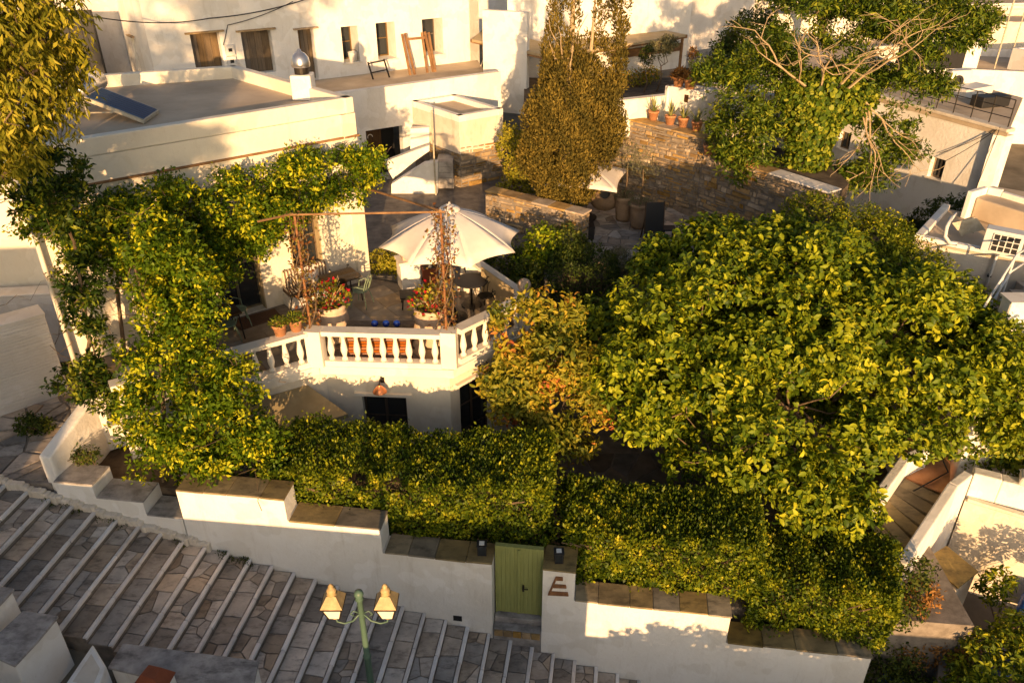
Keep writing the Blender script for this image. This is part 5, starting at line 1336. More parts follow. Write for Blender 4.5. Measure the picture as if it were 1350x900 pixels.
hs = thing('garden_hose', 'black garden hose lying over the brown stair', 'hose', tuple(aty(1220, 640, 14))); hz_ = a2[2] - .5
hpts = [aty(1242, 604, 15.0), atz(1250, 622, hz_ + .02), atz(1228, 634, hz_ + .02), atz(1206, 646, hz_ - .02), atz(1196, 650, hz_ - .2), atz(1190, 658, hz_ - .3)]
add('tube', MB().tube(hpts, .018, 6), M['black'], hs, smooth=True); add('nozzle', MB().tube([hpts[-1], hpts[-1] + [-.05, -.05, -.01]], .025, 6), M['iron'], hs)
wt_ = thing('white_retaining_wall', 'bright white retaining wall right of the garden stair', 'wall', tuple(b3))
mb = MB(); c1, c2 = aty(1319, 641, 14.1), aty(1365, 660, 13.7); zz = b3[2]
wall_run(mb, (b3[0] + .1, b3[1] - .05), c1, -1.5, zz, .3); wall_run(mb, c1, (c2[0] + 1, c2[1] - .3), -1.5, zz - .02, .32); add('wall_body', mb, M['plaster'], wt_, bevel=.03)
FWt = Frame((b3[0] + .1, b3[1] - .05), c2); add('ledge', FWt.box(MB(), .05, FWt.L + 1, .003, .14, zz - .72, zz - .64), M['plaster_old'], wt_, bevel=.01)
mb = MB(); wall_run(mb, FWt.pt(0, .14, 0), FWt.pt(FWt.L + 1, .14, 0), -1.6, zz - .722, .13); add('lower_face', mb, M['plaster_old'], wt_)
add('coping_block', FWt.box(MB(), FWt.L * .68, FWt.L + .9, -.45, -.02, zz + .002, zz + .22), M['paint_cool'], wt_, bevel=.05)
pq = [atz(1222, 738, .35), atz(1262, 774, .35), atz(1287, 754, .35), atz(1248, 722, .35)]
pbx = thing('low_planter', 'low planter with a brown stone slab top below the white retaining wall', 'planter', tuple(pq[0])); cw = ccw([tuple(q[:2]) for q in pq])
add('box', MB().prism(cw, -1.4, .34), M['plaster_old'], pbx, bevel=.02); add('slab', MB().prism(shrink(cw, -.05), .345, .39), M['slate'], pbx, bevel=.01)
bedp = add('lower_bed', MB().prism([(6.9, 8.0), (16, 8.0), (16, 12.6), (9.0, 12.4), (7.1, 11.6)], -4.4, -1.35), M['earth'], kind='structure')
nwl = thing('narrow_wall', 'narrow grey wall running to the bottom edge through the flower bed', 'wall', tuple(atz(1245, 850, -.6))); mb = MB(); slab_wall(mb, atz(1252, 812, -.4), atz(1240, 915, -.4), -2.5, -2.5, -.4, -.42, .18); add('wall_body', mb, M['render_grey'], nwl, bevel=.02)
slab_m = MB(); slab_wall(slab_m, atz(1180, 795, -.3), atz(1250, 830, -.5), -2, -2, -.3, -.5, .12); add('cross_wall', slab_m, M['plaster_old'], nwl, bevel=.02)
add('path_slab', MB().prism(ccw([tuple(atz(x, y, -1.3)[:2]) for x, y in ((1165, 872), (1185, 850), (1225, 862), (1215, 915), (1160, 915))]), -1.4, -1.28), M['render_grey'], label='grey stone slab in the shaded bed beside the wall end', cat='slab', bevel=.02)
def barrel(px, py, z, r, h, label):
    p = atz(px, py, z); t = thing('blue_barrel', label, 'barrel', tuple(p)); add('body', MB().lathe([(r * .9, 0), (r, .05), (r * 1.04, h * .35), (r, h * .38), (r * 1.04, h * .65), (r, h * .7), (r * .9, h - .02), (r * .86, h)], (p[0], p[1], z + .003), 18), M['blue_plastic'], t, smooth=True); add('lid', MB().lathe([(r * .8, 0), (r * .8, .03), (r * .5, .04)], (p[0], p[1], z + h + .004), 18), M['blue_plastic'], t)
barrel(1305, 898, -1.34, .3, .8, 'blue plastic barrel under the bushes at the bottom right'); barrel(1356, 812, -1.34, .28, .75, 'blue plastic barrel half cut off at the right edge behind leaves'); barrel(1172, 905, -1.34, .22, .45, 'low blue plastic tub at the bottom edge right of the wall end')
br = thing('brown_bin', 'orange brown wooden crate lid at the bottom right corner', 'crate', tuple(atz(1335, 890, -.9))); q4 = ccw([tuple(atz(x, y, -.8)[:2]) for x, y in ((1312, 905), (1330, 868), (1375, 880), (1365, 930))]); add('box', MB().prism(q4, -1.34, -.83), M['wood_beam'], br); add('lid', MB().prism(shrink(q4, -.03), -.828, -.79), M['wood_beam'], br, bevel=.01)

# ---------------------------------------------------------------- background town: white flat houses, every one a thing
def town_house(x, y, w, d, z0, h, rz, label, wins=3, mat='plaster', seed=0):
    t = thing('town_house', label, 'house', (x, y, z0), local=True); t.rotation_euler.z = rz; R = random.Random(seed)
    add('wall', MB().box(-w / 2, w / 2, 0, d, 0, h), M[mat], t)
    rr = add('roof', MB().box(-w / 2 + .2, w / 2 - .2, .2, d - .2, h + .003, h + .03), M['roof_screed'], t)
    pm = MB(); pm.box(-w / 2, w / 2, 0, .2, h, h + .45); pm.box(-w / 2, w / 2, d - .2, d, h, h + .45); pm.box(-w / 2, -w / 2 + .2, .2, d - .2, h, h + .45); pm.box(w / 2 - .2, w / 2, .2, d - .2, h, h + .45); add('parapet', pm, M[mat], rr)
    for i in range(wins):
        cx = -w / 2 + w * (i + .5) / wins + R.uniform(-.2, .2); o = add('window', MB().box(cx - .35, cx + .35, -.05, -.003, h - 1.9, h - .8), M['wood_frame'], t); add('pane', MB().box(cx - .28, cx + .28, -.07, -.052, h - 1.82, h - .88), M['glass'], o)
    return t
town = [(26, 44, 9, 7, 0, 4.3, -.25, 'white flat house beyond the railed roof, nearest of the far houses', 3, 'plaster'),
        (31, 52, 7, 6, 0, 5.6, -.1, 'cream flat house with a small roof tower near the right edge', 2, 'plaster_old'),
        (21.5, 56, 12, 7, 0, 5.4, -.2, 'wide white terrace house among far roofs right of the ivy tree', 4, 'plaster'),
        (35, 62, 10, 7, -1, 6.4, .15, 'far white house with a shaded front at the right edge', 3, 'paint_cool'),
        (27, 70, 8, 7, -1, 7.0, -.1, 'far small white house under the dark pines', 2, 'plaster'), (20.5, 46, 4.5, 4, 0, 5.2, .3, 'small cubic white house between the railed roof and the terrace house', 1, 'plaster_old'), (32.5, 43, 6, 5, 0, 5.0, .35, 'white house at the right edge level with the railed roof', 2, 'plaster'), (25.5, 61, 4, 4, 0, 6.6, .1, 'narrow grey white house between far roofs', 1, 'paint_cool'), (30.5, 65.5, 4, 3.5, 0, 7.0, -.3, 'little cube house on the slope below the pines', 1, 'plaster'),
        (40.5, 78, 6, 6, -2, 10.6, 0, 'tall pink cream house in the far top right corner', 2, 'plaster_old'),
        (14, 64, 14, 8, 1, 7.5, .1, 'long far white house behind the canopy roofs', 4, 'plaster'),
        (-2, 60, 12, 8, 2, 8.5, -.1, 'far white house hidden high behind the cypress', 3, 'plaster'),
        (-16, 33, 7, 7, 3, 7.5, .55, 'white house behind the hanging tree at the top left', 2, 'paint_cool'),
        (-22, 26, 9, 7, 3, 6.0, .5, 'white house at the left edge behind the hanging tree', 2, 'plaster')]
for i, (x, y, w, d, z0, h, rz, lb, wn_, mt_) in enumerate(town): town_house(x, y, w, d, z0, h, rz, lb, wn_, mt_, i)
def antenna(p, h, label):
    t = thing('roof_antenna', label, 'antenna', p, local=True); add('mast', MB().tube([(0, 0, 0), (0, 0, h)], .035, 6), M['iron_pale'], t)
    for z in (h * .8, h * .93): add('crossarm', MB().bar((-.5, 0, z), (.5, 0, z), .03), M['iron_pale'], t)
antenna((22.3, 38.2, 6.0), 3.4, 'leaning rusty antenna mast on the roofs at the right'); antenna((28.5, 47.5, 4.6), 2.6, 'pale antenna mast beside the small roof tower at the right edge')
tw = thing('roof_tower', 'small white stair tower with an opening on the far roofs', 'tower', (25.4, 46, 6)); mb = MB(); wall_run(mb, (23.6, 47.2), (26.2, 46.6), 4.3, 6.7, .3, [(1.0, 1.9, 4.5, 6.2)]); wall_run(mb, (26.2, 46.6), (27, 49.4), 4.3, 6.7, .3); wall_run(mb, (27, 49.4), (24, 50), 4.3, 6.7, .3); wall_run(mb, (24, 50), (23.6, 47.2), 4.3, 6.7, .3); add('wall', mb, M['plaster'], tw); add('roof', MB().prism([(23.5, 47.1), (26.3, 46.5), (27.1, 49.5), (23.9, 50.1)], 6.702, 6.85), M['plaster_trim'], tw, bevel=.03)

# ---------------------------------------------------------------- alley at the left edge
al = add('alley_ground', MB().prism([(-16, 12.6), (-9.4, 12.62), (-9.0, 14.3), (-9.9, 16.4), (-16, 16.8)], 1.5, 2.88), M['mortar'], kind='structure')
seeds = [(rnd.uniform(-13.5, -9.3), rnd.uniform(12.7, 16.2)) for _ in range(75)]
for c in voronoi([(-13.5, 12.7), (-9.6, 12.7), (-9.2, 14.3), (-10, 16.2), (-13.5, 16.2)], seeds, .04):
    if area(c) < .01: continue
    c = rough_poly(ccw(c), .02); add('flagstone', MB().prism(c, 2.86, 2.91 + rnd.uniform(-.008, .008), shrink(c, .012)), M['flag'], al)
lwL = thing('alley_wall', 'thick limewashed alley wall with courses at the left edge, the lower one', 'wall', (-12, 15.6, 2.9))
FLw = Frame(atz(-40, 562, 2.9), atz(92, 517, 2.9)); zl = height_at(FLw.p, 455)
mb = MB(); FLw.box(mb, 0, FLw.L, -.5, 0, 2.5, zl); add('core', mb, M['paint_cool'], lwL)
def courses(parent, fr, z0, z1, ch):
    z = z0; k = 0
    while z < z1 - .02:
        h = min(ch * rnd.uniform(.8, 1.3), z1 - z); fr_o = rnd.uniform(.012, .03)
        add('course', fr.box(MB(), .0, fr.L, .001, fr_o, z + .002, z + h - .002), M['paint_cool'], parent, bevel=.01, seg=1)
        z += h
courses(lwL, FLw, 2.9, zl, .075)
add('coping', FLw.box(MB(), -.02, FLw.L + .02, -.55, .05, zl + .002, zl + .05), M['paint_cool'], lwL, bevel=.02)
lwU = thing('alley_wall', 'limewashed alley wall with courses at the left edge, the upper one', 'wall', (-12.5, 17.2, 4.3))
FLu = Frame(aty(-50, 430, 16.9), aty(74, 400, 17.2)); zu = height_at(FLu.p, 395)
mb = MB(); FLu.box(mb, 0, FLu.L, -.4, 0, 3, zu); add('core', mb, M['paint_cool'], lwU); courses(lwU, FLu, zl - .4, zu, .075); add('coping', FLu.box(MB(), -.02, FLu.L + .02, -.45, .05, zu + .002, zu + .05), M['paint_cool'], lwU, bevel=.02)
nbh = thing('neighbour_house', 'cream plastered neighbour house in shade left of the drainpipe', 'house', (-13, 18, 3)); mb = MB(); wall_run(mb, (-16, 17.2), (-10.4, 18.0), 2.5, 8.4, .3); add('wall', mb, M['plaster_house'], nbh); add('parapet', MB().box(-16, -10.6, 17.9, 18.4, 8.402, 8.7), M['plaster'], nbh)

# ---------------------------------------------------------------- foreground walls on the near side of the street
def slab4(pix, z): return ccw([tuple(atz(x, y, z)[:2]) for x, y in pix])
def near_wall(name, pix, z, h, label, top='marble_dark', th=.06):
    t = thing(name, label, 'wall', tuple(atz(*pix[0], z))); P = slab4(pix, z)
    add('wall_body', MB().prism(inset(P, .025), z - h, z - .001), M['plaster'], t, bevel=.035, seg=3); add('coping', MB().prism(P, z + .001, z + th), M[top], t, bevel=.014); return t
ts = thing('shade_infill', 'black boarded shed in the gap between the hanging tree and the alley house', 'infill', (-13.6, 30, 3.5)); mb = MB(); wall_run(mb, (-21, 29.5), (-15.1, 30.6), 3.4, 9.5, .2); add('wall', mb, M['black'], ts)  # added black boards stand in for the deep shade between the buildings
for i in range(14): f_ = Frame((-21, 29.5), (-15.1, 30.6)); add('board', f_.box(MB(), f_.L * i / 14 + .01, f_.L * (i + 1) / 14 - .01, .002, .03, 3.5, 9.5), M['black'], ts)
near_wall('near_wall', [(-60, 785), (-40, 768), (20, 778), (0, 800), (-30, 830)], 2.95, 2.2, 'white wall block with marble top at the left edge, the upper of two')
near_wall('near_wall', [(-25, 860), (32, 807), (78, 814), (51, 847), (20, 880)], 2.75, 2.2, 'white wall block with marble top at the left edge, the lower of two')
near_wall('near_wall', [(143, 882), (163, 850), (342, 873), (334, 910), (240, 905)], 2.1, 1.6, 'long low wall with veined marble coping at the bottom edge')
wt2 = thing('white_fin', 'white slanting fin wall at the bottom left beside the marble coping', 'wall', tuple(atz(120, 860, 2.3)))
fn = MB(); P = slab4([(83, 905), (122, 848), (140, 878), (125, 915)], 2.35); fn.prism(P, .8, 2.35); add('wall_body', fn, M['plaster'], wt2, bevel=.03); add('stain', MB().prism(shrink(P, .22), 2.352, 2.356), M['plaster_old'], wt2)
cb = thing('brown_chimney', 'red brown gabled chimney cap rising at the bottom left edge', 'chimney', tuple(atz(200, 885, 2.6))); cp = slab4([(172, 905), (196, 876), (232, 884), (212, 920)], 2.45)
add('stack', MB().prism(shrink(cp, .05), .8, 2.42), M['plaster'], cb); m = MB(); c_ = np.mean(np.array(cp), 0); m.prism(cp, 2.425, 2.66, [tuple(c_ + (np.array(q) - c_) * .45) for q in cp]); add('cap', m, M['rust_paint'], cb, bevel=.01)

# ---------------------------------------------------------------- street lamp with two lanterns
ly = 8.6; lt = aty(473, 783, ly); lx = lt[0]; lzt = lt[2]; lz0 = street_z(lx) - .02
sl_ = thing('street_lamp', 'green cast iron street lamp with two square yellow lanterns on scroll arms', 'street lamp', (lx, ly, lz0))
add('pole', MB().lathe([(.16, 0), (.16, .06), (.12, .1), (.11, .55), (.13, .58), (.09, .64), (.062, .9), (.055, 2.1), (.07, 2.13), (.05, 2.18), (.045, lzt - lz0 - .12), (.07, lzt - lz0 - .1), (.05, lzt - lz0 - .05), (.075, lzt - lz0), (.06, lzt - lz0 + .06), (.01, lzt - lz0 + .09)], (lx, ly, lz0), 14), M['lamp_green'], sl_, smooth=True)
za_ = lzt - .52
for sx, (px, py) in ((-1, (438, 785)), (1, (502, 785))):
    tip = np.array([lx + sx * .40, ly, za_ - .02])
    arm = MB(); arm.tube([(lx + sx * .04, ly, za_ + .08), (lx + sx * .14, ly, za_ - .06), (lx + sx * .28, ly, za_ - .12), (lx + sx * .39, ly, za_ - .08), (lx + sx * .41, ly, za_ + .02)], .016, 7)
    arm.tube([(lx + sx * .05, ly, za_ + .12), (lx + sx * .12, ly, za_ + .16), (lx + sx * .17, ly, za_ + .09), (lx + sx * .12, ly, za_ + .05)], .012, 6)
    a_ = add('scroll_arm', arm, M['lamp_green'], sl_, smooth=True)
    ln = add('lantern', MB().lathe([(.05, 0), (.07, .03), (.04, .06)], (lx + sx * .41, ly, za_ + .02), 10), M['lantern_paint'], sl_)
    cx, cy, zb = lx + sx * .41, ly, za_ + .08
    def sqr(w, z): return [(cx - w, cy - w), (cx + w, cy - w), (cx + w, cy + w), (cx - w, cy + w)]
    for k in range(4):
        a, b2 = sqr(.085, 0)[k], sqr(.085, 0)[(k + 1) % 4]; c, d = sqr(.15, 0)[(k + 1) % 4], sqr(.15, 0)[k]
        add('pane', MB().quad((*a, zb), (*b2, zb), (*c, zb + .26), (*d, zb + .26)), M['lantern_pane'], ln)
        e, f = sqr(.17, 0)[k], sqr(.17, 0)[(k + 1) % 4]; g1_, h1_ = sqr(.07, 0)[(k + 1) % 4], sqr(.07, 0)[k]
        add('roof_panel', MB().quad((*e, zb + .28), (*f, zb + .28), (*g1_, zb + .46), (*h1_, zb + .46)), M['lantern_paint'], ln)
    fr2 = MB()
    for k in range(4):
        a, c = sqr(.087, 0)[k], sqr(.153, 0)[k]; fr2.bar((*a, zb), (*c, zb + .27), .018); b2 = sqr(.166, 0)[k]; c2 = sqr(.166, 0)[(k + 1) % 4]; fr2.bar((*b2, zb + .272), (*c2, zb + .272), .022)
    add('frame', fr2, M['iron'], ln); add('finial', MB().lathe([(.085, 0), (.06, .02), (.08, .07), (.05, .12), (.03, .125), (.045, .16), (.01, .2)], (cx, cy, zb + .462), 12), M['lantern_paint'], ln, smooth=True)

# ---------------------------------------------------------------- houses across the street (behind the viewer), they shade the steps
for (x, y, w, d, z0, h, rz, lb) in ((-15.3, -8.0, 11.6, 10.6, 1.0, 6.7, 0.0, 'tall white house across the stepped street at its upper end'), (-7.9, -7.4, 3.4, 10.6, -1.0, 4.95, 0.0, 'narrow white house across the stepped street beside the tall one'), (-2.1, -7.0, 8.2, 10.5, -1.0, 4.25, 0.0, 'white house across the stepped street on its near side, uphill'), (6.9, -9.0, 9.6, 9.5, -4.0, 5.4, 0.0, 'white house across the stepped street on its near side, downhill')):
    town_house(x, y, w, d, z0, h, rz, lb, 4, 'plaster', 5)
# ---------------------------------------------------------------- vegetation
def hedge(label, poly, z0, z1, n, seed, leaf=.075, holes=(), mat='leaf_hedge', name='hedge', bumps=.16):
    """clipped hedge: poly counter-clockwise [front-left, front-right, back-right, back-left]"""
    rg = np.random.default_rng(seed); A = [np.array(p, float) for p in poly]; c = sum(A) / 4
    t = thing(name, label, 'hedge', (c[0], c[1], z0))
    core = inset([tuple(p) for p in A], .34)
    add('twig_shade_core', MB().prism(core, z0 - .1, z1 - .30), M['twig'], t)  # dark twig-brown box puts the hedge's inner shade into its colour
    P, Nn = [], []
    faces = [(A[0], A[1], (0, 0)), (A[1], A[2], (0, 0)), (A[3], A[0], (0, 0)), (A[2], A[3], (0, 0))]
    areas = [np.linalg.norm(b2 - a) * (z1 - z0) for a, b2, _ in faces]; top = area([tuple(p) for p in A]) * 1.1
    areas[3] *= .4; tot = sum(areas) + top
    for (a, b2, _), ar in zip(faces, areas):
        k = int(n * ar / tot); u = rg.random(k)[:, None]; z = z0 + (z1 - z0) * rg.random(k); d = (b2 - a) / np.linalg.norm(b2 - a); nr = np.array([d[1], -d[0]])
        q = a + (b2 - a) * u; P.append(np.column_stack([q, z])); Nn.append(np.tile(np.array([nr[0], nr[1], .25]), (k, 1)))
    k = n - sum(len(p) for p in P); u, v = rg.random(k)[:, None], rg.random(k)[:, None]
    q = (A[0] * (1 - u) + A[1] * u) * (1 - v) + (A[3] * (1 - u) + A[2] * u) * v
    P.append(np.column_stack([q, np.full(k, z1)])); Nn.append(np.tile(np.array([0, 0, 1.0]), (k, 1)))
    P, Nn = np.concatenate(P), np.concatenate(Nn)
    bm_ = np.sin(P[:, 0] * 3.1 + seed) * np.sin(P[:, 1] * 2.7 + 1.3) * np.sin(P[:, 2] * 3.7) + .6 * np.sin(P[:, 0] * 7.3) * np.sin(P[:, 2] * 8.1 + seed)
    depth = np.where(rg.random(len(P)) < .7, rg.random(len(P)) * .10, rg.random(len(P)) * .28)
    depth = np.where(rg.random(len(P)) < .035, -rg.random(len(P)) * .16, depth)                       # new shoots standing proud
    P = P + Nn * (bm_ * bumps - depth)[:, None]
    edge = np.clip((P[:, 2] - (z1 - .3)) / .3, 0, 1); P[:, :2] += (c[:2] - P[:, :2]) / np.maximum(np.linalg.norm(c[:2] - P[:, :2], axis=1), .3)[:, None] * (edge ** 2 * .16 * (np.abs(Nn[:, 2]) < .9))[:, None]
    P[:, 2] += .10 * np.sin(P[:, 0] * 1.3 + seed) * (P[:, 2] - z0) / (z1 - z0)
    keep = np.ones(len(P), bool)
    for (hx, hy, hz2, hr2) in holes: keep &= ((P - np.array([hx, hy, hz2])) ** 2).sum(1) > hr2 ** 2
    P, Nn = P[keep], Nn[keep]
    D = Nn * .7 + rg.normal(size=P.shape) * .6 + np.array([0, 0, .25])
    patch = .5 + .5 * np.sin(P[:, 0] * 1.7 + seed) * np.sin(P[:, 2] * 2.3 + P[:, 1])
    cl = np.sin(P[:, 0] * 9.1 + seed) * np.sin(P[:, 2] * 8.3) * np.sin(P[:, 1] * 7.7 + 2)
    tint = np.clip(rg.random(len(P)) * .55 + patch * .22 + np.clip(cl, -.5, .6) * .45 + .03, 0, 1)
    add('foliage', leaf_mesh('foliage', P, D, leaf, leaf * .52, M[mat], False, seed, tint=tint, face=Nn), M[mat], t)
    st = MB()
    for i in range(max(3, int(np.linalg.norm(A[1] - A[0]) * 1.5))):
        f = rg.random(); b0 = A[0] * (1 - f) + A[1] * f; m_ = b0 + (c[:2] - b0) * .35; st.tube([(m_[0], m_[1], z0), (m_[0] + rg.normal() * .1, m_[1] - .1, (z0 + z1) / 2), (b0[0] + rg.normal() * .15, b0[1], z1 - .3)], [.03, .022, .01], 5)
    add('stem', st, M['bark'], t)
    return t
def wq(x, off): return wall_xy(x, off)
h1 = onplane(475, 632, wall_xy(-3, -.62), WAZ); h2 = onplane(520, 640, wall_xy(-3, -.62), WAZ)
hedge('tall clipped green hedge behind the white wall left of the gate', [wq(-5.15, -.50), wq(.62, -.72), wq(.55, -2.6), wq(-5.0, -2.4)], 1.75, 3.32, 46000, 101, .08, [(*h1[:2], h1[2], .20), (*h2[:2], h2[2], .19), (h2[0] + .15, h2[1], h2[2] - .12, .13)])
hedge('clipped yellow green hedge over the wall just right of the letter pillar', [wq(.95, -.52), wq(4.75, -.50), wq(4.8, -2.1), wq(.9, -2.3)], 1.15, 2.55, 32000, 102, .08)
hedge('loose green hedge over the lowest wall at the right of the garden', [wq(4.65, -.42), wq(7.3, -.35), wq(7.7, -2.1), wq(4.7, -2.2)], .35, 1.80, 26000, 103, .08, bumps=.18)
def bush(name, label, blobs, n, leaf, width, mat, seed, per=6, spread=.12, fold=False, stem=True, cat='bush', shell=.45, base=None, tintf=None, gapf=None):
    rg = np.random.default_rng(seed); B = np.array(blobs, float); zb = base if base is not None else (B[:, 2] - B[:, 5]).min()
    c = B[:, :3].mean(0); t = thing(name, label, cat, (c[0], c[1], zb))
    P, Nn = blob_points(blobs, n // per, rg, shell, .6)
    if gapf is not None: k_ = gapf(P); P, Nn = P[k_], Nn[k_]
    Q, D, i = clump_leaves(P, Nn, per, spread, rg)
    tn = np.clip(rg.random(len(Q)) * .7 + rg.random(len(P))[i] * .35, 0, 1)
    if tintf is not None: tn = tintf(Q, tn)
    add('foliage', leaf_mesh('foliage', Q, D, leaf, width, mat, fold, seed, tint=tn, face=Nn[i]), mat, t)
    if stem:
        st = MB(); branches(st, (c[0], c[1], zb - .1), [tuple(b[:3]) for b in B], .035, rg, 6, .12)
        for p in P[:: max(1, len(P) // 14)]: branches(st, (c[0], c[1], zb + .1), [tuple(p)], .014, rg, 4, .1)
        add('stem', st, M['bark'], t, kind='stuff')
    return t
# photinia beside the terrace
bush('photinia_bush', 'orange and yellow leaved photinia bush against the terrace corner', [(-.35, 15.3, 3.7, .45, .4, .6), (.3, 15.5, 3.6, .75, .7, .95), (1.0, 15.6, 4.0, .75, .7, .75), (2.1, 15.4, 3.0, .6, .6, .9), (*aty(665, 425, 15.7), .42, .4, .5), (*aty(705, 402, 16.2), .5, .4, .45), (*aty(745, 415, 16.1), .5, .4, .5), (*aty(660, 470, 15.5), .35, .35, .5), (*aty(700, 520, 15.0), .5, .4, .5), (1.6, 15.7, 3.5, .7, .7, .8), (-.15, 15.3, 3.0, .5, .5, .7), (1.2, 14.9, 2.3, .8, .7, .6), (.5, 15.2, 2.7, .6, .6, .7), (.45, 15.8, 4.4, .4, .4, .4)], 15000, .14, .064, M['leaf_photinia'], 111, 6, .22, True, base=.7, shell=.8, gapf=lambda P: np.sin(P[:, 0] * 3.7 + 1) * np.sin(P[:, 2] * 4.1) * np.sin(P[:, 1] * 3.3 + .5) < .12, tintf=lambda Q, t: np.clip(t * .8 + .28 * np.sin(Q[:, 0] * 2.6 + 2) * np.sin(Q[:, 2] * 3.1) + .05, 0, 1))

# ---- the big broad-leaved tree
rg = np.random.default_rng(200)
bt_ = thing('broadleaf_tree', 'large spreading tree with broad glossy yellow green leaves in the middle of the garden', 'tree', (5.9, 15.2, .7))
TB = [(4.3, 15.6, 4.5, 1.9, 2.0, 1.7), (6.4, 16.5, 5.0, 2.2, 2.3, 1.6), (8.7, 15.9, 4.4, 2.0, 2.1, 1.7), (6.0, 14.2, 3.6, 2.1, 1.7, 1.7), (8.1, 14.5, 3.7, 1.7, 1.4, 1.2), (10.3, 15.5, 3.9, 1.6, 1.5, 1.3), (5.0, 18.0, 4.9, 1.7, 1.6, 1.4), (3.4, 14.8, 3.3, .9, .9, .8), (4.4, 13.7, 2.7, .9, .8, .75), (6.6, 13.0, 2.5, 1.0, .8, .8), (7.2, 18.2, 4.7, 1.6, 1.5, 1.2), (11.5, 14.9, 3.4, .9, 1.0, .9), (2.7, 16.2, 3.5, 1.1, 1.1, .9), (2.3, 17.2, 3.6, .9, .9, .8), (7.0, 13.2, 1.9, .8, .6, .7)]
hole = [(aty(905, 565, 13.9), .62), (aty(1110, 420, 15.0), .6), (aty(1000, 590, 13.3), .55), (aty(1010, 470, 14.2), .4), (aty(880, 470, 14.6), .45), (aty(1200, 480, 15.0), .5), (aty(960, 380, 16.0), .5), (aty(1060, 540, 13.6), .35)]
SB = sub_blobs(TB, 250, .62, rg, .46)
P, Nn = blob_points(SB, 10200, rg, .5, .5)
inner = np.array(TB); inner[:, 3:] *= .72
Pi, Ni = blob_points([tuple(q) for q in inner], 1500, rg, .5, .6); P, Nn = np.concatenate([P, Pi]), np.concatenate([Nn, Ni])
kp = np.all([((P - h_[0]) ** 2).sum(1) > h_[1] ** 2 for h_ in hole], axis=0); P, Nn = P[kp], Nn[kp]
Q, D, idx = clump_leaves(P, Nn, 9, .17, rg, .7, .45)
tn = np.clip(rg.random(len(Q)) * .45 + rg.random(len(P))[idx] * .62 - .08, 0, 1)
vis = ((Q - _C) @ np.array([0, _c, -_s]))                                            # the nearest outer leaves become leaves of their own
face = (Nn[idx] * (_C - Q)).sum(1) / np.linalg.norm(_C - Q, axis=1)
cand = np.where(face > .55)[0]; near = cand[np.argsort(vis[cand])][: 2400]; pick = rg.choice(near, 300, replace=False)
mask = np.ones(len(Q), bool); mask[pick] = False
add('crown', leaf_mesh('crown', Q[mask], D[mask], .132, .072, M['leaf_big'], True, 201, tint=tn[mask], face=Nn[idx][mask], jit=.5), M['leaf_big'], bt_, kind='stuff')
lm = [leaf_mesh('leaf', np.zeros((1, 3)), np.array([[1.0, 0, 0]]), .20, .105, M['leaf_big'], True, 300 + k, tint=np.array([.35 + .12 * k]), jit=.1) for k in range(6)]
for k, i in enumerate(pick):
    o = bpy.data.objects.new('leaf', lm[k % 6]); d = Vector(D[i]).normalized()
    qt = d.to_track_quat('X', 'Z'); o.rotation_euler = (qt @ Euler((rg.normal() * .4, 0, 0)).to_quaternion()).to_euler(); o.location = tuple(Q[i]); link(o, bt_)
tk_ = MB(); tk_.tube([(5.85, 15.1, .6), (5.8, 15.1, 1.4), (5.95, 15.25, 2.2), (6.2, 15.5, 3.0)], [.24, .19, .17, .15], 10); add('trunk', tk_, M['bark'], bt_, smooth=True)
lb_ = MB(); branches(lb_, (6.1, 15.4, 2.6), [b[:3] for b in TB], .10, rg, 7, .25, .2)
for i in range(150): j_ = rg.integers(len(TB)); b0 = TB[j_]; branches(lb_, b0[:3], [tuple(P[rg.integers(len(P))] * .0 + np.array(b0[:3]) + rg.normal(size=3) * np.array(b0[3:]) * .45)], .03, rg, 5, .1)
add('limb', lb_, M['bark'], bt_)
# fine-leaved tree behind it
def leafy_tree(name, label, base, blobs, n, leaf, width, mat, seed, trunk_r=.2, per=8, spread=.2, fold=False, shell=.4, bark='bark', dens=None, limb_r=None, tdown=0):
    rg = np.random.default_rng(seed); t = thing(name, label, 'tree', base)
    P, Nn = blob_points(blobs, n // per, rg, shell, .5)
    if dens: k = dens(P); P, Nn = P[k], Nn[k]
    Q, D, i = clump_leaves(P, Nn, per, spread, rg); D = D + np.array([0, 0, -tdown])
    tn = np.clip(rg.random(len(Q)) * .6 + rg.random(len(P))[i] * .45, 0, 1)
    add('crown', leaf_mesh('crown', Q, D, leaf, width, mat, fold, seed, tint=tn, face=Nn[i]), mat, t)
    c = np.array(blobs)[:, :3].mean(0); top = Vector(base).lerp(Vector(c), .55)
    m = MB(); m.tube([base, tuple(Vector(base).lerp(top, .5) + Vector((.1, .05, 0))), tuple(top)], [trunk_r, trunk_r * .8, trunk_r * .6], 9); add('trunk', m, M[bark], t, smooth=True)
    m = MB(); branches(m, tuple(top), [b[:3] for b in blobs], limb_r or trunk_r * .45, rg, 6, .2)
    for p in P[:: max(1, len(P) // 40)]: branches(m, tuple(Vector(p).lerp(Vector(c), .5)), [tuple(p)], trunk_r * .12, rg, 4, .12)
    add('limb', m, M[bark], t); return t
leafy_tree('fine_leaved_tree', 'bushy fine leaved tree behind the right half of the broadleaf tree', (10.2, 19.0, 1.0), [(8.9, 18.9, 5.4, 1.4, 1.3, 1.1), (9.7, 18.2, 4.8, 1.4, 1.3, 1.2), (10.8, 17.2, 4.0, 1.2, 1.1, 1.2), (7.9, 19.6, 5.7, 1.0, 1.1, .9), (9.4, 19.2, 4.9, 1.3, 1.1, 1.2), (11.5, 16.6, 3.3, .9, .9, 1.0)], 34000, .085, .032, M['leaf_hedge'], 210, .18, 9, .16)
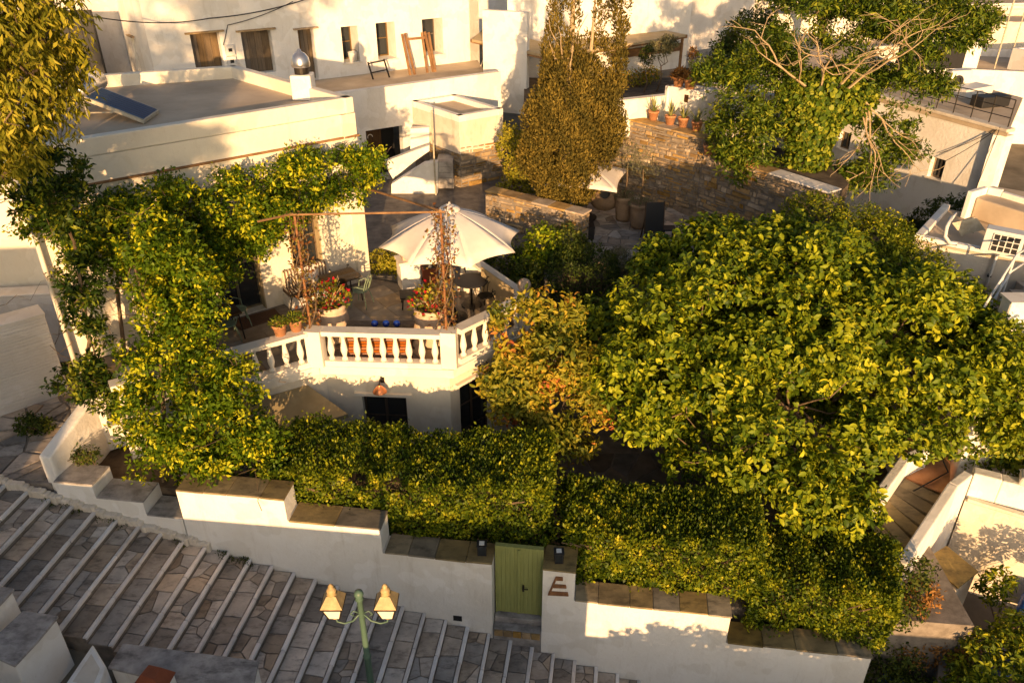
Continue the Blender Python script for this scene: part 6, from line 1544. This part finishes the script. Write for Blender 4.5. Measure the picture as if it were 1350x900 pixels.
leafy_tree('dark_shrub_tree', 'dark evergreen between the long white house and the low right roof', (13.9, 23.6, .8), [(13.9, 23.8, 3.8, 1.3, 1.0, 1.2), (14.9, 23.0, 3.4, 1.0, .9, 1.1), (13.0, 24.2, 3.2, .9, .8, 1.0)], 11000, .12, .05, M['leaf_dark'], 211, .14, 8, .16)

# ---- cypress
def cypress():
    rg = np.random.default_rng(220); t = thing('cypress_tree', 'bronze olive cypress with ragged spires above the plaza', 'tree', (1.6, 24.2, PZ))
    body = [(1.7, 24.2, 6.5, 1.32, 1.1, 1.75), (1.7, 24.2, 7.6, 1.1, .9, 1.4), (1.75, 24.2, 5.3, .75, .7, .8), (2.75, 24.1, 7.2, .5, .5, 1.0)]
    sbl = sub_blobs(body, 175, .27, rg, .50, .82, 1.04, .9)
    for (x, y, z0, z1, R, k) in ((1.5, 24.3, 8.2, 12.2, .46, 40), (2.85, 24.2, 7.4, 11.8, .52, 48), (2.2, 24.3, 8.0, 9.6, .22, 7), (1.05, 24.2, 8.0, 9.8, .2, 8)):
        for i in range(k):
            f = (i + rg.random()) / k; a = rg.random() * 6.28; rr = R * math.sin(min(1, f * .8 + .15) * 3.14) ** .7 * rg.uniform(.3, 1)
            sbl.append((x + rr * math.cos(a), y + rr * math.sin(a), z0 + (z1 - z0) * f, .15 * rg.uniform(.7, 1.3), .15, .34 * rg.uniform(.7, 1.3)))
    P, Nn = blob_points(sbl, 74000, rg, .55, 1.0)
    ib = np.array(body); ib[:, 3:] *= .78; Pi, Ni = blob_points([tuple(q) for q in ib], 9000, rg, .4, 1.0); P, Nn = np.concatenate([P, Pi]), np.concatenate([Nn, Ni])
    D = Nn * .6 + rg.normal(size=P.shape) * .45 + np.array([0, 0, .9])
    lumpt = .5 + .5 * np.sin(P[:, 2] * 4 + np.arctan2(P[:, 1] - 24.2, P[:, 0] - 1.6) * 6)
    add('crown', leaf_mesh('crown', P, D, .10, .036, M['leaf_cypress'], False, 221, face=Nn, tint=np.clip(rg.random(len(P)) * .7 + lumpt * .3, 0, 1)), M['leaf_cypress'], t)
    m = MB(); m.tube([(1.6, 24.2, 3.8), (1.65, 24.2, 6), (1.7, 24.2, 8.6), (1.75, 24.3, 11.3)], [.22, .18, .12, .03], 8); m.tube([(1.65, 24.2, 6.2), (2.25, 24.2, 8.3), (2.35, 24.2, 10.8)], [.12, .08, .02], 6); add('trunk', m, M['bark_pale'], t, smooth=True)
    m = MB(); 
    for i in range(18): z = 7.2 + rg.random() * 2.6; a = rg.random() * 6.28; branches(m, (1.7, 24.2, z - .8), [(1.8 + .8 * math.cos(a), 24.2 + .6 * math.sin(a), z + .5)], .03, rg, 5, .1)
    add('limb', m, M['bark_pale'], t)
cypress()

# ---- ivy-clad tree
def ivy_tree():
    rg = np.random.default_rng(230); bx_, by_ = 8.9, 23.4
    t = thing('ivy_tree', 'old tree clad in ivy with bare pale branches reaching over the upper garden', 'tree', (bx_, by_, 5.3))
    m = MB(); m.tube([(bx_, by_, 4.5), (bx_, by_, 6.0), (bx_ + .05, by_, 7.4), (bx_ - .1, by_, 8.6)], [.3, .26, .24, .18], 9); add('trunk', m, M['bark_pale'], t, smooth=True)
    iv = [(bx_, by_, 5.6, .50, .5, .8), (bx_ - .05, by_, 6.4, .62, .6, .8), (bx_ - .1, by_ - .1, 7.3, .78, .75, .75), (bx_ - .2, by_ - .1, 8.1, 1.05, .9, .75), (bx_ + .75, by_, 8.0, .8, .8, .6)]
    P, Nn = blob_points(iv, 2600, rg, .3, .9); Q, D, i = clump_leaves(P, Nn, 5, .12, rg, .9, -.2); add('ivy', leaf_mesh('ivy', Q, D, .125, .11, M['leaf_ivy'], True, 231, tint=np.clip(rg.random(len(Q)) * .8 + .1, 0, 1), face=Nn[i]), M['leaf_ivy'], t)
    cr = [(bx_ - 1.8, by_ + .5, 8.6, 1.3, 1.1, 1.4), (bx_ - .4, by_ + 1.2, 9.9, 1.6, 1.2, 1.2), (bx_ + 1.4, by_ + .8, 9.5, 1.7, 1.2, 1.4), (bx_ + 2.5, by_ + .6, 8.6, 1.2, 1.0, 1.0), (bx_ - 2.1, by_ + .2, 7.3, .9, .8, 1.3), (bx_ + 3.2, by_ + 1, 10.0, 1.3, 1.1, .9), (bx_ + 2.2, by_ - .2, 6.9, .9, .7, .55), (bx_ + 1.75, by_ - .2, 6.1, .65, .55, .6), (bx_ - 1.9, by_ + .1, 6.3, .6, .5, .8), (bx_ + 5.2, by_ + 6, 9.5, 2.2, 1.5, 1.2)]
    P, Nn = blob_points(sub_blobs(cr, 170, .58, rg, .36, .6, 1.05, .9), 8400, rg, .6, .9); gp = (np.sin(P[:, 0] * 2.3) * np.sin(P[:, 2] * 2.9 + .7) * np.sin(P[:, 1] * 2 + 2) < .25); P, Nn = P[gp], Nn[gp]
    Q, D, i = clump_leaves(P, Nn, 9, .22, rg, .6, .0); add('crown', leaf_mesh('crown', Q, D, .15, .045, M['leaf_ivy'], False, 232, face=Nn[i], tint=np.clip(rg.random(len(Q)) * .5 + rg.random(len(P))[i] * .5 - .08, 0, 1)), M['leaf_ivy'], t)
    m = MB()
    def fork(p, d, ln, r, lev):
        q = [p]; c = Vector(p); dd = Vector(d).normalized()
        for k in range(4):
            dd = (dd + Vector(rg.normal(size=3)) * .16).normalized(); c = c + dd * ln / 4; q.append(c.copy())
        m.tube(q, [r * (1 - .13 * k) for k in range(5)], 5)
        if lev:
            for k in range(3): fork(q[2 + k % 3], dd + Vector(rg.normal(size=3)) * .55 + Vector((0, -.10, .1)), ln * .62, r * .55, lev - 1)
    for d, ln in (((-.9, -.5, .9), 2.0), ((.5, -.6, 1), 2.2), ((.95, -.5, .5), 2.2), ((-.4, -.7, .8), 1.8)): fork((bx_ + d[0] * .3, by_ - .3, 8.2), d, ln * .9, .045, 3)
    for k in range(4): fork((bx_ + .9 + .1 * k, by_ - .5, 8.3 - .1 * k), (.25 + rg.normal() * .15, -.2, -1), 1.7, .03, 2)
    add('branch', m, M['bark_pale'], t)
ivy_tree()
leafy_tree('far_pine', 'dark pine crown beyond the far roofs, left of the pink house', (33, 74, -1), [(30, 74, 8.5, 4.5, 2, 2.2), (35, 75, 8.0, 4, 2, 2)], 9000, .5, .14, M['leaf_dark'], 240, .4, 7, .6)
leafy_tree('far_pine', 'dark pine crown beyond the far roofs in the top right corner', (43, 70, -2), [(42, 70, 8.0, 3.5, 2, 1.8), (46, 71, 8.0, 4, 2, 2)], 8000, .5, .14, M['leaf_dark'], 241, .4, 7, .6)
leafy_tree('far_pine', 'dark broad tree behind the ivy tree above the far roofs', (19, 52, 2), [(17, 52, 9.0, 4, 2, 2.5), (22, 54, 9.2, 4, 2, 2)], 9000, .4, .13, M['leaf_dark'], 242, .4, 7, .5)
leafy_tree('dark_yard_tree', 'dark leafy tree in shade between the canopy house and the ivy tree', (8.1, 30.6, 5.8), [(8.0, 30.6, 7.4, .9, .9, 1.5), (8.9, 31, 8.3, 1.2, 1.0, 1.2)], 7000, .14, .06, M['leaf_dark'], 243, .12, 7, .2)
# topiary and shrubs of the upper garden
tp = atz(868, 122, 6.1); tt = leafy_tree('small_citrus', 'small round headed citrus tree in front of the canopy house', (tp[0], tp[1] + .4, 6.05), [(tp[0], tp[1] + .4, 7.75, .55, .5, .35), (tp[0] + .3, tp[1] + .4, 7.95, .4, .4, .3)], 1500, .10, .045, M['leaf_olive'], 244, .04, 7, .12)
tt2 = leafy_tree('small_citrus', 'slim little tree left of the round headed citrus', (tp[0] - .55, tp[1] + .2, 6.05), [(tp[0] - .55, tp[1] + .2, 7.5, .32, .3, .4)], 700, .09, .04, M['leaf_dark'], 245, .035, 7, .1)
s_ = atz(835, 112, 6.1); bush('garden_shrub', 'sunlit shrub with orange flowers beside the cypress on the upper garden', [(s_[0], s_[1], 6.4, .8, .5, .4), (s_[0] + .7, s_[1] + .2, 6.5, .5, .4, .35)], 1800, .09, .045, M['leaf_photinia'], 246, base=6.05)
s_ = atz(690, 230, 4.0); bush('garden_shrub', 'yellow green shrub between the stone hut and the cypress', [(-.05, 27.2, 5.6, .5, .5, .8), (.3, 27.0, 4.8, .6, .5, .7), (.1, 26.6, 4.2, .7, .5, .5)], 4200, .10, .05, M['leaf_pepper'], 247, base=3.8)
# shrubs round the terrace back
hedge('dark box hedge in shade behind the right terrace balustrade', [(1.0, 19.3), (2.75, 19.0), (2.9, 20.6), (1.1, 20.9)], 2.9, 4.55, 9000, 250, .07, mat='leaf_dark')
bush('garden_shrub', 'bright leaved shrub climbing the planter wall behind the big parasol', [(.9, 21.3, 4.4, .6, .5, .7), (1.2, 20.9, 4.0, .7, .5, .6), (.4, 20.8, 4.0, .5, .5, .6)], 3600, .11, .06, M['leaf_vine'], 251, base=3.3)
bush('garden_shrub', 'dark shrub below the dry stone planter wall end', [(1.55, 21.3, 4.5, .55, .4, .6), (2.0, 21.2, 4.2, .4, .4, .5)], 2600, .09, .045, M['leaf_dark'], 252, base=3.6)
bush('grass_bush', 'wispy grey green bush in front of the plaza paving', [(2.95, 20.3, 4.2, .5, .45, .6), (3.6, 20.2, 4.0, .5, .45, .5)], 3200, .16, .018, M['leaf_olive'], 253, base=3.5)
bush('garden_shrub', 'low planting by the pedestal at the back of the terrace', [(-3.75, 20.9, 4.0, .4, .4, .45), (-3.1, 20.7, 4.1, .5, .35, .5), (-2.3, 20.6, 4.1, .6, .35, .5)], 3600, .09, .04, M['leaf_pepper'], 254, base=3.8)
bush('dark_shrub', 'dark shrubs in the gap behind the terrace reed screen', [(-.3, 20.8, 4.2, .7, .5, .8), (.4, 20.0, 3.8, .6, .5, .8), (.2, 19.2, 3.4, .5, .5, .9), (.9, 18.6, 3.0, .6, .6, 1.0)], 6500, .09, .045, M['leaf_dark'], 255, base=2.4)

# ---- the vine over the house front
def vine(name, label, blobs, n, leaf, width, mat, seed, stems, shell=.5, per=10, spread=.19, gapf=None, tintlo=0.0, sb=.36):
    rg = np.random.default_rng(seed); t = thing(name, label, 'vine', stems[0][0])
    P, Nn = blob_points(sub_blobs(blobs, len(blobs) * 15, sb, rg, sb * .88, .7, 1.12, .9), n // per, rg, .6, .9)
    if gapf is not None: k = gapf(P); P, Nn = P[k], Nn[k]
    Q, D, i = clump_leaves(P, Nn, per, spread, rg, .7, .1); cl = rg.random(len(P)); cl = np.where(cl > .72, .55 + cl * .4, cl * .55); tn = np.clip(rg.random(len(Q)) * .2 + cl[i] * .88 + tintlo, 0, 1)
    add('foliage', leaf_mesh('foliage', Q, D, leaf, width, mat, False, seed, tint=tn, face=Nn[i]), mat, t)
    m = MB()
    for st in stems: 
        pts = [Vector(p) for p in st]; m.tube(pts, [.05 - .025 * k / max(1, len(pts) - 1) for k in range(len(pts))], 7)
    for p in P[:: max(1, len(P) // 45)]: 
        q = p + rg.normal(size=3) * .5; branches(m, tuple(q), [tuple(p)], .008, rg, 4, .1)
    add('stem', m, M['bark'], t); return t
def ff(s, o, z): return FF.pt(s, o, z)
VB = []
for s, o, z, r, h in ((.4, .5, 7.2, .6, .6), (1.1, .7, 6.8, .85, .75), (1.9, .9, 6.8, 1.05, .9), (2.8, .9, 6.85, 1.0, .85), (3.6, .85, 6.9, 1.0, .8), (4.5, .8, 6.95, .95, .75), (5.3, .75, 7.0, .9, .68), (6.1, .7, 7.05, .85, .62), (6.9, .6, 7.1, .8, .55), (7.6, .5, 7.1, .65, .42), (2.0, 1.3, 5.9, .9, .85), (2.9, 1.4, 6.1, .8, .6), (4.0, 1.3, 6.35, .6, .4), (2.1, 1.5, 5.2, .6, .6)):
    x, y, _ = ff(s, o, 0); VB.append((x, y, z, r, r * .7, h))
for px, py, y, r, h in ((205, 325, 14.9, .6, .65), (235, 365, 14.6, .58, .65), (255, 400, 14.4, .55, .65), (235, 445, 14.2, .58, .6), (212, 485, 14.0, .62, .6), (252, 505, 13.7, .75, .65), (300, 520, 13.6, .7, .6), (190, 545, 13.5, .7, .7), (250, 565, 13.2, .8, .75), (315, 570, 13.2, .65, .7), (200, 600, 13.0, .6, .5), (255, 612, 12.8, .65, .5), (330, 605, 12.8, .5, .45), (215, 625, 12.7, .45, .35), (345, 590, 12.9, .35, .5)):
    p = aty(px, py, y); VB.append((p[0], p[1], p[2], r, r * .75, h))
vine('climbing_vine', 'yellow green climbing vine covering the house front and spilling down to the street wall', VB, 98000, .10, .05, M['leaf_vine'], 260, [[(-7.4, 13.0, 2.3), (-7.2, 13.4, 3.6), (-7.3, 14.2, 5.2), ff(1.6, .8, 6.4), ff(3, .5, 7.0)], [ff(1.0, .3, 3.8), ff(1.2, .4, 5.5), ff(2.6, .4, 6.9), ff(5, .3, 7.2), ff(7.5, .25, 7.25)]], gapf=lambda P: (np.sin(P[:, 0] * 3.3) * np.sin(P[:, 2] * 3.9 + 1) * np.sin(P[:, 1] * 2.7) < .38))
WB = []
for px, py, y, r, h in ((60, 240, 14.2, .65, .6), (95, 270, 14.4, .6, .45), (30, 225, 14.0, .6, .6), (100, 330, 14.8, .35, .5), (105, 370, 14.7, .35, .5), (112, 410, 14.6, .36, .45), (120, 440, 14.5, .33, .4), (115, 490, 14.0, .42, .35), (105, 505, 13.8, .4, .3), (140, 520, 13.8, .3, .35)):
    p = aty(px, py, y); WB.append((p[0], p[1], p[2], r, r * .8, h))
vine('hanging_wisteria', 'dark green hanging wisteria strand in shade along the left house corner', WB, 11000, .12, .045, M['leaf_ivy'], 261, [[tuple(aty(100, 560, 14.2)), tuple(aty(118, 450, 14.5)), tuple(aty(98, 320, 14.8)), tuple(aty(60, 235, 14.3))]], tintlo=-.2, sb=.2)
# ---- hanging tree at the top left
pep = []
for px, py, y, r, h in ((15, 40, 12.6, .85, .7), (60, 15, 13.0, .75, .6), (80, 60, 13.2, .5, .45), (30, 110, 12.6, .9, .7), (80, 120, 13.2, .55, .5), (10, 170, 12.4, .7, .6), (50, 160, 12.8, .6, .45), (-60, 60, 12.4, 1.3, 1.2), (-50, -40, 12.6, 1.4, 1.0), (-60, 170, 12.2, .9, .8), (20, 215, 12.6, .5, .45), (100, 85, 13.4, .35, .4)):
    p = aty(px, py, y); pep.append((p[0], p[1], p[2], r, r * .8, h))
leafy_tree('pepper_tree', 'yellow green tree with hanging narrow leaves at the top left corner', (-13.6, 11.6, 3.0), pep, 13500, .13, .038, M['leaf_pepper'], 270, .22, 8, .22, tdown=1.1, shell=.7)
# ---- bottom right planting
bush('garden_bush', 'loose leafy bush over the flower bed at the bottom right', [(9.6, 10.6, .0, .8, .6, .8), (10.3, 11.0, .2, .6, .5, .7), (9.0, 10.1, -.4, .6, .5, .6), (10.9, 10.2, .0, .6, .5, .7)], 5200, .11, .05, M['leaf_hedge'], 280, base=-1.3, fold=True)
bush('garden_bush', 'leafy bush against the bright white retaining wall', [(10.4, 12.2, .4, .35, .3, .5), (11.6, 11.9, .4, .5, .35, .6)], 1300, .11, .045, M['leaf_hedge'], 281, base=-1.3, fold=True)
bush('dry_bush', 'brown and orange dry bush in front of the low planter', [(8.5, 11.2, -.3, .6, .5, .5), (9.1, 11.1, -.1, .5, .4, .5), (8.9, 11.7, .1, .5, .4, .4), (*aty(1215, 785, 11.4), .4, .4, .35)], 3000, .09, .03, M['leaf_dry'], 282, base=-1.3)
bush('flower_bush', 'dark low bush with a few red flowers beside the wall end', [(8.1, 10.3, -.8, .7, .6, .5), (8.6, 9.9, -.9, .5, .5, .4), (8.0, 11.1, -.5, .6, .5, .6), (7.6, 10.6, -.7, .5, .5, .5), (*aty(1205, 760, 11.6), .45, .4, .5), (*aty(1190, 800, 11.2), .45, .4, .5)], 6000, .08, .04, M['leaf_dark'], 283, base=-1.35, tintf=None)
bush('shade_bush', 'dark leaves above the garden stair landing at the right', [(11.3, 15.2, 1.9, 1.0, .5, .7), (12.4, 14.9, 1.7, .9, .5, .7), (12.0, 14.4, 2.6, .6, .5, .5)], 4200, .12, .06, M['leaf_ivy'], 284, base=.6, fold=True)
bush('ledge_weed', 'little dark plant on the white ledge under the vine', [tuple(aty(112, 600, 13.1)) + (.3, .2, .2)], 420, .08, .03, M['leaf_dark'], 285)
bush('alley_weed', 'dark bush in the shaded alley corner at the left', [tuple(aty(45, 560, 14.4)) + (.4, .3, .3)], 900, .09, .04, M['leaf_dark'], 286)
# weeds in the joints along the wall foot
rg = np.random.default_rng(290); n = 1500; xw = rg.uniform(-10.3, -4.2, n); ow = np.abs(rg.normal(size=n)) * .09 + .02
kk = np.ceil((xw + .45) / STEP); zw = np.array([street_z(-.45 + STEP * k) for k in kk]); Pw = np.array([[*wall_xy(x, o), z] for x, o, z in zip(xw, ow, zw)])
sel = np.sin(xw * 5.3) + np.sin(xw * 2.1 + 1) > .2; Pw = Pw[sel]
add('weeds', leaf_mesh('weeds', Pw, rg.normal(size=Pw.shape) * .6 + np.array([0, 0, .8]), .055, .02, M['leaf_dark'], False, 291), M['leaf_dark'], label='small green weeds in the joints along the foot of the wall', cat='weeds', kind='stuff')
# ---- trees behind the viewer whose shade dapples the walls
leafy_tree('street_tree', 'loose crowned tree across the street, beyond the picture to the right', (4.6, 2.6, -2.0), [(3.9, 2.6, 1.75, .9, .7, .28), (5.2, 2.4, 1.75, 1.0, .8, .30), (6.6, 2.6, 1.5, 1.0, .8, .35), (2.9, 2.6, 1.45, .5, .5, .25)], 2000, .2, .11, M['leaf_ivy'], 295, .12, 6, .25)
leafy_tree('street_tree', 'tall loose tree across the street, beyond the picture to the left', (-7.5, -14, 2.0), [(-8.5, -14, 12.9, 1.4, 1.3, .9), (-5.6, -14, 13.1, 1.1, 1.2, .7), (-10.5, -14, 14.6, 1.6, 1.5, 1.6), (-7.2, -14, 16.0, 1.6, 1.5, 1.2), (-4.6, -14, 17.4, 1.2, 1.5, .9), (-9.5, -14, 17.6, 1.6, 1.5, 1.2)], 5000, .34, .18, M['leaf_ivy'], 296, .3, 6, .4)
strip_local()
